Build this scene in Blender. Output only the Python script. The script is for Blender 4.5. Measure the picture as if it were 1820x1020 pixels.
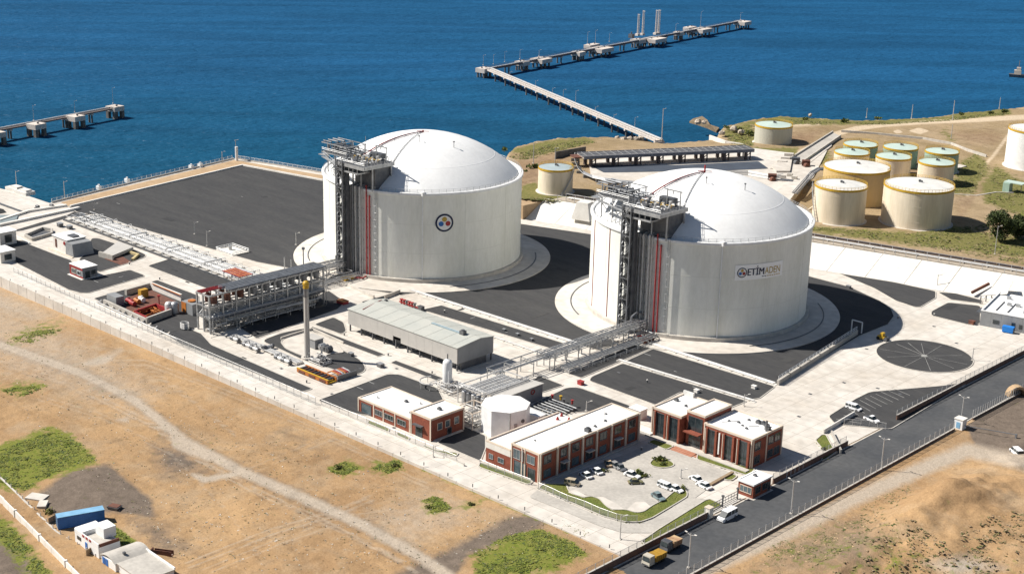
import bpy, math, random
import numpy as np
from mathutils import Vector, Matrix
random.seed(7); rng = np.random.default_rng(7)
for o in list(bpy.data.objects): bpy.data.objects.remove(o)
S = bpy.context.scene
COL = S.collection
# ------------------------------------------------------------------ camera
# plan frame: x runs along the plant's long side, y towards the sea, z up, metres,
# origin under the second LNG tank
F, PITCH, ROLL, CAMH = 2611.2, math.radians(17.44985), math.radians(1.37017), 164.709
AA = math.radians(-43.43002)
OX, OY = 66.8342, 506.5424
EA = np.array([math.cos(AA), math.sin(AA)]); EB = np.array([-math.sin(AA), math.cos(AA)])
def to_plan(v): return np.array([v[0]*EA[0]+v[1]*EA[1], v[0]*EB[0]+v[1]*EB[1], v[2]])
_fw = np.array([0, math.cos(PITCH), -math.sin(PITCH)]); _up = np.array([0, math.sin(PITCH), math.cos(PITCH)])
_rt = np.array([1., 0, 0])
RT = to_plan(_rt*math.cos(ROLL)+_up*math.sin(ROLL)); UP = to_plan(-_rt*math.sin(ROLL)+_up*math.cos(ROLL)); FW = to_plan(_fw)
CAM = to_plan(np.array([-OX, -OY, CAMH]))
cd = bpy.data.cameras.new('camera'); cam = bpy.data.objects.new('camera', cd); COL.objects.link(cam)
cd.sensor_width = 36; cd.lens = F/1820*36; cd.clip_start = 1; cd.clip_end = 20000
mw = Matrix.Identity(4)
for i in range(3): mw[i][0] = RT[i]; mw[i][1] = UP[i]; mw[i][2] = -FW[i]; mw[i][3] = CAM[i]
cam.matrix_world = mw; S.camera = cam
def G(u, v, z=0.0):
    d = FW*F+RT*(u-910)-UP*(v-510); t = (z-CAM[2])/d[2]; p = CAM+d*t
    return (float(p[0]), float(p[1]), z)
def G2(u, v, z=0.0): return G(u, v, z)[:2]
def GP(pts, z=0.0): return [G2(u, v, z) for u, v in pts]
def survey(P):                       # plan points (N,3) -> survey photo coordinates
    P = P-CAM; z = P@FW
    return 910+F*(P@RT)/z, 510-F*(P@UP)/z
# ------------------------------------------------------------------ sky, sun, exposure
SUN_EL = math.radians(46)
sdw = np.array([math.cos(math.radians(9.5)), -math.sin(math.radians(9.5)), 0])     # shadow heading, camera frame
sd = to_plan(sdw)                                                                   # shadow heading in plan
W = bpy.data.worlds.new('World'); S.world = W; W.use_nodes = True
nt = W.node_tree; bg = nt.nodes['Background']; sk = nt.nodes.new('ShaderNodeTexSky')
sk.sky_type = 'NISHITA'; sk.sun_disc = False; sk.sun_elevation = SUN_EL
sk.sun_rotation = math.atan2(-sd[0], -sd[1]); sk.air_density = 1.0; sk.dust_density = 0.4; sk.ozone_density = 1.5
nt.links.new(sk.outputs[0], bg.inputs[0]); bg.inputs[1].default_value = 0.044
ld = bpy.data.lights.new('sun', 'SUN'); ld.energy = 4.6; ld.angle = math.radians(0.53); ld.color = (1, .95, .87)
sun = bpy.data.objects.new('sun', ld); COL.objects.link(sun)
ldir = Vector((sd[0]*math.cos(SUN_EL), sd[1]*math.cos(SUN_EL), -math.sin(SUN_EL)))
sun.rotation_euler = ldir.to_track_quat('-Z', 'Y').to_euler(); sun.location = (0, 0, 300)
S.view_settings.view_transform = 'Standard'; S.view_settings.look = 'None'
S.view_settings.exposure = 0.68; S.view_settings.gamma = 1; S.view_settings.use_curve_mapping = False
S.render.engine = 'CYCLES'
# ------------------------------------------------------------------ materials
MATS = {}
def mat(name, c, c2=None, scale=.3, rough=.8, metal=0, bump=0, bscale=None, detail=4, stretch=None, spec=.3, lo=.35, hi=.65, fine=0):
    if name in MATS: return MATS[name]
    m = bpy.data.materials.new(name); m.use_nodes = True; n = m.node_tree.nodes; l = m.node_tree.links
    b = n['Principled BSDF']; b.inputs['Roughness'].default_value = rough; b.inputs['Metallic'].default_value = metal
    b.inputs['Specular IOR Level'].default_value = spec
    c = (*c, 1)
    if c2 is None: c2 = tuple(x*.82 for x in c[:3])
    c2 = (*c2, 1)
    g = n.new('ShaderNodeNewGeometry'); src = g.outputs['Position']
    if stretch:
        mp = n.new('ShaderNodeMapping'); mp.inputs['Scale'].default_value = stretch; l.new(src, mp.inputs[0]); src = mp.outputs[0]
    t = n.new('ShaderNodeTexNoise'); t.inputs['Scale'].default_value = scale; t.inputs['Detail'].default_value = detail
    t.inputs['Roughness'].default_value = .62; l.new(src, t.inputs['Vector'])
    r = n.new('ShaderNodeMapRange'); r.inputs[1].default_value = lo; r.inputs[2].default_value = hi; l.new(t.outputs[0], r.inputs[0])
    mx = n.new('ShaderNodeMix'); mx.data_type = 'RGBA'; mx.inputs[6].default_value = c; mx.inputs[7].default_value = c2
    l.new(r.outputs[0], mx.inputs[0]); out = mx.outputs[2]
    if fine:
        t2 = n.new('ShaderNodeTexNoise'); t2.inputs['Scale'].default_value = scale*9; t2.inputs['Detail'].default_value = 3
        l.new(src, t2.inputs['Vector'])
        r2 = n.new('ShaderNodeMapRange'); r2.inputs[1].default_value = .3; r2.inputs[2].default_value = .7
        r2.inputs[3].default_value = 1-fine; r2.inputs[4].default_value = 1+fine; l.new(t2.outputs[0], r2.inputs[0])
        mm = n.new('ShaderNodeVectorMath'); mm.operation = 'SCALE'; l.new(out, mm.inputs[0]); l.new(r2.outputs[0], mm.inputs['Scale']); out = mm.outputs[0]
    l.new(out, b.inputs['Base Color'])
    if bump:
        tb = n.new('ShaderNodeTexNoise'); tb.inputs['Scale'].default_value = bscale or scale*6; tb.inputs['Detail'].default_value = 3
        l.new(src, tb.inputs['Vector'])
        bp = n.new('ShaderNodeBump'); bp.inputs['Strength'].default_value = bump; bp.inputs['Distance'].default_value = .3
        l.new(tb.outputs[0], bp.inputs['Height']); l.new(bp.outputs[0], b.inputs['Normal'])
    MATS[name] = m; return m
CONC = mat('pale_concrete', (.585, .55, .50), (.47, .42, .36), .035, .9, fine=.12, detail=9, lo=.38, hi=.72)
CONC2 = mat('grey_concrete', (.46, .43, .385), (.37, .345, .31), .12, .9, fine=.1)
CONCW = mat('white_concrete', (.74, .71, .66), (.62, .59, .54), .12, .85, fine=.05)
ASPH = mat('asphalt', (.042, .042, .044), (.062, .061, .060), .35, .92, fine=.16, detail=8, lo=.35, hi=.75, stretch=(.1, .55, 1))
ASPHR = mat('road_asphalt', (.06, .063, .068), (.085, .086, .088), .08, .85, fine=.12, detail=6)
KERB = mat('kerb_concrete', (.56, .52, .46), (.42, .39, .35), .4, .9)
WHITE = mat('white_paint', (.80, .80, .79), (.70, .70, .69), .5, .5)
ROOFW = mat('white_roof_membrane', (.82, .81, .79), (.72, .70, .67), .25, .8, fine=.04, lo=.45, hi=.8)
TANKW = mat('tank_wall_white', (.80, .795, .735), (.66, .655, .575), .13, .6, stretch=(1, 1, .3), fine=.04, detail=8, lo=.42, hi=.8)
SEAM = mat('weathered_seam', (.66, .655, .595), (.74, .735, .67), .25, .8)
DOME = mat('tank_dome_white', (.83, .825, .81), (.755, .75, .735), .09, .55, fine=.03)
GALV = mat('galvanised_steel', (.47, .475, .475), (.33, .335, .34), .6, .45, .5)
GALVD = mat('dark_steel', (.10, .105, .115), (.17, .17, .175), .5, .5, .4)
PIPEW = mat('pale_insulated_pipe', (.62, .61, .59), (.45, .44, .43), .5, .45, .3)
PIPEG = mat('grey_pipe', (.24, .25, .265), (.15, .155, .165), .6, .45, .4)
RED = mat('red_paint', (.36, .04, .04), (.25, .03, .03), .6, .5)
ORANGE = mat('orange_paint', (.50, .18, .04), (.36, .12, .03), .6, .5)
YELL = mat('yellow_paint', (.58, .36, .03), (.44, .27, .03), .8, .5)
NAVY = mat('navy_paint', (.012, .02, .06), None, 1, .5)
BLUE = mat('blue_paint', (.03, .14, .42), (.025, .11, .33), .4, .5)
BLUEL = mat('pale_blue_paint', (.22, .42, .60), (.17, .34, .50), .5, .6)
GOLD = mat('gold_paint', (.50, .34, .07), None, 1, .5)
BLACK = mat('black_rubber', (.02, .02, .02), None, 1, .8)
BRICK = mat('red_brick', (.26, .078, .046), (.19, .055, .034), .5, .85, fine=.16, bump=.2, bscale=4)
TRIM = mat('cream_trim', (.66, .56, .46), (.56, .47, .38), .4, .85)
GLASS = mat('dark_window_glass', (.014, .020, .024), (.05, .065, .07), .45, .12, spec=.6)
GLASSB = mat('blue_grey_glass', (.10, .14, .16), (.05, .075, .09), .25, .15, spec=.6)
CLAD = mat('grey_cladding', (.50, .475, .44), (.455, .435, .405), .3, .6, .1, fine=.03)
CLADD = mat('dark_grey_cladding', (.28, .285, .29), (.24, .245, .25), .3, .6, .1)
ROOFG = mat('grey_green_roof', (.475, .475, .43), (.425, .435, .40), .15, .6, .1, fine=.03)
CREAM = mat('cream_tank_paint', (.76, .67, .53), (.62, .53, .40), .22, .6, stretch=(1, 1, .12), fine=.05)
CREAMY = mat('weathered_yellow_tank_paint', (.56, .40, .16), (.50, .37, .20), .12, .6, stretch=(1, 1, .3), fine=.05)
MINT = mat('mint_roof_paint', (.47, .56, .50), (.40, .49, .44), .2, .6, fine=.05)
MINTD = mat('mint_tank_paint', (.33, .45, .37), (.28, .38, .32), .2, .6, stretch=(1, 1, .12), fine=.05)
PINKW = mat('weathered_white_roof', (.70, .67, .62), (.54, .54, .52), .2, .7, fine=.06)
RUST = mat('rusty_steel', (.17, .07, .045), (.10, .05, .04), .5, .8, fine=.2)
SANDY = mat('sand_paving', (.44, .31, .185), (.36, .25, .15), .2, .95, bump=.3, bscale=1.5, fine=.1)
GRASS = mat('lawn_grass', (.095, .125, .022), (.155, .155, .04), .25, .95, bump=.6, bscale=3, fine=.3)
LEAF = mat('leaf_green', (.05, .075, .018), (.085, .105, .03), .8, .8)
LEAFD = mat('dark_leaf_green', (.028, .042, .014), (.05, .065, .022), .8, .8)
LEAFY = mat('bright_weed_green', (.13, .165, .022), (.20, .20, .045), .4, .9)
DRYG = mat('dry_scrub', (.15, .135, .055), (.22, .18, .09), .4, .95)
BARK = mat('bark', (.12, .08, .05), None, 2, .9)
ROCK = mat('pale_rock', (.50, .43, .35), (.36, .30, .24), .6, .95, fine=.15)
WOOD = mat('weathered_timber', (.30, .22, .14), None, 1, .9)
TEALC = mat('grey_teal_car_paint', (.20, .26, .27), None, 1, .3)
SILVER = mat('silver_car_paint', (.5, .5, .5), None, 1, .3, .4)
CARW = mat('white_car_paint', (.8, .8, .8), (.78, .78, .78), 1, .3)
PIER = mat('jetty_concrete', (.62, .55, .49), (.50, .44, .39), .15, .9, fine=.08)
PIERD = mat('wet_pile', (.10, .095, .09), (.2, .18, .16), .3, .8, stretch=(1, 1, .5))
BOARD = mat('board_white', (.92, .92, .91), (.88, .88, .88), 1, .4)
BROCK = mat('brown_shore_rock', (.24, .18, .11), (.15, .11, .07), .5, .95, fine=.2)
def alpha_mat(name, c, a):
    m = bpy.data.materials.new(name); m.use_nodes = True; n = m.node_tree.nodes; l = m.node_tree.links
    b = n['Principled BSDF']; b.inputs['Base Color'].default_value = (*c, 1); b.inputs['Roughness'].default_value = .6
    t = n.new('ShaderNodeBsdfTransparent'); x = n.new('ShaderNodeMixShader'); x.inputs[0].default_value = a
    l.new(t.outputs[0], x.inputs[1]); l.new(b.outputs[0], x.inputs[2]); l.new(x.outputs[0], n['Material Output'].inputs[0])
    return m
NET = alpha_mat('wire_netting', (.45, .46, .46), .22)
GRATE = alpha_mat('steel_grating', (.16, .165, .17), .72)
def sea_mat():
    m = bpy.data.materials.new('sea_water'); m.use_nodes = True; n = m.node_tree.nodes; l = m.node_tree.links
    b = n['Principled BSDF']; b.inputs['IOR'].default_value = 1.33; b.inputs['Roughness'].default_value = .32
    b.inputs['Specular IOR Level'].default_value = .06
    g = n.new('ShaderNodeNewGeometry')
    # shallower, greener water close to the shore
    sx = n.new('ShaderNodeVectorMath'); sx.operation = 'DOT_PRODUCT'; l.new(g.outputs['Position'], sx.inputs[0]); sx.inputs[1].default_value = tuple(to_plan(np.array([0, 1., 0])))
    r = n.new('ShaderNodeMapRange'); r.inputs[1].default_value = 60; r.inputs[2].default_value = 560; l.new(sx.outputs['Value'], r.inputs[0])
    tn = n.new('ShaderNodeTexNoise'); tn.inputs['Scale'].default_value = .012; tn.inputs['Detail'].default_value = 4
    mp0 = n.new('ShaderNodeMapping'); mp0.vector_type = 'TEXTURE'; mp0.inputs['Rotation'].default_value = (0, 0, -AA); mp0.inputs['Scale'].default_value = (3, 1, 1)
    l.new(g.outputs['Position'], mp0.inputs[0]); l.new(mp0.outputs[0], tn.inputs['Vector'])
    ad = n.new('ShaderNodeMath'); ad.operation = 'MULTIPLY_ADD'; l.new(tn.outputs[0], ad.inputs[0]); ad.inputs[1].default_value = .5
    l.new(r.outputs[0], ad.inputs[2])
    ad2 = n.new('ShaderNodeMath'); ad2.operation = 'SUBTRACT'; l.new(ad.outputs[0], ad2.inputs[0]); ad2.inputs[1].default_value = .25; ad2.use_clamp = True
    mx = n.new('ShaderNodeMix'); mx.data_type = 'RGBA'; mx.inputs[6].default_value = (.004, .060, .108, 1); mx.inputs[7].default_value = (.011, .076, .172, 1)
    l.new(ad2.outputs[0], mx.inputs[0]); l.new(mx.outputs[2], b.inputs['Base Color'])
    # wind lanes: broad smooth and ruffled streaks
    wl = n.new('ShaderNodeTexNoise'); wl.inputs['Scale'].default_value = 1; wl.inputs['Detail'].default_value = 5; wl.inputs['Distortion'].default_value = .8
    mpw = n.new('ShaderNodeMapping'); mpw.vector_type = 'TEXTURE'; mpw.inputs['Rotation'].default_value = (0, 0, -AA+.1); mpw.inputs['Scale'].default_value = (170, 36, 1); l.new(g.outputs['Position'], mpw.inputs[0]); l.new(mpw.outputs[0], wl.inputs['Vector'])
    wr = n.new('ShaderNodeMapRange'); wr.inputs[1].default_value = .3; wr.inputs[2].default_value = .7; wr.inputs[3].default_value = .80; wr.inputs[4].default_value = 1.14; l.new(wl.outputs[0], wr.inputs[0])
    sc_ = n.new('ShaderNodeVectorMath'); sc_.operation = 'SCALE'; l.new(mx.outputs[2], sc_.inputs[0]); l.new(wr.outputs[0], sc_.inputs['Scale'])
    mp = n.new('ShaderNodeMapping'); mp.vector_type = 'TEXTURE'; mp.inputs['Rotation'].default_value = (0, 0, -AA+.06); mp.inputs['Scale'].default_value = (2.2, 1, 1)
    l.new(g.outputs['Position'], mp.inputs[0])
    h = None
    for sc, w in ((.04, 1.0), (.17, .75), (.45, .4)):
        t = n.new('ShaderNodeTexNoise'); t.inputs['Scale'].default_value = sc; t.inputs['Detail'].default_value = 3; t.inputs['Distortion'].default_value = .4
        l.new(mp.outputs[0], t.inputs['Vector'])
        k = n.new('ShaderNodeMath'); k.operation = 'MULTIPLY_ADD'; l.new(t.outputs[0], k.inputs[0]); k.inputs[1].default_value = w
        if h: l.new(h, k.inputs[2])
        else: k.inputs[2].default_value = 0
        h = k.outputs[0]
    bp = n.new('ShaderNodeBump'); bp.inputs['Strength'].default_value = 1; bp.inputs['Distance'].default_value = 3.0
    l.new(h, bp.inputs['Height'])
    df = n.new('ShaderNodeBsdfDiffuse'); l.new(sc_.outputs[0], df.inputs['Color']); l.new(bp.outputs[0], df.inputs['Normal'])
    gl = n.new('ShaderNodeBsdfGlossy'); gl.inputs['Roughness'].default_value = .4; l.new(bp.outputs[0], gl.inputs['Normal'])
    ms = n.new('ShaderNodeMixShader'); ms.inputs[0].default_value = .03; l.new(df.outputs[0], ms.inputs[1]); l.new(gl.outputs[0], ms.inputs[2]); l.new(ms.outputs[0], n['Material Output'].inputs[0])
    return m
# ------------------------------------------------------------------ mesh builder
WM = {}                                # world matrices of parents, by object name
class MB:
    def __init__(s): s.v = []; s.f = []; s.m = []; s.ms = []
    def mi(s, m):
        if m is None: return 0
        if m not in s.ms: s.ms.append(m)
        return s.ms.index(m)
    def add(s, vs, fs, m=None):
        o = len(s.v); s.v += [tuple(v) for v in vs]; k = s.mi(m)
        for f in fs: s.f.append([i+o for i in f]); s.m.append(k)
    def b3(s, x0, x1, y0, y1, z0, z1, m=None):
        s.add([(x0,y0,z0),(x1,y0,z0),(x1,y1,z0),(x0,y1,z0),(x0,y0,z1),(x1,y0,z1),(x1,y1,z1),(x0,y1,z1)],
              [(0,3,2,1),(4,5,6,7),(0,1,5,4),(1,2,6,5),(2,3,7,6),(3,0,4,7)], m); return s
    def box(s, cx, cy, z0, lx, ly, h, rot=0, m=None, top=1.0):
        c, q = math.cos(rot), math.sin(rot); vs = []
        for z, k in ((z0, 1), (z0+h, top)):
            for x, y in ((-1,-1),(1,-1),(1,1),(-1,1)):
                x = x*lx/2*k; y = y*ly/2*k; vs.append((cx+x*c-y*q, cy+x*q+y*c, z))
        s.add(vs, [(0,3,2,1),(4,5,6,7),(0,1,5,4),(1,2,6,5),(2,3,7,6),(3,0,4,7)], m); return s
    def beam(s, p, q, w, h=None, m=None):
        h = h or w; p = Vector(p); q = Vector(q); d = (q-p)
        if d.length < 1e-6: return s
        d.normalize(); up = Vector((0,0,1)) if abs(d.z) < .95 else Vector((1,0,0))
        r = d.cross(up).normalized()*w/2; u = r.cross(d).normalized()*h/2
        vs = [a+b for a in (p, q) for b in (-r-u, r-u, r+u, -r+u)]
        s.add(vs, [(3,2,1,0),(4,5,6,7),(0,1,5,4),(1,2,6,5),(2,3,7,6),(3,0,4,7)], m); return s
    def cyl(s, p, q, r, n=8, r2=None, m=None, cap=True):
        p = Vector(p); q = Vector(q); d = (q-p).normalized(); up = Vector((0,0,1)) if abs(d.z) < .95 else Vector((1,0,0))
        x = d.cross(up).normalized(); y = x.cross(d).normalized(); r2 = r if r2 is None else r2; vs = []
        for c, k in ((p, r), (q, r2)):
            for i in range(n):
                t = 2*math.pi*i/n; vs.append(c+x*(k*math.cos(t))+y*(k*math.sin(t)))
        fs = [(i, (i+1) % n, n+(i+1) % n, n+i) for i in range(n)]
        fs = [f[::-1] for f in fs]
        if cap: fs += [tuple(range(n)), tuple(range(2*n-1, n-1, -1))]
        s.add(vs, fs, m); return s
    def tube(s, pts, r, n=6, m=None):
        for a, b in zip(pts[:-1], pts[1:]): s.cyl(a, b, r, n, m=m)
        return s
    def prism(s, poly, z0, z1, m=None):
        if sum(a[0]*b[1]-b[0]*a[1] for a, b in zip(poly, poly[1:]+poly[:1])) < 0: poly = poly[::-1]
        n = len(poly); s.add([(x,y,z0) for x,y in poly]+[(x,y,z1) for x,y in poly],
            [tuple(range(n-1,-1,-1)), tuple(range(n,2*n))]+[(i,(i+1)%n,n+(i+1)%n,n+i) for i in range(n)], m); return s
    def sheet(s, poly, z, m=None):
        if sum(a[0]*b[1]-b[0]*a[1] for a, b in zip(poly, poly[1:]+poly[:1])) < 0: poly = poly[::-1]
        s.add([(x,y,z) for x,y in poly], [tuple(range(len(poly)))], m); return s
    def lathe(s, cx, cy, prof, n=32, m=None, a0=0, a1=2*math.pi):
        full = abs(a1-a0-2*math.pi) < 1e-6; k = n if full else n+1; vs = []
        for r, z in prof:
            for i in range(k):
                t = a0+(a1-a0)*i/n; vs.append((cx+r*math.sin(t), cy-r*math.cos(t), z))
        fs = []
        for j in range(len(prof)-1):
            for i in range(n):
                i2 = (i+1) % k; fs.append((j*k+i, j*k+i2, (j+1)*k+i2, (j+1)*k+i))
        s.add(vs, fs, m); return s
    def sphere(s, c, r, n=8, sz=1, m=None):
        k = n//2; s.lathe(c[0], c[1], [(max(1e-3, r*math.sin(math.pi*i/k)), c[2]-r*sz*math.cos(math.pi*i/k)) for i in range(k+1)], n, m); return s
    def strip(s, pts, w, z0, z1, m=None, closed=False):        # thin wall along a polyline
        n = len(pts); rng_ = range(n if closed else n-1)
        for i in rng_:
            a = Vector(pts[i]); b = Vector(pts[(i+1) % n]); d = (b-a)
            if d.length < .01: continue
            d.normalize(); nn = Vector((-d.y, d.x))*w/2; a = a-d*w*.49; b = b+d*w*.49
            s.prism([tuple(a-nn), tuple(b-nn), tuple(b+nn), tuple(a+nn)], z0+.0007*i, z1+.0007*i, m)
        return s
    def build(s, name, m=None, parent=None, smooth=False, local=False):
        me = bpy.data.meshes.new(name); vs = s.v
        if parent is not None and not local:
            iw = WM[parent.name].inverted(); vs = [iw @ Vector(v) for v in vs]
        me.from_pydata(vs, [], s.f)
        mats = s.ms if s.ms else [m]
        if s.ms and m is not None and m not in s.ms: pass
        for x in mats: me.materials.append(x)
        if len(mats) > 1: me.polygons.foreach_set('material_index', s.m)
        if smooth: me.polygons.foreach_set('use_smooth', [True]*len(me.polygons))
        me.update(); o = bpy.data.objects.new(name, me); COL.objects.link(o)
        if parent is not None: o.parent = parent; WM[o.name] = WM[parent.name]
        else: WM[o.name] = Matrix.Identity(4)
        return o
def tag(o, label=None, cat=None, group=None, kind=None):
    if label: o['label'] = label
    if cat: o['category'] = cat
    if group: o['group'] = group
    if kind: o['kind'] = kind
    return o
def thing(name, label, cat, loc=(0, 0, 0), rz=0, group=None):
    o = bpy.data.objects.new(name, None); COL.objects.link(o); o.empty_display_size = .5
    o.location = loc; o.rotation_euler = (0, 0, rz); tag(o, label, cat, group)
    WM[o.name] = Matrix.Translation(Vector(loc)) @ Matrix.Rotation(rz, 4, 'Z'); return o
KIDS = {}
def kids(o):
    return [c for c in bpy.data.objects if c.parent == o]
def copy_tree(root, loc, rz=0, label=None, group=None):
    def rec(o, par):
        c = o.copy(); COL.objects.link(c)
        if par is not None: c.parent = par
        for ch in list(o.children): rec(ch, c)
        return c
    r = rec(root, None); r.location = loc; r.rotation_euler = (0, 0, rz)
    WM[r.name] = Matrix.Translation(Vector(loc)) @ Matrix.Rotation(rz, 4, 'Z')
    if label: r['label'] = label
    if group: r['group'] = group
    return r
def part_copies(proto, parent, locs, rzs=None):                 # alike pieces share the mesh
    iw = WM[parent.name].inverted(); out = []
    for i, p in enumerate(locs):
        o = proto if i == 0 else proto.copy()
        if i: COL.objects.link(o); o.parent = parent
        o.location = iw @ Vector(p)
        if rzs is not None: o.rotation_euler = (0, 0, rzs[i]-parent.rotation_euler.z)
        out.append(o)
    return out
def struct(o): o['kind'] = 'structure'; return o
def lerp(a, b, t): return tuple(x+(y-x)*t for x, y in zip(a, b))
def walk(pts, step):                                            # points every `step` along a polyline, with heading
    out = []; acc = 0
    for a, b in zip(pts[:-1], pts[1:]):
        L = math.dist(a, b); h = math.atan2(b[1]-a[1], b[0]-a[0])
        while acc <= L: out.append((*lerp(a, b, acc/L), h)); acc += step
        acc -= L
    return out
# ------------------------------------------------------------------ sea and ground
SEA_Z = -4.0
def grid_mesh(name, xs, ys, zfun, m, keep=None, attrs=None, smooth=True):
    X, Y = np.meshgrid(xs, ys, indexing='ij'); nx, ny = X.shape
    Z = zfun(X, Y); V = np.stack([X.ravel(), Y.ravel(), Z.ravel()], 1)
    I = np.arange(nx*ny).reshape(nx, ny)
    Q = np.stack([I[:-1, :-1], I[1:, :-1], I[1:, 1:], I[:-1, 1:]], -1).reshape(-1, 4)
    if keep is not None:
        k = keep(X, Y).ravel(); Q = Q[k[Q].any(1)]
        used = np.unique(Q); mp = np.full(nx*ny, -1); mp[used] = np.arange(len(used)); Q = mp[Q]; V = V[used]
    me = bpy.data.meshes.new(name); me.vertices.add(len(V)); me.vertices.foreach_set('co', V.ravel())
    me.loops.add(Q.size); me.loops.foreach_set('vertex_index', Q.ravel().astype(np.int32))
    me.polygons.add(len(Q)); me.polygons.foreach_set('loop_start', np.arange(0, Q.size, 4, dtype=np.int32))
    me.polygons.foreach_set('loop_total', np.full(len(Q), 4, dtype=np.int32))
    me.update(calc_edges=True); me.validate()
    if smooth: me.polygons.foreach_set('use_smooth', [True]*len(me.polygons))
    if attrs:
        C = attrs(V); at = me.color_attributes.new('mask', 'FLOAT_COLOR', 'POINT'); at.data.foreach_set('color', C.astype(np.float32).ravel())
    me.materials.append(m); o = bpy.data.objects.new(name, me); COL.objects.link(o); WM[o.name] = Matrix.Identity(4)
    return o
def seg_d(P, a, b):
    a = np.array(a, float); b = np.array(b, float); d = b-a; t = np.clip(((P-a)@d)/(d@d), 0, 1)
    return np.hypot(*(P-a-t[:, None]*d).T)
def line_d(P, pts): return np.min([seg_d(P, a, b) for a, b in zip(pts[:-1], pts[1:])], 0)
def poly_sd(P, poly):                                           # signed distance, positive inside
    d = line_d(P, poly+poly[:1]); c = np.zeros(len(P), bool)
    for (x0, y0), (x1, y1) in zip(poly, poly[1:]+poly[:1]):
        c ^= ((y0 > P[:, 1]) != (y1 > P[:, 1])) & (P[:, 0] < (x1-x0)*(P[:, 1]-y0)/((y1-y0) or 1e-9)+x0)
    return np.where(c, d, -d)
def sstep(x, a, b): t = np.clip((x-a)/(b-a), 0, 1); return t*t*(3-2*t)
class VN:                                                       # value noise
    def __init__(s, seed): s.t = np.random.default_rng(seed).random((256, 256))
    def __call__(s, x, y, sc):
        x = np.asarray(x)*sc+100; y = np.asarray(y)*sc+100; i = np.floor(x).astype(int); j = np.floor(y).astype(int)
        u = x-i; v = y-j; u = u*u*(3-2*u); v = v*v*(3-2*v); T = s.t; m = 255
        return (T[i & m, j & m]*(1-u)+T[(i+1) & m, j & m]*u)*(1-v)+(T[i & m, (j+1) & m]*(1-u)+T[(i+1) & m, (j+1) & m]*u)*v
VA, VB_, VC = VN(1), VN(2), VN(3)
def fbm(x, y, sc): return VA(x, y, sc)*.5+VB_(x, y, sc*2.1)*.3+VC(x, y, sc*4.3)*.2
sea = MB(); sea.b3(-9000, 9000, -2500, 14000, SEA_Z-8, SEA_Z); struct(sea.build('sea', sea_mat()))

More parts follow.
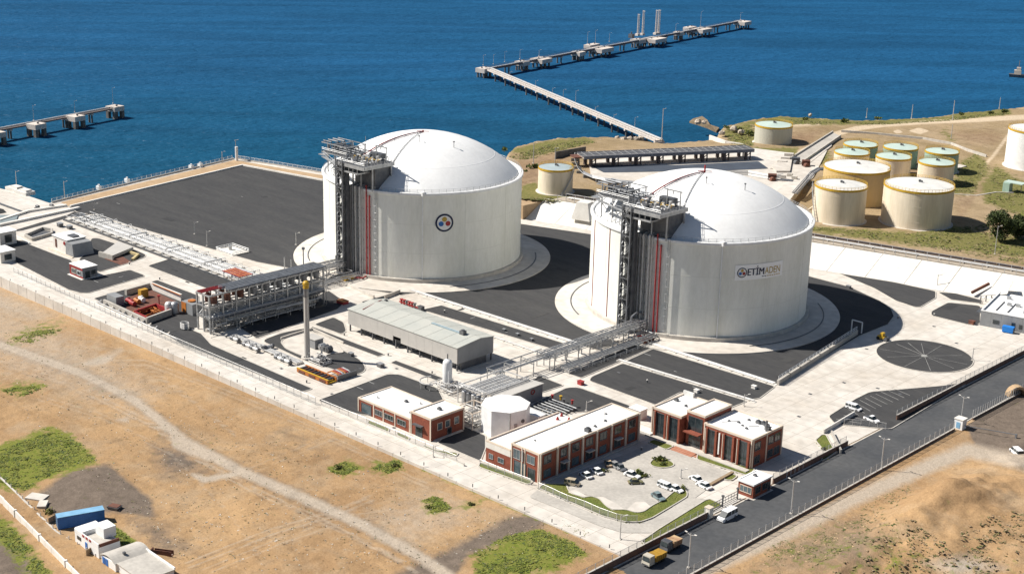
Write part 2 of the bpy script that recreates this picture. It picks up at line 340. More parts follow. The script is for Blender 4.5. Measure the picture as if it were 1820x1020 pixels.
def terrain_mat(name, s1, s2, grassc, grassc2, gravel, track):
    m = bpy.data.materials.new(name); m.use_nodes = True; n = m.node_tree.nodes; l = m.node_tree.links
    b = n['Principled BSDF']; b.inputs['Roughness'].default_value = .97; b.inputs['Specular IOR Level'].default_value = .1
    g = n.new('ShaderNodeNewGeometry'); P = g.outputs['Position']
    def noise(sc, det=5, ro=.62):
        t = n.new('ShaderNodeTexNoise'); t.inputs['Scale'].default_value = sc; t.inputs['Detail'].default_value = det; t.inputs['Roughness'].default_value = ro
        l.new(P, t.inputs['Vector']); return t.outputs[0]
    def rng01(x, a, b_, c=0, d=1):
        r = n.new('ShaderNodeMapRange'); r.inputs[1].default_value = a; r.inputs[2].default_value = b_; r.inputs[3].default_value = c; r.inputs[4].default_value = d
        l.new(x, r.inputs[0]); return r.outputs[0]
    def mix(f, a, c):
        x = n.new('ShaderNodeMix'); x.data_type = 'RGBA'; l.new(f, x.inputs[0])
        for v, i in ((a, 6), (c, 7)):
            if isinstance(v, tuple): x.inputs[i].default_value = (*v, 1)
            else: l.new(v, x.inputs[i])
        return x.outputs[2]
    base = mix(rng01(noise(.022, 8), .38, .62), s1, s2)
    base = mix(rng01(noise(.06, 9, .75), .47, .62, 0, .5), base, (.36, .275, .185)); base = mix(rng01(noise(.5, 6, .75), .56, .68, 0, .6), base, tuple(x*.6 for x in s2)); base = mix(rng01(noise(.7, 6, .75), .60, .70, 0, .6), base, tuple(min(1, x*1.35) for x in s1))
    base = mix(rng01(noise(.16, 7), .52, .75, 0, .55), base, tuple(x*.62 for x in s2))
    base = mix(rng01(noise(.09, 7, .7), .58, .72, 0, .5), base, tuple(min(1, x*1.25) for x in s1))
    mpt = n.new('ShaderNodeMapping'); mpt.inputs['Rotation'].default_value = (0, 0, .5); mpt.inputs['Scale'].default_value = (.012, .11, 1); l.new(P, mpt.inputs[0])
    ts = n.new('ShaderNodeTexNoise'); ts.inputs['Scale'].default_value = 1; ts.inputs['Detail'].default_value = 6; ts.inputs['Distortion'].default_value = 1.2; l.new(mpt.outputs[0], ts.inputs['Vector'])
    base = mix(rng01(ts.outputs[0], .55, .72, 0, .45), base, tuple(x*.75 for x in s2)); base = mix(rng01(ts.outputs[0], .28, .42, .4, 0), base, tuple(min(1, x*1.15) for x in s1))
    at = n.new('ShaderNodeAttribute'); at.attribute_name = 'mask'; sp = n.new('ShaderNodeSeparateColor'); l.new(at.outputs['Color'], sp.inputs[0])
    nz = noise(.35, 6, .7); nz2 = noise(.9, 5, .7)
    def edge(ch, amp, src, soft=.22):
        k = n.new('ShaderNodeMath'); k.operation = 'MULTIPLY_ADD'; l.new(src, k.inputs[0]); k.inputs[1].default_value = amp; l.new(ch, k.inputs[2])
        return rng01(k.outputs[0], .5+amp/2-soft, .5+amp/2+soft)
    gr = mix(rng01(nz2, .35, .65), grassc, grassc2)
    c = mix(edge(sp.outputs[1], .7, nz), base, mix(rng01(nz, .35, .65), gravel, tuple(x*.72 for x in gravel)))
    c = mix(edge(sp.outputs[2], .5, nz), c, mix(rng01(nz2, .3, .7), track, tuple(x*.84 for x in track)))
    c = mix(edge(sp.outputs[0], 2.2, nz, .2), c, gr)
    f2 = rng01(noise(2.6, 3), .3, .7, .86, 1.14)
    mm = n.new('ShaderNodeVectorMath'); mm.operation = 'SCALE'; l.new(c, mm.inputs[0]); l.new(f2, mm.inputs['Scale'])
    l.new(mm.outputs[0], b.inputs['Base Color'])
    bp = n.new('ShaderNodeBump'); bp.inputs['Strength'].default_value = .5; bp.inputs['Distance'].default_value = .7
    l.new(noise(.45, 6, .66), bp.inputs['Height']); l.new(bp.outputs[0], b.inputs['Normal'])
    return m
SANDM = terrain_mat('bare_sand_ground', (.405, .262, .138), (.30, .188, .098), (.12, .155, .022), (.20, .19, .05), (.18, .142, .112), (.42, .35, .275))
HILLM = terrain_mat('dry_hill_ground', (.35, .26, .16), (.26, .19, .105), (.115, .118, .032), (.20, .175, .07), (.25, .16, .10), (.56, .45, .32))
# --- bare ground south of the plant and east of the road
def zl(X, Y):
    z = np.interp(X, [-330, -200, -110, 0, 60, 125], [-3.6, -3.3, -2.0, -.8, -.35, -.12])
    z = z+np.abs(fbm(X, Y, .13)-.5)*1.1*sstep(-Y, 172, 190)*(fbm(X+50, Y, .02) > .47)+(fbm(X, Y, .03)-.5)*1.2*sstep(-Y, 170, 185)+(fbm(X, Y, .3)-.5)*.35*sstep(-Y, 168, 174)
    return z
TRK = [(0, 612), (70, 637), (150, 665), (240, 712), (330, 785), (430, 838), (540, 885), (640, 930), (740, 985), (800, 1025)]
def bumpsum(P, items):
    z = np.zeros(len(P))
    for (u, v, zz), r, h in items:
        c = np.array(G(u, v, zz)[:2]); d = np.hypot(P[:, 0]-c[0], P[:, 1]-c[1]); z += h*np.exp(-(d/r)**2)
    return z
def mask_s(V):
    u, v = survey(V); P = np.stack([u, v], 1); C = np.zeros((len(V), 4)); C[:, 3] = 1
    def add(ch, val): C[:, ch] = np.maximum(C[:, ch], val)
    def blob(ch, poly, w=14, k=1.0): add(ch, k*np.clip(.5+poly_sd(P, poly)/(3.2*w), 0, 1))
    blob(0, [(-40, 805), (0, 795), (95, 762), (125, 775), (150, 800), (172, 820), (95, 842), (45, 872), (-40, 850)], 8, 1.35)
    blob(0, [(840, 990), (900, 958), (960, 945), (1000, 960), (1040, 985), (1000, 1010), (930, 1024), (850, 1024)], 9, 1.2)
    blob(0, [(585, 835), (612, 818), (640, 832), (610, 846)], 8, 1.1); blob(0, [(655, 828), (710, 818), (720, 835), (690, 842)], 10, .9)
    blob(0, [(750, 895), (775, 885), (800, 905), (770, 915)], 8, 1.05); blob(0, [(815, 900), (860, 885), (850, 905)], 8, .8)
    blob(0, [(10, 600), (60, 580), (110, 570), (125, 580), (60, 600), (15, 612)], 9, .62); blob(0, [(0, 690), (60, 680), (80, 686), (30, 702)], 9, .85)
    blob(0, [(690, 793), (760, 824), (900, 884), (1050, 948), (1040, 956), (890, 896), (750, 834)], 6, .85)
    blob(0, [(0, 915), (60, 980), (95, 1025), (60, 1025), (-20, 940)], 10, 1.0)
    blob(0, [(190, 925), (285, 1002), (268, 1002), (186, 940)], 5, 1.4)
    blob(1, [(70, 880), (130, 838), (190, 828), (265, 890), (270, 915), (200, 905), (120, 920), (88, 905)], 9, 1.4)
    blob(1, [(265, 790), (330, 780), (380, 845), (290, 850)], 24, .85); blob(1, [(210, 905), (300, 930), (350, 980), (280, 990)], 22, .75)
    blob(1, [(800, 975), (900, 920), (985, 905), (960, 940), (830, 990), (810, 1025), (690, 1025)], 10, 1.0)
    for rut, k_ in (([(0, 640), (110, 672), (260, 745), (350, 812), (440, 862), (560, 915), (700, 985), (760, 1030)], .5), ([(150, 640), (260, 640), (420, 700), (560, 760), (700, 830), (840, 900)], .42), ([(330, 1000), (480, 940), (600, 905), (660, 880)], .5), ([(360, 1012), (500, 955), (620, 915), (700, 905)], .45), ([(430, 838), (520, 800), (590, 770), (600, 740)], .4), ([(60, 700), (180, 735), (300, 800), (400, 900), (470, 1000)], .38), ([(250, 640), (330, 700), (420, 770)], .4)):
        for o_ in (0, 9): add(2, k_*np.clip(1.3-line_d(P, [(u_+o_*.4, v_+o_) for u_, v_ in rut])/3.2, 0, 1)); add(1, k_*.9*np.clip(1.2-line_d(P, [(u_+o_*.4, v_+o_+4) for u_, v_ in rut])/3, 0, 1))
    add(2, .9*np.clip(1.1-line_d(P, TRK)/(8+P[:, 1]*.009), 0, 1)); add(1, .62*np.clip(1.1-line_d(P, TRK)/(16+P[:, 1]*.012), 0, 1))
    blob(1, [(0, 935), (60, 990), (90, 1030), (-60, 1030), (-60, 900)], 12, .9)
    blob(2, [(340, 842), (370, 848), (430, 836), (420, 845), (360, 856)], 5, 1.3); blob(2, [(300, 770), (330, 790), (390, 812), (370, 818), (310, 795)], 6, 1.2)
    blob(2, [(150, 640), (215, 622), (190, 650), (140, 655)], 10, 1.0); blob(2, [(208, 745), (228, 742), (225, 750)], 5, 1.1)
    blob(2, [(275, 760), (300, 752), (310, 768)], 5, 1.1); blob(2, [(-60, 470), (120, 560), (60, 590), (-60, 560)], 20, .62)
    add(2, .8*np.clip(1.2-line_d(P, [(1180, 1060), (1240, 1018), (1400, 945), (1520, 885), (1640, 832), (1720, 800), (1860, 830)])/22, 0, 1))
    blob(0, [(1330, 1025), (1380, 975), (1440, 940), (1500, 925), (1580, 950), (1640, 985), (1600, 1025)], 30, .4)
    blob(0, [(1620, 1000), (1720, 990), (1820, 1000), (1820, 1030), (1600, 1030)], 24, .35)
    blob(1, [(1290, 1030), (1400, 950), (1520, 900), (1600, 940), (1560, 1030)], 30, .62); blob(1, [(520, 700), (640, 780), (600, 860), (450, 820), (420, 740)], 40, .38); blob(2, [(-60, 480), (180, 590), (330, 690), (260, 760), (0, 690), (-60, 640)], 34, .5); blob(2, [(620, 900), (760, 850), (900, 900), (820, 960), (700, 1000)], 30, .5)
    C[:, 0] *= .45+1.15*fbm(V[:, 0], V[:, 1], .11)
    blob(2, [(1640, 1000), (1720, 985), (1790, 1010), (1700, 1025)], 14, .95)
    blob(1, [(1716, 749), (1745, 733), (1780, 712), (1960, 650), (1960, 850), (1800, 812), (1735, 790)], 6, 1.4)
    return C
def zsouth(X, Y):
    V = np.stack([X.ravel(), Y.ravel(), np.zeros(X.size)], 1)
    z = zl(X, Y)+bumpsum(V, [((165, 860, -2), 12, .9), ((100, 800, -2), 20, .7), ((930, 985, 0), 16, .6)]).reshape(X.shape)
    return z
struct(grid_mesh('sand_field', np.arange(-330, 123, .9), np.arange(-330, -166.6, .9), zsouth, SANDM, attrs=mask_s))
def zeast(X, Y):
    V = np.stack([X.ravel(), Y.ravel(), np.zeros(X.size)], 1)
    b = bumpsum(V, [((1650, 900, 0), 17, 4.5), ((1560, 930, 0), 15, 2.6), ((1480, 985, 0), 13, 1.8), ((1720, 940, 0), 18, 3.4), ((1820, 900, 0), 20, 3.0), ((1600, 1000, 0), 14, 1.2)]).reshape(X.shape)
    w = sstep(X, 133, 147)
    return -.15+b*w+(fbm(X, Y, .09)-.5)*3.0*w+np.abs(fbm(X, Y, .17)-.5)*4*w+(fbm(X, Y, .35)-.5)*.7*sstep(X, 126, 140)
struct(grid_mesh('sand_field', np.arange(122.3, 420, 1.2), np.arange(-420, 240, 1.2), zeast, SANDM, attrs=mask_s))
# --- plant slab, on a quay above the water
E0, E1 = (0.8, 72.5), (63.1, 87.2)                              # foot of the white embankment
def emb(a, off=0): return E0[1]+.236*(a-E0[0])+off*1.028
QUAY = GP([(-160, 300), (0, 335), (40, 345), (88, 361), (250, 321), (417, 282), (500, 295)])
slab = QUAY+[(-216, 40), (-160, 36), (-125, emb(-125, -1)), (110, emb(110, -1)), (200, 110), (200, 60), (105.9, 46), (105.9, -167), (-420, -167)]
yard = MB(); yard.prism(slab, -9, 0); struct(yard.build('concrete_yard', CONC))
apr = MB(); apr.sheet([(104, -167), (122.2, -167), (122.2, 240), (104, 240)], -.14); struct(apr.build('roadside_ground', SANDY))
jn = MB()
def inside_run(p, q, n=240):                                    # longest run of a segment inside the slab
    T = np.linspace(0, 1, n); P = np.array(p)+T[:, None]*(np.array(q)-np.array(p)); ok = poly_sd(P, slab) > 1.2; best = (0, 0); s = None
    for i, o in enumerate(list(ok)+[False]):
        if o and s is None: s = i
        if not o and s is not None:
            if i-s > best[1]-best[0]: best = (s, i-1)
            s = None
    return P[best[0]], P[best[1]]
for k in range(64):
    x = -330+k*6.8
    if x < 105: a, b = inside_run((x, -166), (x, 90)); jn.b3(x, x+.1, a[1], b[1], .001, .006)
for k in range(26): y = -162+k*6.8; a, b = inside_run((-330, y), (105.5, y)); jn.b3(a[0], b[0], y, y+.1, .001, .009)
struct(jn.build('slab_joint', mat('joint_filler', (.36, .31, .255), None, .3, .95)))
# --- asphalt fields, each ringed by a kerb
def rounded(pts, r=2.0):
    out = []; n = len(pts)
    for i in range(n):
        a, b, c = (np.array(pts[(i+k) % n]) for k in (-1, 0, 1))
        la, lc = np.hypot(*(a-b)), np.hypot(*(c-b)); k = min(r, la*.45, lc*.45)
        p, q = b+(a-b)/la*k, b+(c-b)/lc*k
        for t in (0, .33, .67, 1): out.append(tuple((1-t)**2*p+2*t*(1-t)*b+t*t*q))
    return out
NK = [0]
def field(name, pts, r=1.5, m=ASPH, z=.02, kerb=True, plan=False):
    P = rounded(pts if plan else GP(pts), r) if r else (pts if plan else GP(pts))
    NK[0] += 1; o = MB(); o.sheet(P, z+.0013*NK[0]); o = struct(o.build(name, m))
    if kerb:
        k = MB(); k.strip(P, .28, -.05, .13+.002*NK[0], closed=True); struct(k.build('kerb', KERB))
    return o
# big lot round both tanks
LOT = GP([(122, 369), (431, 295), (574, 322)])+[(-205, 22), (-160, 30), (-121, 35), (-90, 45.0), (0.8, 65.0)]+GP([(1441, 492), (1510, 510), (1565, 535), (1584, 549), (1589, 562), (1578, 577), (1528, 597), (1384, 683)])+[(63.9, -45.2), (8.6, -45.6)]+GP([(1129, 603), (1060, 622), (1024, 611), (741, 520), (712, 525), (660, 516), (625, 511)])+[(-112, -68)]+GP([(520, 478), (456, 466), (160, 381), (138, 378)])
field('asphalt_lot', LOT, 0, plan=True)
field('asphalt_yard', [(0,424),(28,426.5),(51,434),(97,452),(127,463),(135,480),(168,493),(232,480),(256,489),(257,491.5),(158,521),(143,521),(122,515.6),(23,464.7),(-60,425)], 1)
field('asphalt_yard', [(163,424),(176,424),(239.5,444),(260,453),(257,458),(232,467),(176,484),(163,477),(140,462),(150,452)], 1.5)
field('asphalt_yard', [(262,473),(306,459),(437,503),(377,517)], 1.5)
field('asphalt_yard', [(166,531),(280,498),(354,526),(352,575),(357,592),(376,613),(556,691),(537,697),(320,611),(262,575)], 1)
field('asphalt_yard', [(425,582),(585,517),(614,537),(600,550),(456,602)], 1)
field('asphalt_yard', [(464,606),(500,592),(545,583),(560,592),(605,620),(640,639),(650,652),(648,661),(625,669),(590,656),(540,641),(500,622)], 3)
field('asphalt_yard', [(556,581),(684,630),(672,634),(545,587)], .5)
field('asphalt_yard', [(704,641),(788,672),(776,677),(694,645)], .5)
field('asphalt_yard', [(558,577),(593,564),(611,573),(616,590),(606,594)], 1.5)
field('asphalt_yard', [(564,712),(690,665),(712,666),(778,690),(790,714),(720,742),(640,737),(607,728)], 1.5)
field('asphalt_yard', [(785,543),(1005,611),(983,621),(749,551)], .8)
field('asphalt_yard', [(946,718),(1008,689),(1030,689),(1123,722),(1109,729),(1005,734)], 1.5)
field('asphalt_yard', [(1047,677),(1051,670),(1107,646),(1329,713),(1290,728),(1250,712),(1210,697),(1165,720)], 1.2)
field('asphalt_yard', [(1112,642),(1161,620),(1378,687),(1350,708),(1331,711)], 1)
field('asphalt_yard', [(777,787),(817,754),(851,769),(863,774),(863,797),(854,820),(814,803)], .8)
field('asphalt_yard', [(920,696),(958,668),(1002,685),(936,707)], .8)
field('asphalt_yard', [(1008,664),(1129,611),(1161,618),(1033,672)], .8)
field('asphalt_yard', [(1655,554),(1685,538),(1743,544),(1742,576),(1724,578),(1655,561)], 1.5)
field('asphalt_yard', [(1490,486),(1590,502),(1663,518),(1663,530),(1636,546),(1625,546),(1592,535),(1554,513)], 1)
field('asphalt_yard', [(1667,520),(1700,522),(1746,534),(1745,540),(1690,533)], .8)
cc = G2(1643, 632.5)
field('turning_circle', [(cc[0]+15.6*math.sin(t*.13089969), cc[1]+15.6*math.cos(t*.13089969)) for t in range(48)], 0, plan=True)
ln = MB()
for k, (t, L) in enumerate([(.1,13),(.75,14),(1.25,13),(1.9,14),(2.5,14),(3.2,13),(3.75,14.5),(4.4,13),(4.75,13),(5.1,12.5),(5.6,13.5)]):
    q = (cc[0]+L*math.sin(t+.6), cc[1]+L*math.cos(t+.6)); ln.strip([cc, q], .1, .03, .056+k*.004)
ln.lathe(cc[0], cc[1], [(1.1, .05), (1.0, .12), (.01, .13)], 16); struct(ln.build('painted_line', mat('dull_line_paint', (.40, .39, .37), (.2, .2, .19), .3, .9)))
field('car_park_asphalt', [(1472,740),(1519,710),(1545,697),(1675,686),(1714,680),(1716,683),(1583,763),(1484,754)], 1.5)
bay = MB()
for k in range(10):
    p, q = lerp((1500, 722), (1585, 689), k/9), lerp((1533, 742), (1625, 706), k/9)
    bay.strip([G2(*p), G2(*lerp(p, q, .8))], .14, .03, .058+k*.002)
for p, q in (((1487,745),(1530,752)),((1500,738),(1548,748))): bay.strip([G2(*p), G2(*q)], .22, .03, .06)
struct(bay.build('painted_line', mat('dull_line_paint', (.40, .39, .37))))
# faint worn markings on the lots
mk = MB()
for u, v in [(690,310),(220,330),(210,362),(430,350),(700,540),(900,590),(840,565),(905,580),(1100,640),(700,735),(1240,690),(170,500),(300,520),(215,492),(860,600),(640,690),(660,680),(1200,660),(1150,630),(460,620),(340,585)]:
    p = G2(u, v); mk.box(p[0], p[1], .045, random.uniform(1, 4), .25, .01, 0 if random.random() < .7 else 1.57)
struct(mk.build('painted_line', mat('worn_paint', (.34, .34, .33), None, 1, .9)))
# patched and worn spots of the asphalt
pm = [mat('old_asphalt_patch', (.060, .059, .058), (.05, .05, .05), .3, .95), mat('new_asphalt_patch', (.034, .034, .036), (.042, .042, .043), .3, .9)]
for u, v in [(250, 345), (330, 320), (400, 390), (470, 350), (520, 420), (300, 390), (960, 560), (1000, 480), (900, 545), (820, 550), (1180, 660), (1120, 690), (1250, 690), (700, 700), (640, 705), (1060, 720), (1400, 640), (1250, 650), (860, 570), (60, 445), (190, 505), (310, 480), (340, 500), (420, 640), (300, 590), (1690, 545), (1580, 520)]:
    p = G2(u, v); m = MB(); m.box(p[0], p[1], .0632+.0004*NK[0], random.uniform(1.5, 9), random.uniform(1, 3.2), .003, 0 if random.random() < .6 else 1.57); NK[0] += 1; struct(m.build('asphalt_patch', pm[NK[0] % 2]))
# --- main road along the east wall
field('road', [(106.9, -260), (120.6, -260), (120.6, 300), (106.9, 300)], 0, ASPHR, z=-.10, kerb=False, plan=True)
rl = MB()
for k in range(14): rl.b3(113.62, 113.76, -240+k*31, -237+k*31, -.06, -.045)
for u, v in ((1540, 803), (1532, 806), (1168, 1012), (1181, 1001)): p = G2(u, v); rl.box(p[0], p[1], -.06, .5, 3, .02, 0)
struct(rl.build('painted_line', mat('faded_road_paint', (.26, .26, .26), None, 1, .9)))
for x0, x1 in ((106.35, 106.8), (120.7, 121.0)):
    k = MB(); k.b3(x0, x1, -260, 300, -.2, .02); struct(k.build('kerb', KERB))
# --- courtyard: parking, lawns, paths
def CY(pts): return [(940+x/4.55, 760+y/4.55) for x, y in pts]
field('parking_court', CY([(130,450),(820,200),(960,130),(1180,190),(1370,260),(1640,370),(1480,470),(1300,600),(1000,690),(800,690),(560,560),(340,520)]), 1, CONC2, .012, False)
field('perimeter_path', CY([(0,560),(70,500),(300,600),(600,730),(780,775),(900,775),(1000,740),(1200,620),(1300,560),(1560,600),(1440,600),(1080,820),(1000,850),(760,850),(560,790),(200,640)]), 1, CONC2, .016, False)
LAWN1 = CY([(75,490),(120,455),(300,455),(320,510),(360,540),(440,565),(510,555),(570,575),(620,630),(670,665),(790,665),(870,690),(930,680),(1000,630),(1100,580),(1170,520),(1210,490),(1250,490),(1280,520),(1280,560),(1200,610),(1000,730),(900,765),(780,765),(600,720),(300,590)])
LAWNS = [LAWN1, [(1254,889),(1262,887),(1284,897),(1270,906),(1232,924),(1182,954),(1155,972),(1139,963),(1170,941)], CY([(1010,95),(1175,150),(1110,180),(960,120)]),
         CY([(1365,215),(1830,335),(1775,392),(1355,258)]), CY([(975,290),(1000,260),(1050,235),(1080,260),(1150,270),(1180,300),(1150,320),(1080,330),(1000,315)]),
         CY([(1630,370),(1690,390),(1640,430),(1570,420)]), [(1449,783),(1460,773),(1468,773),(1480,795),(1487,803),(1470,815),(1459,820),(1466,803)],
         [(655,747),(692,762),(690,769),(653,754)], [(706,768),(728,778),(726,783),(705,774)], [(752,791),(776,801),(815,806),(810,812),(752,797)], [(853,822),(948,856),(940,862),(850,830)]]
for P in LAWNS: field('lawn', P, 1.0, GRASS, .03)
field('paved_verge', CY([(790,665),(860,600),(940,600),(985,640),(930,680),(870,690)]), .5, CONC, .04, False)
field('paved_verge', CY([(310,520),(370,500),(480,560),(600,560),(700,610),(780,665),(670,668),(620,632),(570,578),(510,558),(440,568),(355,540)]), .5, CONC, .036, False)
field('entrance_steps', CY([(1145,165),(1190,155),(1370,215),(1355,245)]), .2, mat('brick_paving', (.42, .20, .13), (.36, .16, .10), .8, .9), .05, False)
# concrete island under the flare stack and its round bund
field('stack_island', [(498,607),(515,597),(545,588),(575,596),(600,612),(612,628),(590,628),(560,640),(530,630),(508,620)], 2, CONC, .03)
# tan strip of bare ground between lot and sea wall
field('quay_strip', [(108,360),(417,285),(573,312),(574,321),(431,294.5),(124,367.5)], 0, SANDY, .012, False)
# left quay details
lq = MB(); lq.sheet(GP([(10,414),(70,396),(120,382),(140,372),(140,380),(100,394),(40,410)], 0), .013)  # dark strip painted for the shade beside the parapet wall
struct(lq.build('quay_wall_shade', ASPH)); 
# --- upper terrace with the small tanks, behind the white embankment
TOPZ = 7.0
COAST = [(880,292),(890,270),(905,258),(940,250),(985,243),(1040,241),(1080,240),(1110,243),(1150,249),(1180,252),(1230,248),(1262,246),(1268,230),(1275,222),(1295,218),(1330,210),(1390,203),(1410,206),(1450,208),(1530,212),(1640,207),(1690,200),(1740,195),(1790,190),(1830,187),(1960,176)]
CP = GP(COAST, 4.0)
UP_POLY = CP+[(-60, 640), (330, 640), (330, emb(110)+60), (150, emb(110)+12), (110, emb(110, 12.2)), (-122, emb(-122, 12.2)), (-165, 42)]
def keep_up(X, Y): return ((poly_sd(np.stack([X.ravel(), Y.ravel()], 1), UP_POLY) > -3) & ((Y.ravel() > E0[1]+.236*(X.ravel()-E0[0])+14.6) | (X.ravel() < -127))).reshape(X.shape)
def zup(X, Y):
    P = np.stack([X.ravel(), Y.ravel()], 1); d = line_d(P, CP); ins = poly_sd(P, UP_POLY)
    z = -5.5+9.5*sstep(d, -.5, 5)*(ins > -.6)+3.2*sstep(d, 6, 40)
    z = z+(fbm(P[:, 0], P[:, 1], .06)-.5)*1.8*sstep(d, 2, 8)*sstep(ins, 1, 12)*np.where(P[:, 0] < 60, .55, .8)+(fbm(P[:, 0], P[:, 1], .5)-.5)*1.6*(1-sstep(d, 3, 12))
    dl = np.abs(P[:, 1]-(E0[1]+.236*(P[:, 0]-E0[0]))) / 1.028
    flat = 1-sstep(dl, 22, 40); z = np.where(d > 40, z*(1-flat)+7.0*flat, z)
    z = z+14*sstep(P[:, 0]+P[:, 1]*.35, 135, 230)*sstep(P[:, 1], 170, 330)
    return z.reshape(X.shape)
def mask_h(V):
    u, v = survey(V); P = np.stack([u, v], 1); C = np.zeros((len(V), 4)); C[:, 3] = 1
    def add(ch, val): C[:, ch] = np.maximum(C[:, ch], val)
    def blob(ch, poly, w=8, k=1.0): add(ch, k*np.clip(.5+poly_sd(P, poly)/(2*w), 0, 1))
    blob(0, [(905,268),(960,252),(1040,244),(1060,252),(1020,262),(960,275),(930,275)], 5, 1.0)
    blob(0, [(925,352),(930,330),(955,325),(955,340),(1020,352),(1060,350),(1055,362),(940,356)], 4, 1.3)
    blob(0, [(1280,232),(1330,215),(1345,235),(1340,262),(1300,255)], 6, .85); blob(0, [(1300,222),(1390,206),(1520,214),(1640,210),(1720,203),(1700,212),(1560,222),(1420,222)], 4, .95)
    blob(0, [(1690,202),(1790,193),(1800,203),(1700,212)], 4, 1.1); blob(0, [(1330,262),(1420,262),(1415,275),(1340,272)], 4, .9)
    blob(0, [(1440,402),(1620,415),(1700,400),(1760,420),(1900,430),(1900,470),(1760,450),(1600,432),(1440,412)], 8, 1.05)
    blob(0, [(1700,290),(1740,270),(1760,300),(1730,345),(1690,350)], 8, .85); blob(0, [(1770,295),(1830,330),(1830,390),(1750,360),(1745,330)], 8, .95)
    blob(0, [(1450,265),(1480,270),(1470,300),(1440,290)], 8, .7); blob(0, [(1680,225),(1700,250),(1690,262),(1670,235)], 8, .6)
    add(2, 1.0*np.clip(1.25-line_d(P, [(1400,282),(1440,262),(1480,240),(1520,229),(1570,222),(1640,217),(1740,213),(1830,208)])/5.5, 0, 1))
    add(2, .9*np.clip(1.2-line_d(P, [(1720,348),(1755,288),(1765,278),(1800,230)])/4, 0, 1))
    blob(2, [(1380,228),(1430,213),(1490,206),(1470,222)], 5, .9); blob(2, [(1617,233),(1633,228),(1650,233),(1635,238)], 2.5, 1.5); blob(2, [(1588,234),(1597,231),(1603,235),(1596,238)], 2, 1.5)
    blob(1, [(905,285),(1000,262),(1060,262),(950,330),(925,340)], 10, .55); blob(1, [(1360,235),(1480,225),(1440,262),(1400,262)], 14, .6); blob(1, [(1520,250),(1620,262),(1700,300),(1690,345),(1560,300)], 20, .55)
    blob(1, [(1640,228),(1760,225),(1800,240),(1770,265),(1720,262)], 14, .5)
    blob(1, [(1660,340),(1720,330),(1745,345),(1700,420),(1690,360)], 10, .45)
    return C
struct(grid_mesh('coastal_terrace', np.arange(-232, 331, 1.5), np.arange(30, 641, 1.5), zup, HILLM, keep=keep_up, attrs=mask_h))
def ground_top(a, b): return float(zup(np.array([[a]]), np.array([[b]]))[0, 0])
# embankment: pale sloping panels with recessed joints, a part each
em = struct(MB().add([], []) or MB().build('embankment')) if False else None
eb_ = MB(); eb_.add([(-126, emb(-126, -.3), -.4), (112, emb(112, -.3), -.4), (112, emb(112, 12.4), 6.85), (-126, emb(-126, 12.4), 6.85), (-126, emb(-126, 16), 0), (112, emb(112, 16), 0)], [(0, 1, 2, 3), (3, 2, 5, 4)])
emo = struct(eb_.build('embankment', KERB))
x0 = -126.0; step = 14.9
while x0 < 111:
    x1 = min(x0+step, 112); p = MB(); a, b = x0+.1, x1-.1; hh = .22
    p.add([(a, emb(a, 0), -.3), (b, emb(b, 0), -.3), (b, emb(b, 12.3), 6.95), (a, emb(a, 12.3), 6.95), (a, emb(a, 0), -.3+hh), (b, emb(b, 0), -.3+hh), (b, emb(b, 12.3), 6.95+hh), (a, emb(a, 12.3), 6.95+hh)],
          [(0,3,2,1),(4,5,6,7),(0,1,5,4),(1,2,6,5),(2,3,7,6),(3,0,4,7)]); p.build('slope_panel', CONCW, emo); x0 = x1
tf = MB(); tf.prism([(-150, 44), (-125.5, emb(-125.5, -1.5)), (-125.5, emb(-125.5, 22)), (-150, emb(-150, 22))], -5, 6.2); struct(tf.build('terrace_edge', SANDY))
# service road along the top of the embankment
sr = MB(); sr.add([(-122, emb(-122, 12.8), 7.27), (200, emb(200, 12.8), 7.27), (200, emb(200, 19), 7.27), (-122, emb(-122, 19), 7.27), (-122, emb(-122, 12.8), 6), (200, emb(200, 12.8), 6)], [(0, 1, 2, 3), (4, 5, 1, 0)])
struct(sr.build('service_road', mat('dusty_road', (.42, .36, .29), (.34, .29, .23), .2, .95, fine=.1)))
# pale apron and painted shade sheet round the pipe bridge
field('terrace_apron', [(1022,322),(1040,300),(1050,268),(1345,262),(1400,282),(1440,262),(1478,238),(1482,246),(1470,290),(1402,352),(1330,330),(1240,320),(1130,335),(1060,345)], 1, CONC, TOPZ+.9, False) if False else None
AP = GP([(1050,312),(1046,288),(1200,275),(1340,266),(1400,274),(1420,290),(1470,270),(1445,318),(1398,356),(1330,345),(1240,325),(1130,332),(1070,326)], TOPZ)
field('bridge_shade_field', [(1040,286),(1073,306),(1138,304),(1181,301),(1300,298),(1366,296),(1352,280),(1200,284)], 1, mat('blue_grey_shade', (.075, .09, .115), (.06, .07, .09), .2, .9), TOPZ+.76, False) if False else None
apn = MB(); apn.prism(AP, 3, TOPZ+.75); struct(apn.build('terrace_apron', CONC))
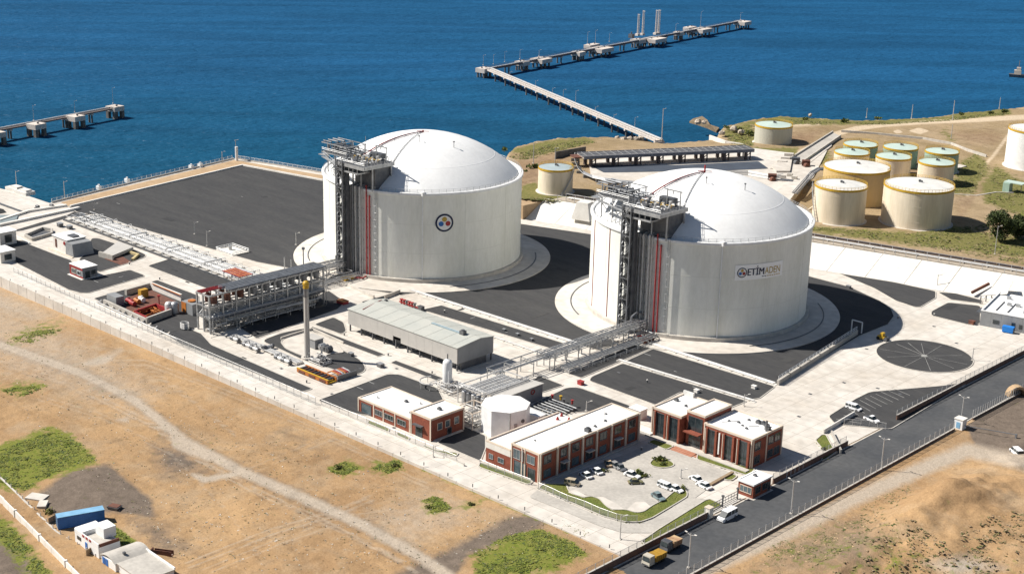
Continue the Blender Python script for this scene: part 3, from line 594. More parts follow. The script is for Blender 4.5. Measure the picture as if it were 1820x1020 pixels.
# ------------------------------------------------------------------ the two LNG tanks
R, HW, DOMEH = 39.0, 34.6, 14.9
def pol(c, ang, r, z): t = math.radians(ang); return (c[0]+r*math.sin(t), c[1]-r*math.cos(t), z)
def dome_z(r): rho = (37.2**2+DOMEH**2)/(2*DOMEH); return HW+.1+math.sqrt(rho*rho-r*r)-(rho-DOMEH)
def handrail(mb, pts, h=1.1, step=2.0, r=.05):
    for k in (h, h*.55): mb.tube([(x, y, z+k) for x, y, z in pts], r, 4)
    for a, b in zip(pts[:-1], pts[1:]):
        n = max(1, int(math.dist(a, b)/step))
        for i in range(n): p = lerp(a, b, i/n); mb.beam(p, (p[0], p[1], p[2]+h), .09)
    p = pts[-1]; mb.beam(p, (p[0], p[1], p[2]+h), .09)
def text_mesh(txt, size):
    cu = bpy.data.curves.new('lettering', 'FONT'); cu.body = txt; cu.size = size; cu.extrude = 0
    o = bpy.data.objects.new('lettering', cu); COL.objects.link(o); bpy.context.view_layer.update()
    me = bpy.data.meshes.new_from_object(o.evaluated_get(bpy.context.evaluated_depsgraph_get()))
    v = [tuple(x.co) for x in me.vertices]; f = [tuple(p.vertices) for p in me.polygons]
    bpy.data.objects.remove(o); bpy.data.meshes.remove(me); bpy.data.curves.remove(cu); return v, f
def bend(c, ang0, z0, vs, rr): # flat (x right, y up) to the tank wall
    return [pol(c, ang0+math.degrees(x/R), rr, z0+y) for x, y, *_ in vs]
def disc(x0, y0, r, n=28): return [(x0+r*math.cos(6.2832*i/n), y0+r*math.sin(6.2832*i/n)) for i in range(n)]
def lng_tank(c, label, mark):
    t = thing('lng_tank', label, 'storage tank', (c[0], c[1], 0), 0, 'domed LNG tanks')
    m = MB(); m.lathe(c[0], c[1], [(51.15, -.1), (51.15, .3), (39.5, .45)], 128); m.build('base_pad', CONC, t)
    m = MB(); m.lathe(c[0], c[1], [(45.6, .40), (45.6, .52), (45.2, .52), (45.2, .40)], 96, a0=math.radians(-150), a1=math.radians(-28))
    m.build('drain_channel', GALVD, t); m = MB(); m.lathe(c[0], c[1], [(45.6, .40), (45.6, .52), (45.2, .52), (45.2, .40)], 96, a0=math.radians(60), a1=math.radians(140)); m.build('drain_channel', GALVD, t)
    m = MB(); m.lathe(c[0], c[1], [(40.1, .2), (40.1, 1.7), (39.9, 1.8), (39, 1.8)], 128); m.build('ring_beam', KERB, t)
    m = MB(); m.lathe(c[0], c[1], [(R, 1.7), (R, HW-1.0)], 160); m.build('wall', TANKW, t, smooth=True)
    m = MB(); m.lathe(c[0], c[1], [(R, HW-1.05), (R+.55, HW-.8), (R+.55, HW), (R-.1, HW+.15), (R-.5, HW+.15), (R-.6, HW-.45), (R-1.7, HW-.45), (R-1.9, HW+.12)], 160); m.build('rim_kerb', WHITE, t)
    m = MB(); pr = [(37.2, HW+.05)]+[(r, dome_z(r)) for r in (36, 34, 32, 30, 28.4)]+[(r, dome_z(r)) for r in (26, 23, 20, 17, 14, 11, 8, 5, 2.5, .05)]
    m.lathe(c[0], c[1], pr, 128); m.build('dome', DOME, t, smooth=True)
    m = MB(); m.lathe(c[0], c[1], [(28.5, dome_z(28.5)-.02), (28.42, dome_z(28.4)+.03), (28.2, dome_z(28.2)+.03), (28.1, dome_z(28.1)-.02)], 96); m.build('dome_joint', DOME, t)
    m = MB()
    for z in (11.4, 22.6): m.lathe(c[0], c[1], [(R+.005, z), (R+.03, z+.04), (R+.03, z+.12), (R+.005, z+.16)], 128)
    m.build('joint_band', SEAM, t)
    for k in range(12): m = MB(); a = k*30+11; m.cyl(pol(c, a, R+.02, 2), pol(c, a, R+.02, HW-1), .045, 4); m.build('vertical_seam', SEAM, t)
    m = MB(); handrail(m, [pol(c, a, R-.2, HW+.15) for a in range(8, 345, 4)], 1.2, 3, .045); m.build('rim_handrail', GALV, t)
    m = MB(); m.cyl(pol(c, 47, R+.35, .4), pol(c, 47, R+.35, HW-.4), .24, 8); m.b3(*[x for k in zip((c[0]-.8+R*math.sin(.82), c[1]-.8-R*math.cos(.82)), (c[0]+.8+R*math.sin(.82), c[1]+.8-R*math.cos(.82))) for x in k], HW-.9, HW+.5)
    m.build('downpipe', WHITE, t)
    # red fire water risers and the ring main over the dome
    for a in (15.2, 17.2):
        m = MB(); m.cyl(pol(c, a, R+.6, .5), pol(c, a, R+.6, HW+(1.6 if a < 16 else -2)), .27, 8)
        for z in range(4, 34, 4): m.beam(pol(c, a, R, z), pol(c, a, R+.7, z), .25)
        if a < 16: m.tube([pol(c, a, R+.6, 1.2), pol(c, a, R+3, 1.0), pol(c, a-6, R+5.5, .8)], .28, 6)
        m.build('fire_water_riser', RED, t)
    if mark == 'word':
        for a in (-1.5-31, -14): m = MB(); m.cyl(pol(c, a-2, R+.12, 1), pol(c, a-2, R+.12, HW-1), .13, 6); m.build('fire_water_riser', RED, t)
    for a, r0, mm in ((4.6, .35, GALV), (6.2, .45, PIPEG), (8.0, .3, PIPEW), (9.4, .3, PIPEG), (11.2, .42, PIPEW), (12.8, .25, GALV)):
        m = MB(); m.cyl(pol(c, a, R+.9, 1.0), pol(c, a, R+.9, HW+.7), r0, 8)
        m.cyl(pol(c, a, R+.9, HW+.6), pol(c, a, R-2.5, HW+.9), r0*.8, 6)
        for z in range(3, 34, 4): m.beam(pol(c, a, R, z), pol(c, a, R+1.0, z), .2)
        m.build('riser_pipe', mm, t)
    m = MB()                                                     # caged ladder right of the red risers
    for a in (20.6, 21.8): m.cyl(pol(c, a, R+.55, 2), pol(c, a, R+.55, HW), .09, 5)
    for i in range(90): m.beam(pol(c, 20.6, R+.55, 2+i*.36), pol(c, 21.8, R+.55, 2+i*.36), .05)
    for i in range(12): m.tube([pol(c, 20.4, R+.5, 3+i*2.6), pol(c, 20.6, R+1.4, 3+i*2.6), pol(c, 21.8, R+1.4, 3+i*2.6), pol(c, 22, R+.5, 3+i*2.6)], .05, 4)
    m.build('ladder', GALV, t)
    # stair tower at the -y side
    x, y = c[0]+.6, c[1]-R-2.6
    m = MB()
    for dx in (-1.9, 1.9):
        for dy in (-1.5, 1.5): m.beam((x+dx, y+dy, .3), (x+dx, y+dy, 45), .34)
    for k in range(12):
        z = 1+k*3.7
        for dx in (-1.9, 1.9): m.beam((x+dx, y-1.5, z), (x+dx, y+1.5, z), .2); m.beam((x+dx, y-1.5, z), (x+dx, y+1.5, z+3.7), .12)
        for dy in (-1.5, 1.5): m.beam((x-1.9, y+dy, z), (x+1.9, y+dy, z), .2)
    m.build('stair_tower_frame', PIPEG, t)
    m = MB(); m.b3(x-1.8, x+1.8, y+1.3, y+1.38, .5, 44); m.build('stair_screen', GRATE, t)
    m = MB(); m.b3(x+1.74, x+1.8, y-1.3, y+1.25, .5, 44); m.build('stair_screen', GRATE, t)
    m = MB()
    for k in range(12):
        z = 1+k*3.6; s_ = 1 if k % 2 else -1
        m.add([(x-1.5*s_, y-1.2, z), (x+1.5*s_, y-1.2, z+3.4), (x+1.5*s_, y+1.2, z+3.4), (x-1.5*s_, y+1.2, z)], [(0, 1, 2, 3), (3, 2, 1, 0)])
        m.beam((x-1.5*s_, y-1.25, z+1), (x+1.5*s_, y-1.25, z+4.4), .1)
        for j in range(8): p = lerp((x-1.5*s_, y, z), (x+1.5*s_, y, z+3.4), j/8); m.b3(p[0]-.15, p[0]+.15, y-1.2, y+1.2, p[2]+.05, p[2]+.12)
    m.build('stair_flight', GALV, t)
    m = MB(); m.b3(x-2.6, x-2.1, y-.6, y+.6, .3, 44.5); m.build('cable_riser', PIPEG, t)
    m = MB(); m.b3(x+2.2, x+3.1, y-.4, y+1.0, .3, 44.5); m.build('cable_riser', GALVD, t)
    # pump platform over the rim
    X0, X1, Y0, Y1, ZD = c[0]-1.5, c[0]+14.5, c[1]-R-3.6, c[1]-R+11, 44.2
    m = MB(); m.b3(X0, X1, Y0, Y1, ZD-.5, ZD-.1); m.build('platform_deck', GALVD, t)
    m = MB()
    for yy in (Y0, Y1): m.b3(X0, X1, yy-.15, yy+.15, ZD-1.4, ZD-.12)
    for xx in (X0, X1): m.b3(xx-.15, xx+.15, Y0, Y1, ZD-1.3, ZD-.02)
    for k in range(1, 5): yy = Y0+(Y1-Y0)*k/5; m.b3(X0+.2, X1-.2, yy-.12, yy+.12, ZD-1.2, ZD-.52)
    for xx, yy in ((X0+.5, Y1-2), (X0+5, Y0+3.9), (X1-.6, Y0+4.4), (X1-.6, Y1-1), (X0+7, Y1-2), (X0+9.5, Y0+4.0)):
        r = math.hypot(xx-c[0], yy-c[1]); m.beam((xx, yy, (dome_z(r) if r < 37 else HW)-.2), (xx, yy, ZD-.5), .42)
    m.build('platform_frame', GALV, t)
    m = MB(); m.b3(X0+3.4, X1-1.2, Y0+6.2, Y1-.8, HW-1.5, ZD-1.5); m.build('dark_underdeck_box', GALVD, t)  # dark box added to stand for the shaded open space under the deck
    m = MB()
    for a, b in (((X0, Y0, ZD-3.2), (X1-4, Y0, ZD-3.2)), ((X0, Y0, ZD-3.2), (X0, Y0+6, ZD-3.2)), ((X1-4, Y0, ZD-3.2), (X1-4, Y0+6, ZD-3.2)), ((X0, Y0+6, ZD-3.2), (X1-4, Y0+6, ZD-3.2))): m.beam(a, b, .3, .6)
    for k in range(6): q = (X0+k*(X1-4-X0)/5, Y0); m.beam((*q, ZD-3.2), (*q, ZD-.5), .14)
    m.b3(X0, X1-4, Y0, Y0+6, ZD-3.3, ZD-3.2); m.build('lower_landing', GALV, t)
    m = MB(); handrail(m, [(X0, Y1, ZD), (X0, Y0, ZD), (X1, Y0, ZD), (X1, Y1, ZD), (X0, Y1, ZD)], 1.2, 1.6, .06); m.build('platform_handrail', GALV, t)
    rr = random.Random(3)
    for k, (xx, yy) in enumerate([(X0+3, Y0+3), (X0+6.5, Y0+5), (X0+10.5, Y0+4), (X0+4, Y0+9), (X0+8, Y0+10), (X0+12.5, Y0+9.5)]):
        m = MB(); m.cyl((xx, yy, ZD-.1), (xx, yy, ZD+.9), .85, 10); m.cyl((xx, yy, ZD+.9), (xx, yy, ZD+2.0), .45, 8); m.cyl((xx, yy, ZD+1.2), (xx+1.8, yy, ZD+1.2), .25, 6); m.box(xx, yy, ZD+2.0, .9, .9, .4)
        m.build('pump_well_head', (PIPEG, GALVD, PIPEW)[k % 3], t)
    m = MB()
    for k in range(14):
        xx, yy = X0+rr.uniform(.8, 15), Y0+rr.uniform(.8, 13); m.tube([(xx, yy, ZD+.6), (xx+rr.uniform(-4, 4), yy, ZD+.6), (xx+rr.uniform(-3, 3), yy+rr.uniform(-5, 5), ZD+1.1)], rr.uniform(.1, .25), 6)
    m.build('platform_pipework', PIPEW, t)
    for k in range(9): m = MB(); m.tube([(X0+2+k*1.4, Y0+7+(k % 3), ZD+.2), (X0+2+k*1.4, Y0+7+(k % 3), ZD+1.3), (X0+3.2+k*1.4, Y0+7+(k % 3), ZD+1.3)], .12, 5); m.build('valve_guard', YELL, t)
    m = MB(); m.b3(X0+6, X0+12, Y1-3, Y1-.5, ZD+.0, ZD+2.6); m.b3(X0+7.5, X0+8.5, Y1-3.05, Y1-2.9, ZD+.1, ZD+2.1); m.build('instrument_cabin', GALVD, t)
    m = MB()                                                     # hoist gantry
    for xx in (X0+9.5, X0+15): m.beam((xx, Y0+11.5, ZD), (xx, Y0+11.5, ZD+5.6), .3)
    m.beam((X0+9, Y0+11.5, ZD+5.6), (X0+15.6, Y0+11.5, ZD+5.6), .36); m.beam((X0+12, Y0+11.5, ZD+5.6), (X0+12, Y0+11.5, ZD+4.4), .25); m.build('hoist_gantry', GALV, t)
    m = MB(); m.cyl((X0+1, Y1-1, ZD), (X0+1, Y1-1, ZD+7.5), .09, 5); m.build('lightning_rod', GALV, t)
    # second, upper valve terrace to the left over the rim, with its bent walkway
    U0, U1, V0, V1, ZU = c[0]-21, c[0]-6.5, c[1]-R+5.5, c[1]-R+15.5, 43.6
    m = MB(); m.b3(U0, U1, V0, V1, ZU-.5, ZU-.1); m.build('platform_deck', GALVD, t)
    m = MB()
    for xx, yy in ((U0+.4, V0+2.6), (U1-.4, V0+.4), (U0+.4, V1-.4), (U1-.4, V1-.4), (U0+7, V0+.6), (U0+7, V1-.4)):
        r = math.hypot(xx-c[0], yy-c[1]); z = (dome_z(r) if r < 37 else HW)-.2; m.beam((xx, yy, z), (xx, yy, ZU+3.2), .36)
    for yy in (V0, V1):
        for z in (ZU-.6, ZU+3.2): m.beam((U0, yy, z), (U1, yy, z), .32)
    for xx in (U0, U0+7, U1): m.beam((xx, V0, ZU+3.2), (xx, V1, ZU+3.2), .3); m.beam((xx, V0, ZU-.6), (xx, V1, ZU-.6), .3)
    m.build('platform_frame', GALV, t)
    m = MB()
    for k in range(4): yy = V0+1.5+k*2.4; m.tube([(U0-.8, yy, ZU+3.6), (U0+4+k, yy, ZU+3.6), (U0+4+k, yy, ZU+1.5), (U1+3, yy, ZU+1.5)], .2+.07*(k % 3), 6)
    for k in range(5): xx = U0+2+k*2.6; m.tube([(xx, V0+2, ZU), (xx, V0+2, ZU+2.2), (xx, V1-2, ZU+2.2), (xx, V1-2, ZU)], .26, 6)
    m.build('manifold_pipe', PIPEG, t)
    for k in range(4):
        xx = U0+2.5+k*3.2; m = MB(); m.cyl((xx, V0+4.6, ZU), (xx, V0+4.6, ZU+1.2), .7, 8); m.cyl((xx, V0+4.6, ZU+1.2), (xx, V0+4.6, ZU+2.4), .95, 8); m.build('relief_valve', GALVD, t)
    m = MB(); handrail(m, [(U0, V1, ZU), (U0, V0, ZU), (U1, V0, ZU), (U1, V1, ZU), (U0, V1, ZU)], 1.2, 1.5, .06)
    handrail(m, [(U0-2, V0+1.5, ZU-2), (U0-2, V0+7.5, ZU-2)], 1.2, 1.5, .06); m.build('platform_handrail', GALV, t)
    m = MB(); m.b3(U0-3.4, U0-.1, V0+1, V0+8, ZU-2.4, ZU-2.1); m.beam((U0-3, V0+4, ZU-2.3), (U0+1, V0+6, HW+1), .25); m.build('side_landing', GALV, t)
    pts = [(U0+1, V0-.1, ZU-1.2), (c[0]-9, c[1]-R+1.6, ZU-2.6), (X0-.2, Y0+2.5, ZU-1.8)]
    m = MB()
    for dz in (0, 1.1): m.tube([(x_, y_, z_+dz) for x_, y_, z_ in pts], .09, 5)
    m.strip([(p[0], p[1]) for p in pts], 1.3, ZU-2.5, ZU-2.3); m.build('bent_walkway', GALV, t)
    m = MB()                                                     # lattice wind screen below the left deck
    for k in range(6):
        p = lerp((c[0]-15, c[1]-R+5, 0), (c[0]-3, c[1]-R+1.4, 0), k/5); m.beam((p[0], p[1], HW), (p[0], p[1], ZU-2), .14)
        if k < 5:
            q = lerp((c[0]-15, c[1]-R+5, 0), (c[0]-3, c[1]-R+1.4, 0), (k+1)/5)
            for z in (HW+.4, HW+2.4, HW+4.4): m.beam((p[0], p[1], z), (q[0], q[1], z+2), .1); m.beam((p[0], p[1], z+2), (q[0], q[1], z), .1)
    m.build('lattice_bracing', GALV, t)
    # dome pipes: two walkway pipes to the crown, one thin line to the rim
    crown = (c[0]+.5, c[1]-.5)
    for off, r_, mm in ((0, .22, RED), (1.3, .16, GALV)):
        a = (c[0]-5+off, c[1]-25.5-off); P = []
        for k in range(11):
            q = lerp(a, crown, k/10); P.append((q[0], q[1], dome_z(math.hypot(q[0]-c[0], q[1]-c[1]))+.75-.04*k))
        P = [(a[0]-3, a[1]-3, ZD-1.5)]+P; m = MB(); m.tube(P, r_, 6)
        for p in P[2::2]: m.beam((p[0], p[1], p[2]-.7), p, .16)
        m.build('dome_pipe', mm, t)
    m = MB(); P = []
    for k in range(11): q = pol(c, 22, .5+3.45*k, 0); P.append((q[0], q[1], dome_z(math.hypot(q[0]-c[0], q[1]-c[1]))+.3))
    m.tube(P, .13, 5); m.build('dome_pipe', PIPEG, t)
    m = MB(); m.cyl((*crown, dome_z(0)), (*crown, dome_z(0)+(2.6 if mark == 'word' else .9)), .3, 8); m.beam((crown[0]-2, crown[1]-1.5, dome_z(0)+.5), (crown[0]+2, crown[1]+1.5, dome_z(0)+.5), .22); m.build('crown_vent', RED, t)
    for a, r_ in ((88, 18), (40, 12)): p = pol(c, a, r_, dome_z(r_)); m = MB(); m.cyl(p, (p[0], p[1], p[2]+2.2), .12, 5); m.box(p[0], p[1], p[2]+2, .5, .5, .4); m.build('level_gauge', GALVD, t)
    if mark == 'disc':
        def flat(name, pts, mm, k): m = MB(); m.add(bend(c, 59, 23.3, pts, R+.12+.03*k), [tuple(range(len(pts)))]); return m.build(name, mm, t)
        flat('emblem', disc(0, 0, 3.45, 40), NAVY, 0); flat('emblem_field', disc(0, 0, 2.75, 40), WHITE, 1)
        flat('emblem_dot', disc(0, 1.35, .95), GOLD, 2); flat('emblem_dot', disc(-1.25, -.35, .95), BLUE, 2); flat('emblem_dot', disc(1.35, -.3, .95), RED, 2)
    if mark == 'word':
        cx_ = 67.8; LW, LH = 18.8, 5.3
        pts = [(-LW/2+LW*k/16, -LH/2) for k in range(17)]+[(LW/2-LW*k/16, LH/2) for k in range(17)]
        m = MB(); m.add(bend(c, cx_, 24.3, pts, R+.2), [(k, k+1, 32-k, 33-k) for k in range(16)]); bd = m.build('name_board', BOARD, t)
        def flat(name, pts, mm, k): m = MB(); m.add(bend(c, cx_, 24.3, pts, R+.22+.02*k), [tuple(range(len(pts)))]); return m.build(name, mm, bd)
        x_ = -6.9
        flat('emblem', disc(x_, 0, 1.75, 36), NAVY, 1); flat('emblem_field', disc(x_, 0, 1.42, 36), WHITE, 2)
        flat('emblem_dot', disc(x_, .72, .5), GOLD, 3); flat('emblem_dot', disc(x_-.62, -.3, .55), BLUE, 3); flat('emblem_dot', disc(x_+.66, -.3, .55), RED, 3)
        def word(txt, size, x0, y0, mm, wmax, bold=0):
            v, f = text_mesh(txt, size); xs = [p[0] for p in v]; k = wmax/(max(xs)-min(xs))
            for db in ([0, bold, -bold] if bold else [0]):
                m = MB(); m.add(bend(c, cx_, 24.3, [((p[0]-min(xs))*k+x0+db, p[1]+y0) for p in v], R+.29+abs(db)*.1+(.004 if db < 0 else 0)), f); m.build('lettering', mm, bd)
        word('ET\u0130M', 3.4, -4.9, -1.1, NAVY, 6.2, .09); word('ADEN', 3.4, 1.6, -1.1, GOLD, 6.6)
        v = [(k, y) for k, y in ((.2, -2.0), (8.6, -2.0), (8.6, -1.72), (.2, -1.72))]
        for k in range(8): flat('lettering', [(.6+k*1.0, -1.95), (1.35+k*1.0, -1.95), (1.35+k*1.0, -1.68), (.6+k*1.0, -1.68)], GOLD if k > 1 else NAVY, 3)
    return t
C1 = (-114.8, -28.5); C2 = (0.0, 0.0)
lng_tank(C1, 'white domed LNG tank with a round three dot emblem, beside the big empty lot', 'disc')
lng_tank(C2, 'white domed LNG tank carrying the ETİMADEN name board', 'word')
# ------------------------------------------------------------------ cream oil tanks on the terrace
def oil_tank(u, v, hw, h, label, shell=CREAM, roof=MINT, stair=None, railback=True, gz=TOPZ, low=0):
    c = G(u, v, gz+h); d = np.dot(np.array(c)-CAM, FW); r = hw*d/F
    t = thing('oil_tank', label, 'storage tank', (c[0], c[1], gz-.6), 0, 'oil tanks on the terrace'); T = gz+h
    m = MB(); m.lathe(c[0], c[1], [(r+1.0, gz-2), (r+1.0, gz+.25), (r, gz+.3)], 48); m.build('base_ring', CONC, t)
    m = MB(); m.lathe(c[0], c[1], [(r, gz-.5), (r, T)], 64); m.build('shell', shell, t, smooth=True)
    m = MB()
    for k in range(1, 5): z = gz+h*k/5; m.lathe(c[0], c[1], [(r+.002, z), (r+.03, z+.03), (r+.03, z+.1), (r+.002, z+.13)], 64)
    m.build('shell_seam', shell, t)
    m = MB(); m.lathe(c[0], c[1], [(r, T), (r*.5, T+r*.045), (.05, T+r*.09)], 64); m.build('roof', roof, t, smooth=True)
    m = MB(); m.lathe(c[0], c[1], [(r+.02, T-.75), (r+.16, T-.75), (r+.16, T+.12), (r-.1, T+.12)], 64); m.build('rim_band', YELL, t)
    m = MB(); n = max(18, int(r*4)); a0 = 90 if railback else -180; P = [pol(c, a0+k*(270 if railback else 360)/n-(0 if railback else 0), r-.05, T) for k in range(n+1)]
    if railback: P = [pol(c, 95+k*(190)/n, r-.05, T) for k in range(n+1)]
    handrail(m, P, 1.2, 2.4, .06); m.build('rim_handrail', YELL, t)
    m = MB(); m.cyl((c[0], c[1], T+r*.08), (c[0], c[1], T+r*.09+.9), .5, 8); m.box(c[0]+.8, c[1], T+r*.085, .9, .6, .8); m.build('roof_vent', GALVD, t)
    if stair:
        m = MB(); n = 26
        for k in range(n+1):
            a = stair[0]+(stair[1]-stair[0])*k/n; z = gz+h*k/n; p, q = pol(c, a, r+.1, z), pol(c, a, r+1.1, z); m.beam(p, q, .5, .08)
            if k % 2 == 0: m.beam(q, (q[0], q[1], z+1.1), .08)
        m.tube([pol(c, stair[0]+(stair[1]-stair[0])*k/n, r+1.1, gz+h*k/n+1.1) for k in range(n+1)], .07, 4)
        m.tube([pol(c, stair[0]+(stair[1]-stair[0])*k/n, r+1.12, gz+h*k/n) for k in range(n+1)], .14, 4)
        m.build('stairway', GALV, t)
    return t
T1H = 10.1
oil_tank(1375.7, 221.4, 33, T1H, 'pale oil tank with mint roof, alone by the shore left of the hill road', mat('pale_tank_paint', (.52, .50, .42), (.44, .43, .37), .25, .6, stretch=(1, 1, .12)), MINT, (200, 280), gz=TOPZ-.8)
oil_tank(1530, 256, 30, 9.6, 'grey green tank with mint roof at the back left corner of the group', MINTD, MINT)
oil_tank(1601.2, 261, 30.3, 9.8, 'mint roofed tank with mint wall at the back middle of the oil tank group', MINTD, MINT)
oil_tank(1674.6, 268.5, 29.5, 10.0, 'mint roofed tank with mint wall at the back right corner of the oil tank group', MINTD, MINT)
oil_tank(1514.4, 270, 31, 9.6, 'mint roofed pale tank just behind the large weathered oil tank', CREAM, MINT)
oil_tank(1588.6, 277.7, 31, 9.6, 'cream tank with mint roof in the middle of the oil tank group', CREAM, MINT)
oil_tank(1665, 288, 31.3, 10.2, 'cream tank with mint roof and yellow rim right of the middle, behind the widest tank', CREAM, MINT)
oil_tank(1523.6, 296, 58, 15.8, 'large weathered oil tank with rusty yellow wall and white roof', CREAMY, PINKW, None, True)
oil_tank(1495, 328.5, 46, 15.3, 'cream front left oil tank with pipe ramp on its side and white roof', CREAM, PINKW, (-18, -50), False)
oil_tank(1634, 328.5, 61, 16.4, 'widest cream oil tank at the front of the group with pale roof', CREAM, PINKW, None, False)
oil_tank(988, 297, 31, 11.3, 'small cream oil tank with yellow rim standing between the two LNG tanks', CREAM, mat('blue_grey_roof', (.36, .42, .43), (.30, .36, .37), .3, .6), (60, 110), True)
oil_tank(1842, 229, 47, 19.3, 'tall white oil tank cut off by the right edge', WHITE, PINKW, None, False)
# slanted mint slab and concrete valve box on the terrace
p = G(1790, 340, TOPZ+.3); t = thing('valve_shelter', 'pale mint valve shelter with flat overhanging roof on the grass', 'shelter', p, 0)
m = MB(); m.box(p[0], p[1], TOPZ-1, 3.2, 3.6, 5.4); m.build('wall', MINTD, t); m = MB(); m.box(p[0]+2.4, p[1]+2.2, TOPZ+4.4, 9, 5, .3); m.build('roof', MINT, t)
m = MB(); m.beam((p[0]+5, p[1]+3.6, TOPZ-1), (p[0]+5, p[1]+3.6, TOPZ+4.4), .25); m.build('post', GALV, t)
for u, v, lx, ly, lab in ((1704, 296, 5, 7, 'square concrete slab on the slope behind the oil tanks'),):
    p = G(u, v, TOPZ+.2); m = MB(); m.box(p[0], p[1], TOPZ-1, lx, ly, 1.5); tag(m.build('concrete_slab', CONC), lab, 'slab')
# bund wall bending round the tank group
wl = [(1496, 236), (1560, 241), (1640, 249), (1690, 258), (1720, 270), (1752, 280)]
t = thing('bund_wall', 'low pale bund wall bending round the back of the oil tanks', 'wall', G(1640, 249, TOPZ))
m = MB(); m.strip([G2(u, v, TOPZ) for u, v in wl], .6, TOPZ-2, TOPZ+1.5); m.build('wall', KERB, t)
wl = [(1692, 346), (1735, 349), (1770, 343), (1800, 344)]
m = MB(); m.strip([G2(u, v, TOPZ) for u, v in wl], .7, TOPZ-1.5, TOPZ+.5); tag(m.build('drain_kerb', KERB), 'pale drain kerb crossing the grass right of the widest oil tank', 'kerb')
# ------------------------------------------------------------------ jetties
def jetty(name, label, A, B, w, npile, deckm, zt=2.2):
    t = thing(name, label, 'jetty', (A[0], A[1], SEA_Z))
    d = np.array([B[0]-A[0], B[1]-A[1]]); L = np.hypot(*d); d /= L; nn = np.array([-d[1], d[0]]); h = math.atan2(d[1], d[0])
    nslab = max(2, npile)
    for k in range(nslab):                                       # deck spans
        a = np.array(A[:2])+d*(L*k/nslab+.08); b = np.array(A[:2])+d*(L*(k+1)/nslab-.08); c = (a+b)/2
        m = MB(); m.box(c[0], c[1], zt-.8, np.hypot(*(b-a)), w, .8, h); m.build('deck_span', deckm, t)
    for k in range(npile+1):
        c = np.array(A[:2])+d*(L*(k/npile)); m = MB(); m.box(c[0], c[1], zt-1.7, 1.3, w+.8, .9, h); cb = m.build('pile_cap', PIER, t)
        for s_ in (-1, 1):
            q = c+nn*s_*w*.34; m = MB(); m.cyl((q[0], q[1], SEA_Z-6), (q[0], q[1], zt-1.7), .55, 8); m.build('pile', PIERD, cb)
    m = MB()
    for k, off in enumerate((-.36, -.28, -.2, -.12)):
        a = np.array(A[:2])+nn*w*off; b = np.array(B[:2])+nn*w*off; m.cyl((a[0], a[1], zt+.55), (b[0], b[1], zt+.55), .22, 6)
    m.build('pipeline', PIPEW, t)
    m = MB(); a = np.array(A[:2])+nn*w*.47; b = np.array(B[:2])+nn*w*.47; handrail(m, [(a[0], a[1], zt), (b[0], b[1], zt)], 1.1, 4, .07); m.build('handrail', GALV, t)
    return t
JZ = 2.2
JC, JE, JS = G(868, 122, JZ), G(1315, 38, JZ), G(1172, 248, JZ+.4)
jetty('trestle', 'pale approach trestle running from the shore out to the corner dolphin', JS, JC, 5.5, 14, PIER)
jetty('loading_jetty', 'dark decked loading jetty running right from the corner dolphin', JC, JE, 5, 17, mat('dark_deck', (.17, .14, .14), (.12, .1, .1), .3, .8), JZ+.003)
def dolphin(u, v, lx, ly, label, h=3.0, name='mooring_dolphin', group='mooring dolphins along the loading jetty'):
    p = G(u, v, JZ); d = np.array(JE[:2])-np.array(JC[:2]); rz = math.atan2(d[1], d[0])
    t = thing(name, label, 'dolphin', (p[0], p[1], SEA_Z), rz, group); W0 = WM[t.name]; c, s_ = math.cos(rz), math.sin(rz)
    m = MB(); m.box(p[0], p[1], JZ-h+.4, lx, ly, h, rz); m.build('pile_cap', PIER, t)
    for i in (-1, 0, 1):
        for j in (-1, 1):
            x_, y_ = i*lx*.36, j*ly*.34; q = (p[0]+x_*c-y_*s_, p[1]+x_*s_+y_*c); m = MB(); m.cyl((q[0], q[1], SEA_Z-6), (q[0], q[1], JZ-h+.5), .7, 8); m.build('pile', PIERD, t)
    for i in (-1, 1): m = MB(); x_ = i*lx*.25; m.cyl((p[0]+x_*c, p[1]+x_*s_, JZ+.4), (p[0]+x_*c, p[1]+x_*s_, JZ+1.3), .4, 8, .6); m.build('bollard', GALVD, t)
    return t
for u, v, lx, ly, lab in [(860, 122, 9, 8, 'dolphin at the corner where trestle and loading jetty meet'), (928, 110, 8, 8, 'small dolphin nearest the jetty corner'), (962, 105, 13, 11, 'wide dolphin second from the jetty corner'), (1028, 93, 8, 8, 'small dolphin between the two left wide platforms'),
                          (1069, 86, 17, 12, 'wide dolphin platform left of the loading arms'), (1052, 80, 14, 6, 'narrow platform behind the jetty left of the loading arms'), (1163, 69, 18, 13, 'wide platform in front of the paired loading arms'), (1134, 71, 10, 9, 'platform under the left loading arms'),
                          (1206, 58, 6, 7, 'small dolphin right of the loading arms'), (1248, 52, 17, 11, 'wide dolphin near the far end of the jetty'), (1226, 49, 13, 6, 'narrow platform behind the jetty near its far end'), (1320, 39, 13, 11, 'dolphin at the far end of the loading jetty')]:
    dolphin(u, v, lx, ly, lab)
def loading_arm(u, v, hpx, label):
    p = G(u, v, JZ); h = hpx*np.dot(np.array(p)-CAM, FW)/F/.97
    t = thing('loading_tower', label, 'loading tower', p, 0, 'tall loading arms on the jetty')
    m = MB(); m.cyl(p, (p[0], p[1], p[2]+h), .6, 8, .38); m.build('mast', PIER, t)
    m = MB(); m.cyl((p[0]+1.4, p[1], p[2]+1), (p[0]+1.4, p[1], p[2]+h*.96), .28, 6); m.beam((p[0]-.5, p[1], p[2]+h*.98), (p[0]+1.9, p[1], p[2]+h*.98), .6); m.build('product_pipe', PIPEW, t)
    m = MB(); m.box(p[0], p[1], p[2], 3, 3, 1.6); m.build('pedestal', PIER, t)
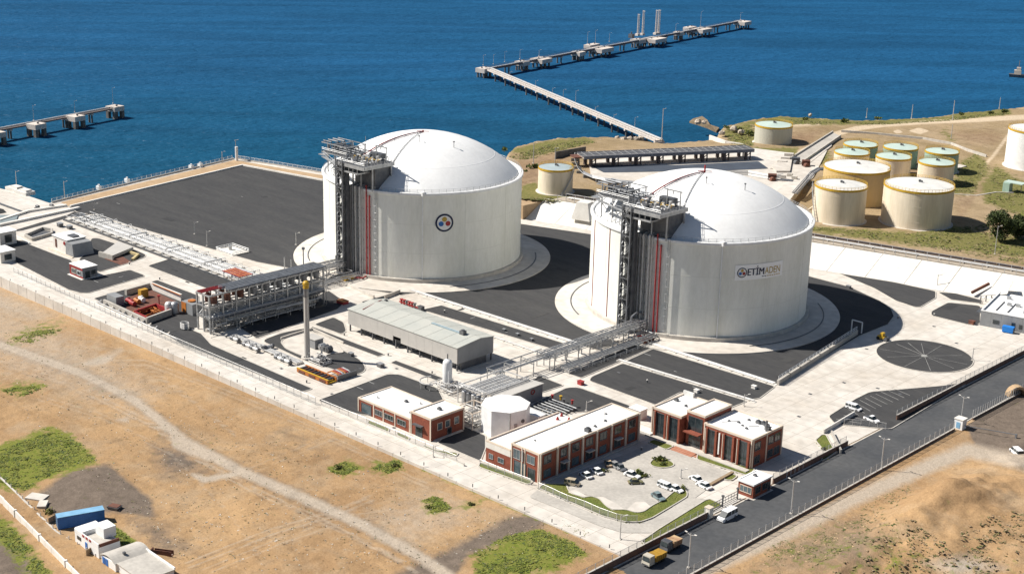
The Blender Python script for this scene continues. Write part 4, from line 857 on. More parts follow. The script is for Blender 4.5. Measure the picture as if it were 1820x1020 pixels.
loading_arm(1133, 64, 37, 'leftmost and shortest loading arm on the jetty'); loading_arm(1141.5, 63, 42, 'second loading arm from the left on the jetty'); loading_arm(1165, 62, 42, 'left mast of the right pair of loading arms'); loading_arm(1169.5, 61.5, 42, 'rightmost loading arm on the jetty')
m = MB(); p = G(1122, 68, JZ); m.box(p[0], p[1], JZ, 4, 3, 3.2); m.cyl((p[0], p[1], JZ+3), (p[0], p[1], JZ+5), .5, 8); tag(m.build('control_cabin', GALVD), 'dark control cabin on the jetty beside the loading arms', 'cabin')
# left jetty
LA, LB = G(205, 191, JZ), G(-90, 247, JZ)
jetty('mooring_jetty', 'narrow walkway jetty linking three block dolphins at the left', LA, LB, 3.2, 6, mat('dark_deck2', (.22, .18, .17), (.15, .13, .12), .3, .8), JZ+.002)
for u, v, lab in ((204, 188, 'block dolphin at the right end of the left jetty'), (134, 205, 'middle block dolphin of the left jetty'), (64, 219, 'block dolphin second from the left edge'), (-8, 234, 'block dolphin cut by the left edge')):
    p = G(u, v, JZ+1); rz = math.atan2(LB[1]-LA[1], LB[0]-LA[0]); t = thing('mooring_dolphin', lab, 'dolphin', (p[0], p[1], SEA_Z), rz, 'block dolphins of the left jetty'); c_, s_ = math.cos(rz), math.sin(rz)
    m = MB(); m.box(p[0], p[1], JZ-2.0, 7.6, 7.6, 2.8, rz); m.build('block', PIER, t)
    for i in (-1, 1):
        for j in (-1, 1): x_, y_ = i*2.7, j*2.7; q = (p[0]+x_*c_-y_*s_, p[1]+x_*s_+y_*c_); m = MB(); m.box(q[0], q[1], SEA_Z-5, 2.0, 2.0, 5+JZ-2.1-SEA_Z, rz); m.build('pile', PIERD, t)
    m = MB(); m.cyl((p[0]+2, p[1], JZ+1), (p[0]+2, p[1], JZ+1.8), .5, 8, .7); m.build('bollard', GALVD, t)
# ------------------------------------------------------------------ pipe bridge on the terrace
PA, PB = G(1038, 277, TOPZ+6.6), G(1341, 264, TOPZ+6.6)
t = thing('pipe_bridge', 'long covered pipe bridge on paired columns standing on the terrace apron', 'pipe bridge', (PA[0], PA[1], TOPZ+.75))
d = np.array([PB[0]-PA[0], PB[1]-PA[1]]); L = np.hypot(*d); d /= L; nn = np.array([-d[1], d[0]]); h = math.atan2(d[1], d[0]); Wd = 10.0
def PBp(s_, w_, z): q = np.array(PA[:2])+d*s_+nn*w_; return (q[0], q[1], z)
q = PBp(L/2, Wd/2, 0); m = MB(); m.box(q[0], q[1], TOPZ+5.1, L, Wd, .5, h); m.build('deck', PIER, t)
for w_ in (0, Wd):
    m = MB(); m.beam(PBp(0, w_, TOPZ+5.5), PBp(L, w_, TOPZ+5.5), .5, 1.5); m.build('edge_girder', mat('blue_grey_steel', (.12, .13, .16), (.16, .17, .2), .4, .6), t)
for k in range(26):
    m = MB(); w_ = .8+k*.33; m.cyl(PBp(-.5, w_, TOPZ+6.0), PBp(L+.5, w_, TOPZ+6.0), .11+.04*(k % 3), 5); m.build('pipeline', (PIPEW, GALV, PIER, PIPEG, GALV)[k % 5], t)
for k in range(24): m = MB(); s_ = L*(k+.5)/24; m.beam(PBp(s_, .5, TOPZ+6.3), PBp(s_, Wd-.5, TOPZ+6.3), .2); m.build('pipe_clamp', GALV, t)
for k in range(8):
    s_ = 4+(L-8)*k/7
    for w_ in (1.0, Wd-1.0): m = MB(); m.beam(PBp(s_, w_, TOPZ), PBp(s_, w_, TOPZ+5.1), 1.3); m.beam(PBp(s_+2.4, w_, TOPZ), PBp(s_+2.4, w_, TOPZ+5.1), .5); m.beam(PBp(s_, w_, TOPZ+2), PBp(s_+2.4, w_, TOPZ+4.4), .3); m.build('column', mat('brown_grey_steel', (.12, .085, .075), (.08, .075, .08), .5, .7), t)
    m = MB(); m.beam(PBp(s_, .5, TOPZ+4.7), PBp(s_, Wd-.5, TOPZ+4.7), .8); m.build('crossbeam', GALVD, t)
m = MB(); q = PBp(-2.5, 6, 0); m.box(q[0], q[1]+1, TOPZ+4.6, 4.0, 7, .6, h); m.build('stair_landing', RUST, t)
field('bridge_shade_sheet', GP([(1046,293),(1073,307),(1138,306),(1181,305),(1300,303),(1366,300),(1348,287),(1200,294)], TOPZ+.8), 1, mat('blue_grey_shade', (.06, .075, .10), (.05, .06, .08), .2, .9), TOPZ+.77, False, True)  # dark blue sheet painting the shadow in front of the bridge
m = MB(); m.strip([G2(988, 281, TOPZ), G2(1040, 272, TOPZ)], .5, TOPZ-1, TOPZ+3.2); tag(m.build('screen_wall', GALVD), 'dark screen wall at the left end of the pipe bridge', 'wall')
t = thing('pipe_run', 'grey pipe run crossing the pale apron from the bridge to the culvert block', 'pipes', G(1330, 308, TOPZ))
for k in range(5): m = MB(); m.tube([G(1250, 304+k*1.6, TOPZ+1.3), G(1330, 304+k*1.8, TOPZ+1.3), G(1372, 312+k*1.6, TOPZ+1.5), G(1392, 309+k*1.6, TOPZ+2.5)], .18, 6); m.build('pipe', (PIPEW, GALV, PIPEG)[k % 3], t)
t = thing('apron_stairs', 'pale stepped concrete block on the apron right of the pipe bridge', 'steps', G(1395, 292, TOPZ+.7))
for k in range(5): p = G(1378+k*6, 300-k*5, TOPZ+.7); m = MB(); m.box(p[0], p[1], TOPZ+.6, 4.5, 3.0, .5+.45*k, .5); m.build('step', CONC, t)
m = MB(); m.strip([G2(1262, 245, 5), G2(1290, 252, 6), G2(1340, 257, 7)], .8, 2, TOPZ-.6); tag(m.build('shore_wall', CONCW), 'white shore wall between small bay and pipe bridge', 'wall')
# curving pipe track left of the bridge
trk = [(1022, 272), (1022, 284), (1027, 296), (1036, 305), (1052, 312), (1075, 317), (1105, 321), (1140, 324)]
t = thing('pipe_track', 'grey pipe track curving down from the pipe bridge past the small cream tank', 'pipe track', G(1044, 306, TOPZ))
P = [G(u, v, TOPZ+1.8) for u, v in trk]
for k in range(6): m = MB(); m.tube([(x+k*.9*(.7), y-k*.9*.7, z) for x, y, z in P], .28, 6); m.build('pipeline', (PIPEW, PIPEG, GALV)[k % 3], t)
for x, y, hd in walk([p_[:2] for p_ in P], 9): m = MB(); m.box(x+1.4, y-1.4, TOPZ-1, .6, 4, 2.4, hd); m.build('sleeper', PIPEG, t)
# slab deck and concrete channels right of the second LNG tank
t = thing('culvert_block', 'pale concrete culvert block with dark openings beside the oil tanks', 'culvert', G(1420, 330, TOPZ))
bl = GP([(1372, 345), (1418, 306), (1438, 308), (1398, 362)], TOPZ+4); m = MB(); m.prism(bl, TOPZ-.5, TOPZ+3.6); m.build('block', CONC, t)
p = G(1398, 320, TOPZ+3.7); m = MB(); m.box(p[0], p[1], TOPZ+3.5, 6, 4, .25, .4); m.build('opening', GALVD, t)
for u, v in ((1392, 316), (1404, 313), (1412, 318)): p = G(u, v, TOPZ+3.7); m = MB(); m.box(p[0], p[1], TOPZ+3.6, 2.4, 2, 1.4, .4); m.build('hatch', KERB, t)
bl = GP([(1372, 298), (1390, 284), (1408, 284), (1404, 306), (1380, 306)], TOPZ+1); m = MB(); m.prism(bl, TOPZ, TOPZ+1.6); m.build('slab', CONC, t)
for u, v, o in ((1414, 292, 1), (1432, 297, 0), (1372, 322, 0)):
    p = G(u, v, TOPZ); m = MB(); m.box(p[0], p[1], TOPZ, 4, 3, 3.4, .6); m.cyl((p[0]+1, p[1]-2, TOPZ+1.2), (p[0]+2.5, p[1]-2.5, TOPZ+1.2), 1.4, 10); m.build('headwall', RUST if not o else GALVD, t)
t = thing('access_ramp', 'straight concrete road ramp with side walls climbing from the apron to the hill road', 'ramp', G(1440, 262, TOPZ))
ra, rb = GP([(1404, 284), (1480, 236)], TOPZ+1), GP([(1424, 291), (1494, 243)], TOPZ+1)
m = MB(); m.prism([ra[0], rb[0], rb[1], ra[1]], TOPZ-1, TOPZ+1.2); m.build('roadway', CONC2, t)
for q in (ra, rb): m = MB(); m.strip(list(q), .5, TOPZ-1, TOPZ+2.0); m.build('side_wall', KERB, t)
rs = GP([(1430, 300), (1478, 262), (1478, 246), (1428, 288)], TOPZ); m = MB(); m.prism(rs, TOPZ-1, TOPZ+.9); m.build('retaining_slope', CONC, t)
t = thing('tank_pipe_ramp', 'pair of pale pipes dropping from the cream front left oil tank', 'pipes', G(1450, 370, TOPZ))
for k in (0, 1): m = MB(); a, b = G(1438+k*6, 372+k*3, TOPZ+.5), G(1480+k*4, 345+k*2, TOPZ+9); m.cyl(a, b, .4, 6); m.build('pipe', (CREAM, GALV)[k], t)
t = thing('pipe_bundle', 'bent bundle of grey pipes crossing from the culvert block to the large weathered tank', 'pipes', G(1440, 310, TOPZ))
for k in range(4): m = MB(); m.tube([G(1408+k*3, 342+k, TOPZ+4), G(1440+k*2.5, 306+k, TOPZ+6), G(1452+k*2, 299+k, TOPZ+6), G(1470, 299+k*1.5, TOPZ+5)], .3, 6); m.build('pipe', (PIPEW, PIPEG)[k % 2], t)
# ------------------------------------------------------------------ buildings
def window(parent, face, p0, p1, z0, z1, at, gl=GLASS, fr=None, mull=0, name='window'):
    """frame + pane set on a wall; face 'S' looks to -y (runs along x), 'E' looks to +x (runs along y)"""
    fr = fr or GALV; m = MB(); w = .14
    def bx(mb, a, b, za, zb, d0, d1):
        if face == 'S': mb.b3(a, b, at-d1, at-d0, za, zb)
        elif face == 'E': mb.b3(at+d0, at+d1, a, b, za, zb)
        else: mb.b3(at-d1, at-d0, a, b, za, zb)
    bx(m, p0, p1, z1-w, z1, .003, .13); bx(m, p0, p1, z0, z0+w, .003, .16)
    bx(m, p0, p0+w, z0+w+.002, z1-w-.002, .003, .13); bx(m, p1-w, p1, z0+w+.002, z1-w-.002, .003, .13)
    for k in range(1, mull+1): c = p0+(p1-p0)*k/(mull+1); bx(m, c-.05, c+.05, z0+w+.004, z1-w-.004, .003, .10)
    o = m.build(name, fr, parent); g = MB(); bx(g, p0+w+.003, p1-w-.003, z0+w+.003, z1-w-.003, .004, .05); g.build('pane', gl, o); return o
def flat_roof(parent, x0, x1, y0, y1, h, par=.55, pm=None, rm=None, th=.35):
    m = MB(); m.b3(x0+th, x1-th, y0+th, y1-th, h-.02, h+.1); m.build('roof', rm or ROOFW, parent)
    ns = int((x1-x0)/2.6) if x1-x0 < y1-y0 else int((y1-y0)/2.6)
    for k in range(1, ns):
        m = MB()
        if x1-x0 < y1-y0: x = x0+(x1-x0)*k/ns; m.b3(x-.05, x+.05, y0+th+.1, y1-th-.1, h+.1, h+.125)
        else: y = y0+(y1-y0)*k/ns; m.b3(x0+th+.1, x1-th-.1, y-.05, y+.05, h+.1, h+.125)
        m.build('roof_seam', PINKW, parent)
    for a in ((x0-.08, x1+.08, y0-.08, y0+th), (x0-.08, x1+.08, y1-th, y1+.08), (x0-.08, x0+th, y0+th+.003, y1-th-.003), (x1-th, x1+.08, y0+th+.003, y1-th-.003)):
        m = MB(); m.b3(*a, h-.18, h+par); m.build('parapet', pm or TRIM, parent)
def roof_unit(parent, x, y, z, s=1.0, name='roof_unit', mm=None):
    m = MB(); m.b3(x-.6*s, x+.6*s, y-.5*s, y+.5*s, z, z+.9*s); m.cyl((x, y, z+.9*s), (x, y, z+1.1*s), .4*s, 8); m.build(name, mm or GALVD, parent)
# --- low brick building with a taller entrance block
t = thing('workshop', 'red brick workshop with long low wing and taller entrance block by the perimeter path', 'building', (-7, -154, 0))
m = MB(); m.b3(-7, 15.6, -154, -141.2, -.3, 4.0); m.build('wall', BRICK, t)
m = MB(); m.b3(15.6, 23.9, -153.9, -141.0, -.3, 6.4); m.build('entrance_block', BRICK, t)
flat_roof(t, -7, 15.5, -154, -141.2, 4.0, .35); flat_roof(t, 15.6, 23.9, -153.9, -141.0, 6.4, .4)
for x in (-7, -.2, 4.0, 9.0, 15.2): m = MB(); m.b3(x-.12, x+.28, -154.14, -154.003, -.3, 4.2); m.build('pilaster', TRIM, t)
for x in (15.62, 23.6): m = MB(); m.b3(x-.1, x+.36, -154.04, -153.903, -.3, 6.6); m.build('pilaster', TRIM, t)
m = MB(); m.b3(23.903, 24.05, -141.5, -141.0, -.3, 6.6); m.build('pilaster', TRIM, t)
window(t, 'S', -5.6, -1.2, .2, 3.2, -154, GLASSB, GALVD, 0, 'roller_door')
for a, b in ((.4, 3.6), (4.6, 8.4), (10, 13.6)): window(t, 'S', a, b, 1.2, 2.9, -154, GLASS, GALV, 2)
d = window(t, 'S', 17.6, 20.4, 0, 3.4, -153.9, GLASS, GALVD, 1, 'door')
m = MB(); m.b3(17.2, 20.9, -155.1, -153.91, 3.5, 3.7); m.build('canopy', GALVD, t)
for a in (-151.5, -148.5, -145): window(t, 'E', a, a+1.9, 2.6, 4.8, 23.9, GLASSB, TRIM, 0)
window(t, 'E', -147.6, -145.9, 0, 2.3, 23.9, GLASS, GALVD, 0, 'door')
m = MB(); m.b3(23.91, 24.8, -153, -142, -.2, .25); m.build('plinth', KERB, t)
roof_unit(t, 20, -147, 6.35, .9); roof_unit(t, 5, -146, 3.95, .8)
for x, y in ((-3, -150), (9, -144), (12, -151)): m = MB(); m.cyl((x, y, 3.9), (x, y, 4.7), .25, 8); m.build('roof_vent', GALV, t)
# --- long brick building, two storeys, with a lower annex
t = thing('laboratory', 'long red brick building with white roof and cream pilasters facing the car park', 'building', (53, -152, 0))
m = MB(); m.b3(53, 63.2, -152, -110.8, -.3, 8.0); m.build('wall', BRICK, t); flat_roof(t, 53, 63.2, -152, -110.8, 8.0, .4)
m = MB(); m.b3(43.8, 52.997, -152.2, -122.8, -.3, 4.2); m.build('annex_wall', BRICK, t)
m = MB(); m.b3(43.75, 52.99, -152.25, -122.75, 4.2, 5.9); m.build('annex_fascia', CONCW, t)
m = MB(); m.b3(44.2, 52.8, -151.8, -123.2, 5.9, 6.0); m.build('annex_roof', ROOFW, t)
for a in ((43.72, 52.98, -152.28, -151.85), (43.72, 44.15, -151.84, -123.2)): m = MB(); m.b3(*a, 5.905, 6.4); m.build('parapet', TRIM, t)
ys = [-152, -145.4, -140.8, -135.2, -129.4, -123.2, -117, -111.2]
for k, y in enumerate(ys): m = MB(); m.b3(63.203, 63.6, y, y+.55, -.3, 8.3); m.build('pilaster', TRIM, t)
for k in range(7):
    a, b = ys[k]+1.2, ys[k+1]-.5
    window(t, 'E', a+.5, min(b, a+3.4), 4.8, 7.2, 63.2, GLASS, GALVD, 1)
    window(t, 'E', a+.5, min(b, a+3.4), .9, 3.2, 63.2, GLASS if k % 2 else GLASSB, GALVD, 1)
for k in (1, 3, 5): m = MB(); m.b3(63.21, 64.6, ys[k]+1.6, ys[k]+4.2, 3.5, 3.75); m.build('canopy', KERB, t)
m = MB(); m.b3(63.21, 64.1, -151.4, -111.3, -.2, .35); m.build('plinth', KERB, t)
for x in (53.05, 56.8, 57.9, 62.8): m = MB(); m.b3(x, x+.36, -152.16, -152.003, -.3, 8.3); m.build('pilaster', TRIM, t)
window(t, 'S', 53.8, 56.4, 4.4, 7.2, -152, GLASSB, GALV, 1); window(t, 'S', 58.8, 61.6, 4.6, 7.0, -152, GLASSB, GALV, 1)
window(t, 'S', 54.2, 58.6, .1, 3.9, -152, GLASSB, GALVD, 1, 'roller_door'); window(t, 'S', 59.2, 61.8, .1, 3.4, -152, GLASS, GALVD, 0, 'door')
m = MB(); m.b3(57.2, 57.7, -152.5, -152.2, 4.5, 7.5); m.build('roof_ladder', GALV, t)
for a, b in ((45, 46.6), (48.4, 50.6)): window(t, 'S', a, b, 1.4, 2.9, -152.2, GLASSB, GALV, 1)
roof_unit(t, 61.6, -131, 7.95, 1.3); roof_unit(t, 60.8, -127, 7.95, .6, 'roof_vent'); roof_unit(t, 60.2, -122, 7.95, .6, 'roof_vent'); roof_unit(t, 57, -118, 7.95, .5, 'roof_vent'); roof_unit(t, 56, -146, 7.95, .4, 'roof_vent')
m = MB(); m.cyl((59, -121, 7.9), (59, -121, 12), .07, 5); m.build('antenna', GALV, t)
for x, y in ((47, -127), (49.5, -125), (46, -124.2)): m = MB(); m.cyl((x, y, 5.9), (x, y, 6.9), .55, 8, .2); m.build('roof_extractor', RED, t)
# --- administration building in three blocks
t = thing('office', 'red brick office in three blocks with tall dark glazing and entrance steps', 'building', (62.8, -105.4, 0))
def fin_glazing(x0, x1, at, z0, z1):
    window(t, 'S', x0-.04, x1+.04, z0, z1+.4, at, GLASS, GALVD, 1)
    m = MB(); m.b3(x0-.7, x0-.06, at-.55, at-.003, -.3, z1+.7); m.build('brick_fin', BRICK, t); m = MB(); m.b3(x1+.06, x1+.7, at-.55, at-.003, -.3, z1+.7); m.build('brick_fin', BRICK, t)
    m = MB(); m.b3(x0-.7, x0-.52, at-.62, at-.553, -.3, z1+.7); m.build('trim_strip', TRIM, t)
m = MB(); m.b3(62.8, 73.2, -104.6, -89.4, -.3, 8.1); m.build('left_block', BRICK, t); flat_roof(t, 62.8, 73.2, -104.6, -89.4, 8.1, .45)
m = MB(); m.b3(73.9, 80.1, -103.0, -90.5, -.3, 9.9); m.build('entrance_block', BRICK, t); flat_roof(t, 73.9, 80.1, -103, -90.5, 9.9, .45)
m = MB(); m.b3(73.203, 73.897, -102, -92, -.3, 7.0); m.build('link_wall', BRICK, t)
m = MB(); m.b3(80.4, 96.5, -103.6, -89.2, -.3, 8.2); m.build('right_block', BRICK, t); flat_roof(t, 80.4, 96.5, -103.6, -89.2, 8.2, .45)
fin_glazing(64.6, 67.6, -104.6, .3, 7.0); fin_glazing(69.4, 72.4, -104.6, .3, 7.0)
window(t, 'S', 74.6, 79.4, 4.7, 9.0, -103, GLASS, GALVD, 1); window(t, 'S', 75.0, 79.0, .2, 4.5, -103, GLASS, GALVD, 2, 'entrance_door')
m = MB(); m.b3(74.4, 79.6, -105.2, -103.02, 4.55, 4.85); m.build('entrance_canopy', BRICK, t)
fin_glazing(82.0, 84.4, -103.6, .3, 6.9); fin_glazing(87.8, 90.2, -103.6, .3, 6.9); fin_glazing(92.6, 95.2, -103.6, .3, 6.9)
m = MB(); m.b3(85.6, 86.0, -103.9, -103.61, 1, 7.2); m.build('trim_strip', WHITE, t)
for x, at in ((62.85, -104.6), (96.1, -103.6), (80.45, -103.6)): m = MB(); m.b3(x, x+.36, at-.16, at-.003, -.3, 8.6); m.build('trim_strip', TRIM, t)
for y in (-103.4, -97.0, -89.6): m = MB(); m.b3(96.503, 96.7, y, y+.4, -.3, 8.6); m.build('trim_strip', TRIM, t)
for a, b in ((-102.4, -99.6), (-96, -93.4), (-92.9, -90.2)):
    window(t, 'E', a, b, 4.8, 7.2, 96.5, GLASS, GALVD, 1); window(t, 'E', a, b, .8, 3.2, 96.5, GLASS, GALVD, 1)
window(t, 'E', -100, -97, 4.6, 8.6, 80.1, GLASS, TRIM, 1); window(t, 'E', -95.6, -92.6, 5.4, 8.6, 80.1, GLASS, TRIM, 1)
for x, y, s in ((90.5, -92.3, 1.1), (92, -92.0, 1.1), (93.5, -92.5, 1.0), (87.5, -92.5, .6), (94.9, -94.2, 1.2), (84, -97, .5), (86.5, -96, .6), (88.5, -97, .5), (90.5, -98, .6), (69, -97, .6), (64.5, -95.6, .9)): roof_unit(t, x, y, 8.15, s)
m = MB(); m.cyl((95.2, -95.4, 8.1), (95.2, -95.4, 11.4), .3, 6); m.build('flue', GALVD, t)
m = MB(); m.tube([(83, -99, 8.35), (86, -95, 8.35), (90, -96, 8.35), (92, -94, 8.35)], .12, 5); m.build('roof_pipe', GALV, t)
m = MB(); m.b3(62.2, 97, -106.6, -104.75, -.1, .35); m.build('terrace', KERB, t)
for k in range(3): m = MB(); m.b3(73.4, 80.6, -109.2+k*.8, -106.65, -.08+k*.0, .12+k*.12); m.build('step', mat('brick_paving', (.42, .20, .13)), t)
m = MB(); m.b3(62.9, 66.5, -90.4, -89.7, 8.2, 9.6); m.build('stair_head', PINKW, t)
# --- gatehouse
t = thing('gatehouse', 'small brick gatehouse with white roof beside the road gate', 'building', (103, -118.5, 0))
m = MB(); m.b3(102.9, 107.6, -118.5, -110.5, -.4, 3.6); m.build('wall', BRICK, t); flat_roof(t, 102.7, 107.8, -118.7, -110.3, 3.8, .25, WHITE)
window(t, 'S', 103.5, 107.1, 1.0, 2.9, -118.5, GLASSB, TRIM, 2)
for a in (-117.6, -114.4): window(t, 'E', a, a+2.4, 1.0, 2.9, 107.6, GLASS, GALVD, 1)
window(t, 'E', -112, -110.9, 0, 2.6, 107.6, GLASS, GALVD, 0, 'door')
m = MB(); m.b3(102.2, 108.3, -119.1, -110, -.35, -.02); m.build('plinth', KERB, t); roof_unit(t, 104.6, -113.6, 3.78, .7)
# --- grey clad compressor shed
t = thing('compressor_shed', 'long grey clad compressor shed open at the foot with grey green roof', 'shed', (-63, -111, 0))
X0, X1, Y0, Y1, H = -63.0, -10.2, -110.6, -94.6, 8.1; YR = -100.6; HR = 9.1
m = MB(); m.add([(X0-.3, Y0-.3, H), (X1+.2, Y0-.3, H), (X1+.2, YR, HR), (X0-.3, YR, HR), (X0-.3, Y1+.3, H+.2), (X1+.2, Y1+.3, H+.2)]+[(X0-.3, Y0-.3, H-.18), (X1+.2, Y0-.3, H-.18), (X1+.2, YR, HR-.18), (X0-.3, YR, HR-.18), (X0-.3, Y1+.3, H+.02), (X1+.2, Y1+.3, H+.02)],
               [(0, 1, 2, 3), (3, 2, 5, 4), (9, 8, 7, 6), (10, 11, 8, 9), (0, 6, 7, 1), (4, 5, 11, 10), (0, 3, 9, 6), (3, 4, 10, 9), (1, 7, 8, 2), (2, 8, 11, 5)]); m.build('roof', ROOFG, t)
n = 9
for k in range(n):                                               # standing seams
    x = X0+(X1-X0)*(k+.5)/n; m = MB(); m.beam((x, Y0-.28, H+.05), (x, YR, HR+.05), .05, .03); m.beam((x, YR, HR+.05), (x, Y1+.28, H+.25), .05, .03); m.build('roof_seam', ROOFG, t)
def clad(a, b, z0, z1, y, mm=CLAD):
    m = MB(); m.b3(a+.02, b-.02, y-.12, y+.12, z0, z1); m.build('cladding_panel', mm, t)
npn = 14
for k in range(npn):
    a, b = X0+(X1-X0)*k/npn, X0+(X1-X0)*(k+1)/npn; z0 = 2.7 if k not in (6,) else 4.4
    clad(a, b, z0, H-.2, Y0); clad(a, b, 2.7, H-.1, Y1)
for k, (a, b) in enumerate(((Y0+.15, YR-5), (YR-5, YR), (YR, Y1-.15))):
    for x in (X1, X0):
        m = MB(); za, zb = (H+(HR-H)*(q-Y0)/(YR-Y0) if q <= YR else HR-(HR-H-.2)*(q-YR)/(Y1-YR) for q in (a, b))
        m.add([(x-.1, a+.02, 2.7), (x+.1, a+.02, 2.7), (x+.1, b-.02, 2.7), (x-.1, b-.02, 2.7), (x-.1, a+.02, za-.2), (x+.1, a+.02, za-.2), (x+.1, b-.02, zb-.2), (x-.1, b-.02, zb-.2)], [(0,3,2,1),(4,5,6,7),(0,1,5,4),(1,2,6,5),(2,3,7,6),(3,0,4,7)])
        m.build('end_panel', CLADD if x == X1 else CLAD, t)
cp = MB(); cp.b3(-.2, .2, -.2, .2, 0, 3.2); cp = cp.build('column', GALVD, t, local=True)
part_copies(cp, t, [(X0+.5+(X1-X0-1)*k/9, y, -.1) for k in range(10) for y in (Y0+.4, Y1-.4)])
m = MB(); m.b3(X0+1, X1-1, -101, -100.6, 0, 6); m.build('inner_wall', GALVD, t)
m = MB(); m.b3(X1-.3, X1-.1, Y0+1.5, Y1-3, 0, 2.6); m.build('end_wall_base', GALVD, t)
m = MB(); m.b3(X0-1, X1+1, Y0-.8, Y1+.8, -.1, .18); m.build('floor_slab', CONC, t)
for k, (x, l) in enumerate(((-57, 5), (-46, 6), (-36, 4), (-25, 6), (-16, 4))):
    m = MB(); m.b3(x, x+l, -107.8, -104, .2, 1.9); m.cyl((x+.4, -106, 2.2), (x+l-.4, -106, 2.2), .8, 10); m.cyl((x+l/2, -108.4, 1), (x+l/2, -107.8, 1), .5, 8); m.build('compressor', (PIPEG, GALVD)[k % 2], t)
m = MB(); m.b3(-31, -17.5, -102.4, -101.6, HR-.1, HR+.22); m.build('ridge_vent', mat('pale_blue_vent', (.30, .38, .42), None, .5, .6), t); roof_unit(t, -16.6, -102.0, HR-.25, 1.5)
m = MB(); m.box(-18, -100.4, HR-.1, .5, .5, .6); m.build('roof_vent', GALV, t); roof_unit(t, -59.5, -96.8, H+.3, .8)
m = MB(); m.cyl((-60.4, -98, H+1.0), (-58.2, -108.4, H+.4), .12, 5); m.build('hose_line', RED, t)
m = MB(); m.b3(X0-.5, X0-.2, -104, Y1+.3, H-.1, H+.9); m.build('end_parapet', GALVD, t)
# --- grey building at the right edge
t = thing('control_building', 'grey clad control building with white roof at the right edge', 'building', (81.5, 57.5, 0))
bx, by = 81.4, 57.3; an = math.atan2(3.3, 15.1)
rc = Matrix.Translation((bx, by, 0)) @ Matrix.Rotation(an, 4, 'Z'); WM['__r'] = rc
def LP(x, y, z=0): v = rc @ Vector((x, y, z)); return (v.x, v.y, v.z)
def lbox(x0, x1, y0, y1, z0, z1, name, mm, par):
    m = MB(); a = MB(); a.b3(x0, x1, y0, y1, z0, z1); m.add([LP(*v) for v in a.v], a.f); return m.build(name, mm, par)
for k in range(9): lbox(k*3.6+.02, k*3.6+3.58, 0, .3, -.2, 5.4, 'facade_panel', CLADD, t)
for k in range(7): lbox(-.02, .28, .32+k*3.8, .32+k*3.8+3.76, -.2, 5.4, 'facade_panel', CLADD, t)
lbox(.3, 32, .32, 27, -.2, 5.1, 'roof', ROOFW, t); lbox(-.1, 32.5, -.1, .35, 5.4, 5.75, 'parapet', WHITE, t); lbox(-.1, .4, .36, 27, 5.4, 5.75, 'parapet', WHITE, t)
for x, w, z0, z1 in ((4.4, 2.2, 1.6, 3.0), (10.8, 1.2, 1.4, 3.2), (13.4, 1.1, 1.4, 2.9), (18, 2, 1.4, 3)):
    f = lbox(x, x+w, -.12, -.003, z0, z1, 'window', GALVD, t); lbox(x+.12, x+w-.12, -.16, -.121, z0+.12, z1-.12, 'pane', GLASS, f)
lbox(-.15, -.003, 3, 7, 0, 3.6, 'loading_door', GALVD, t); lbox(-2.2, -.02, 2.4, 8, 3.7, 3.95, 'canopy', GALVD, t)
for x, y in ((6, 12), (9, 12.5), (13, 6), (4, 20)): lbox(x, x+1.4, y, y+1.2, 5.1, 6.1, 'roof_unit', GALV, t)
for x in (4, 8): lbox(x, x+.4, 4, 16, 5.1, 5.35, 'roof_joint', GALVD, t)
p = LP(10.4, -2.2); t = thing('waste_container', 'bright blue open waste container in front of the grey building', 'container', p, an)
m = MB(); m.box(p[0], p[1], .25, 3.6, 2.0, 2.0, an, None, 1.08); m.build('body', mat('bright_blue_paint', (.02, .20, .62), (.02, .17, .52), .6, .5), t)
for s_ in (-1, 1): m = MB(); q = LP(10.4+s_*1.0, -2.2); m.box(q[0], q[1], 0, .3, 2.0, .25, an); m.build('skid', BLACK, t)
m = MB(); q = LP(12.3, -2.2); m.box(q[0], q[1], .6, .5, 1.4, .9, an); m.build('hook_frame', GALVD, t)
# pale lean-to canopy and screens behind the grey building
t = thing('loading_canopy', 'white sheet canopy and dark pipe rack on the slope beside the grey building', 'canopy', G(1752, 515))
q = [G(1742, 525, 4), G(1772, 505, 5), G(1800, 500, 7), G(1790, 522, 6)]; m = MB(); m.add(q+[(x, y, z-.3) for x, y, z in q], [(0, 1, 2, 3), (7, 6, 5, 4), (0, 4, 5, 1), (1, 5, 6, 2), (2, 6, 7, 3), (3, 7, 4, 0)]); m.build('canopy_sheet', PINKW, t)
for u, v in ((1742, 540), (1752, 536), (1762, 531)): p = G(u, v); m = MB(); m.beam(p, (p[0], p[1], 4.5), .3); m.build('post', GALVD, t)
m = MB(); m.cyl(G(1727, 520, 1.5), G(1758, 504, 4.5), .6, 8); m.build('duct', RUST, t)
# --- left kiosk and white blocks
t = thing('kiosk', 'small red and white kiosk with white roof and porthole window on the left asphalt', 'kiosk', G(146, 498))
a = np.array(G(147.5, 497)); lx, ly, h = 9.0, 6.2, 4.2; x1, y0 = a[0], a[1]; x0, y1 = x1-lx, y0+ly
m = MB(); m.b3(x0, x1, y0, y1, 0, h); m.build('wall', CLADD, t)
m = MB(); m.b3(x0-.15, x1+.15, y0-.15, y1+.15, h, h+.25); m.build('roof', ROOFW, t)
m = MB(); m.b3(x0-.06, x1+.06, y0-.06, y0-.003, h-.9, h-.05); m.build('fascia', RED, t); m = MB(); m.b3(x0-.06, x0+.9, y0-.062, y0-.004, .3, h-.92); m.build('fascia', RED, t); m = MB(); m.b3(x0+.95, x1+.05, y0-.05, y0-.004, .3, .9); m.build('fascia', RED, t)
window(t, 'S', x0+1.4, x0+4.2, 1.1, 3.0, y0-.06, GLASSB, TRIM, 2); window(t, 'S', x0+5.3, x0+7.6, 1.1, 2.8, y0-.06, GLASS, WHITE, 0)
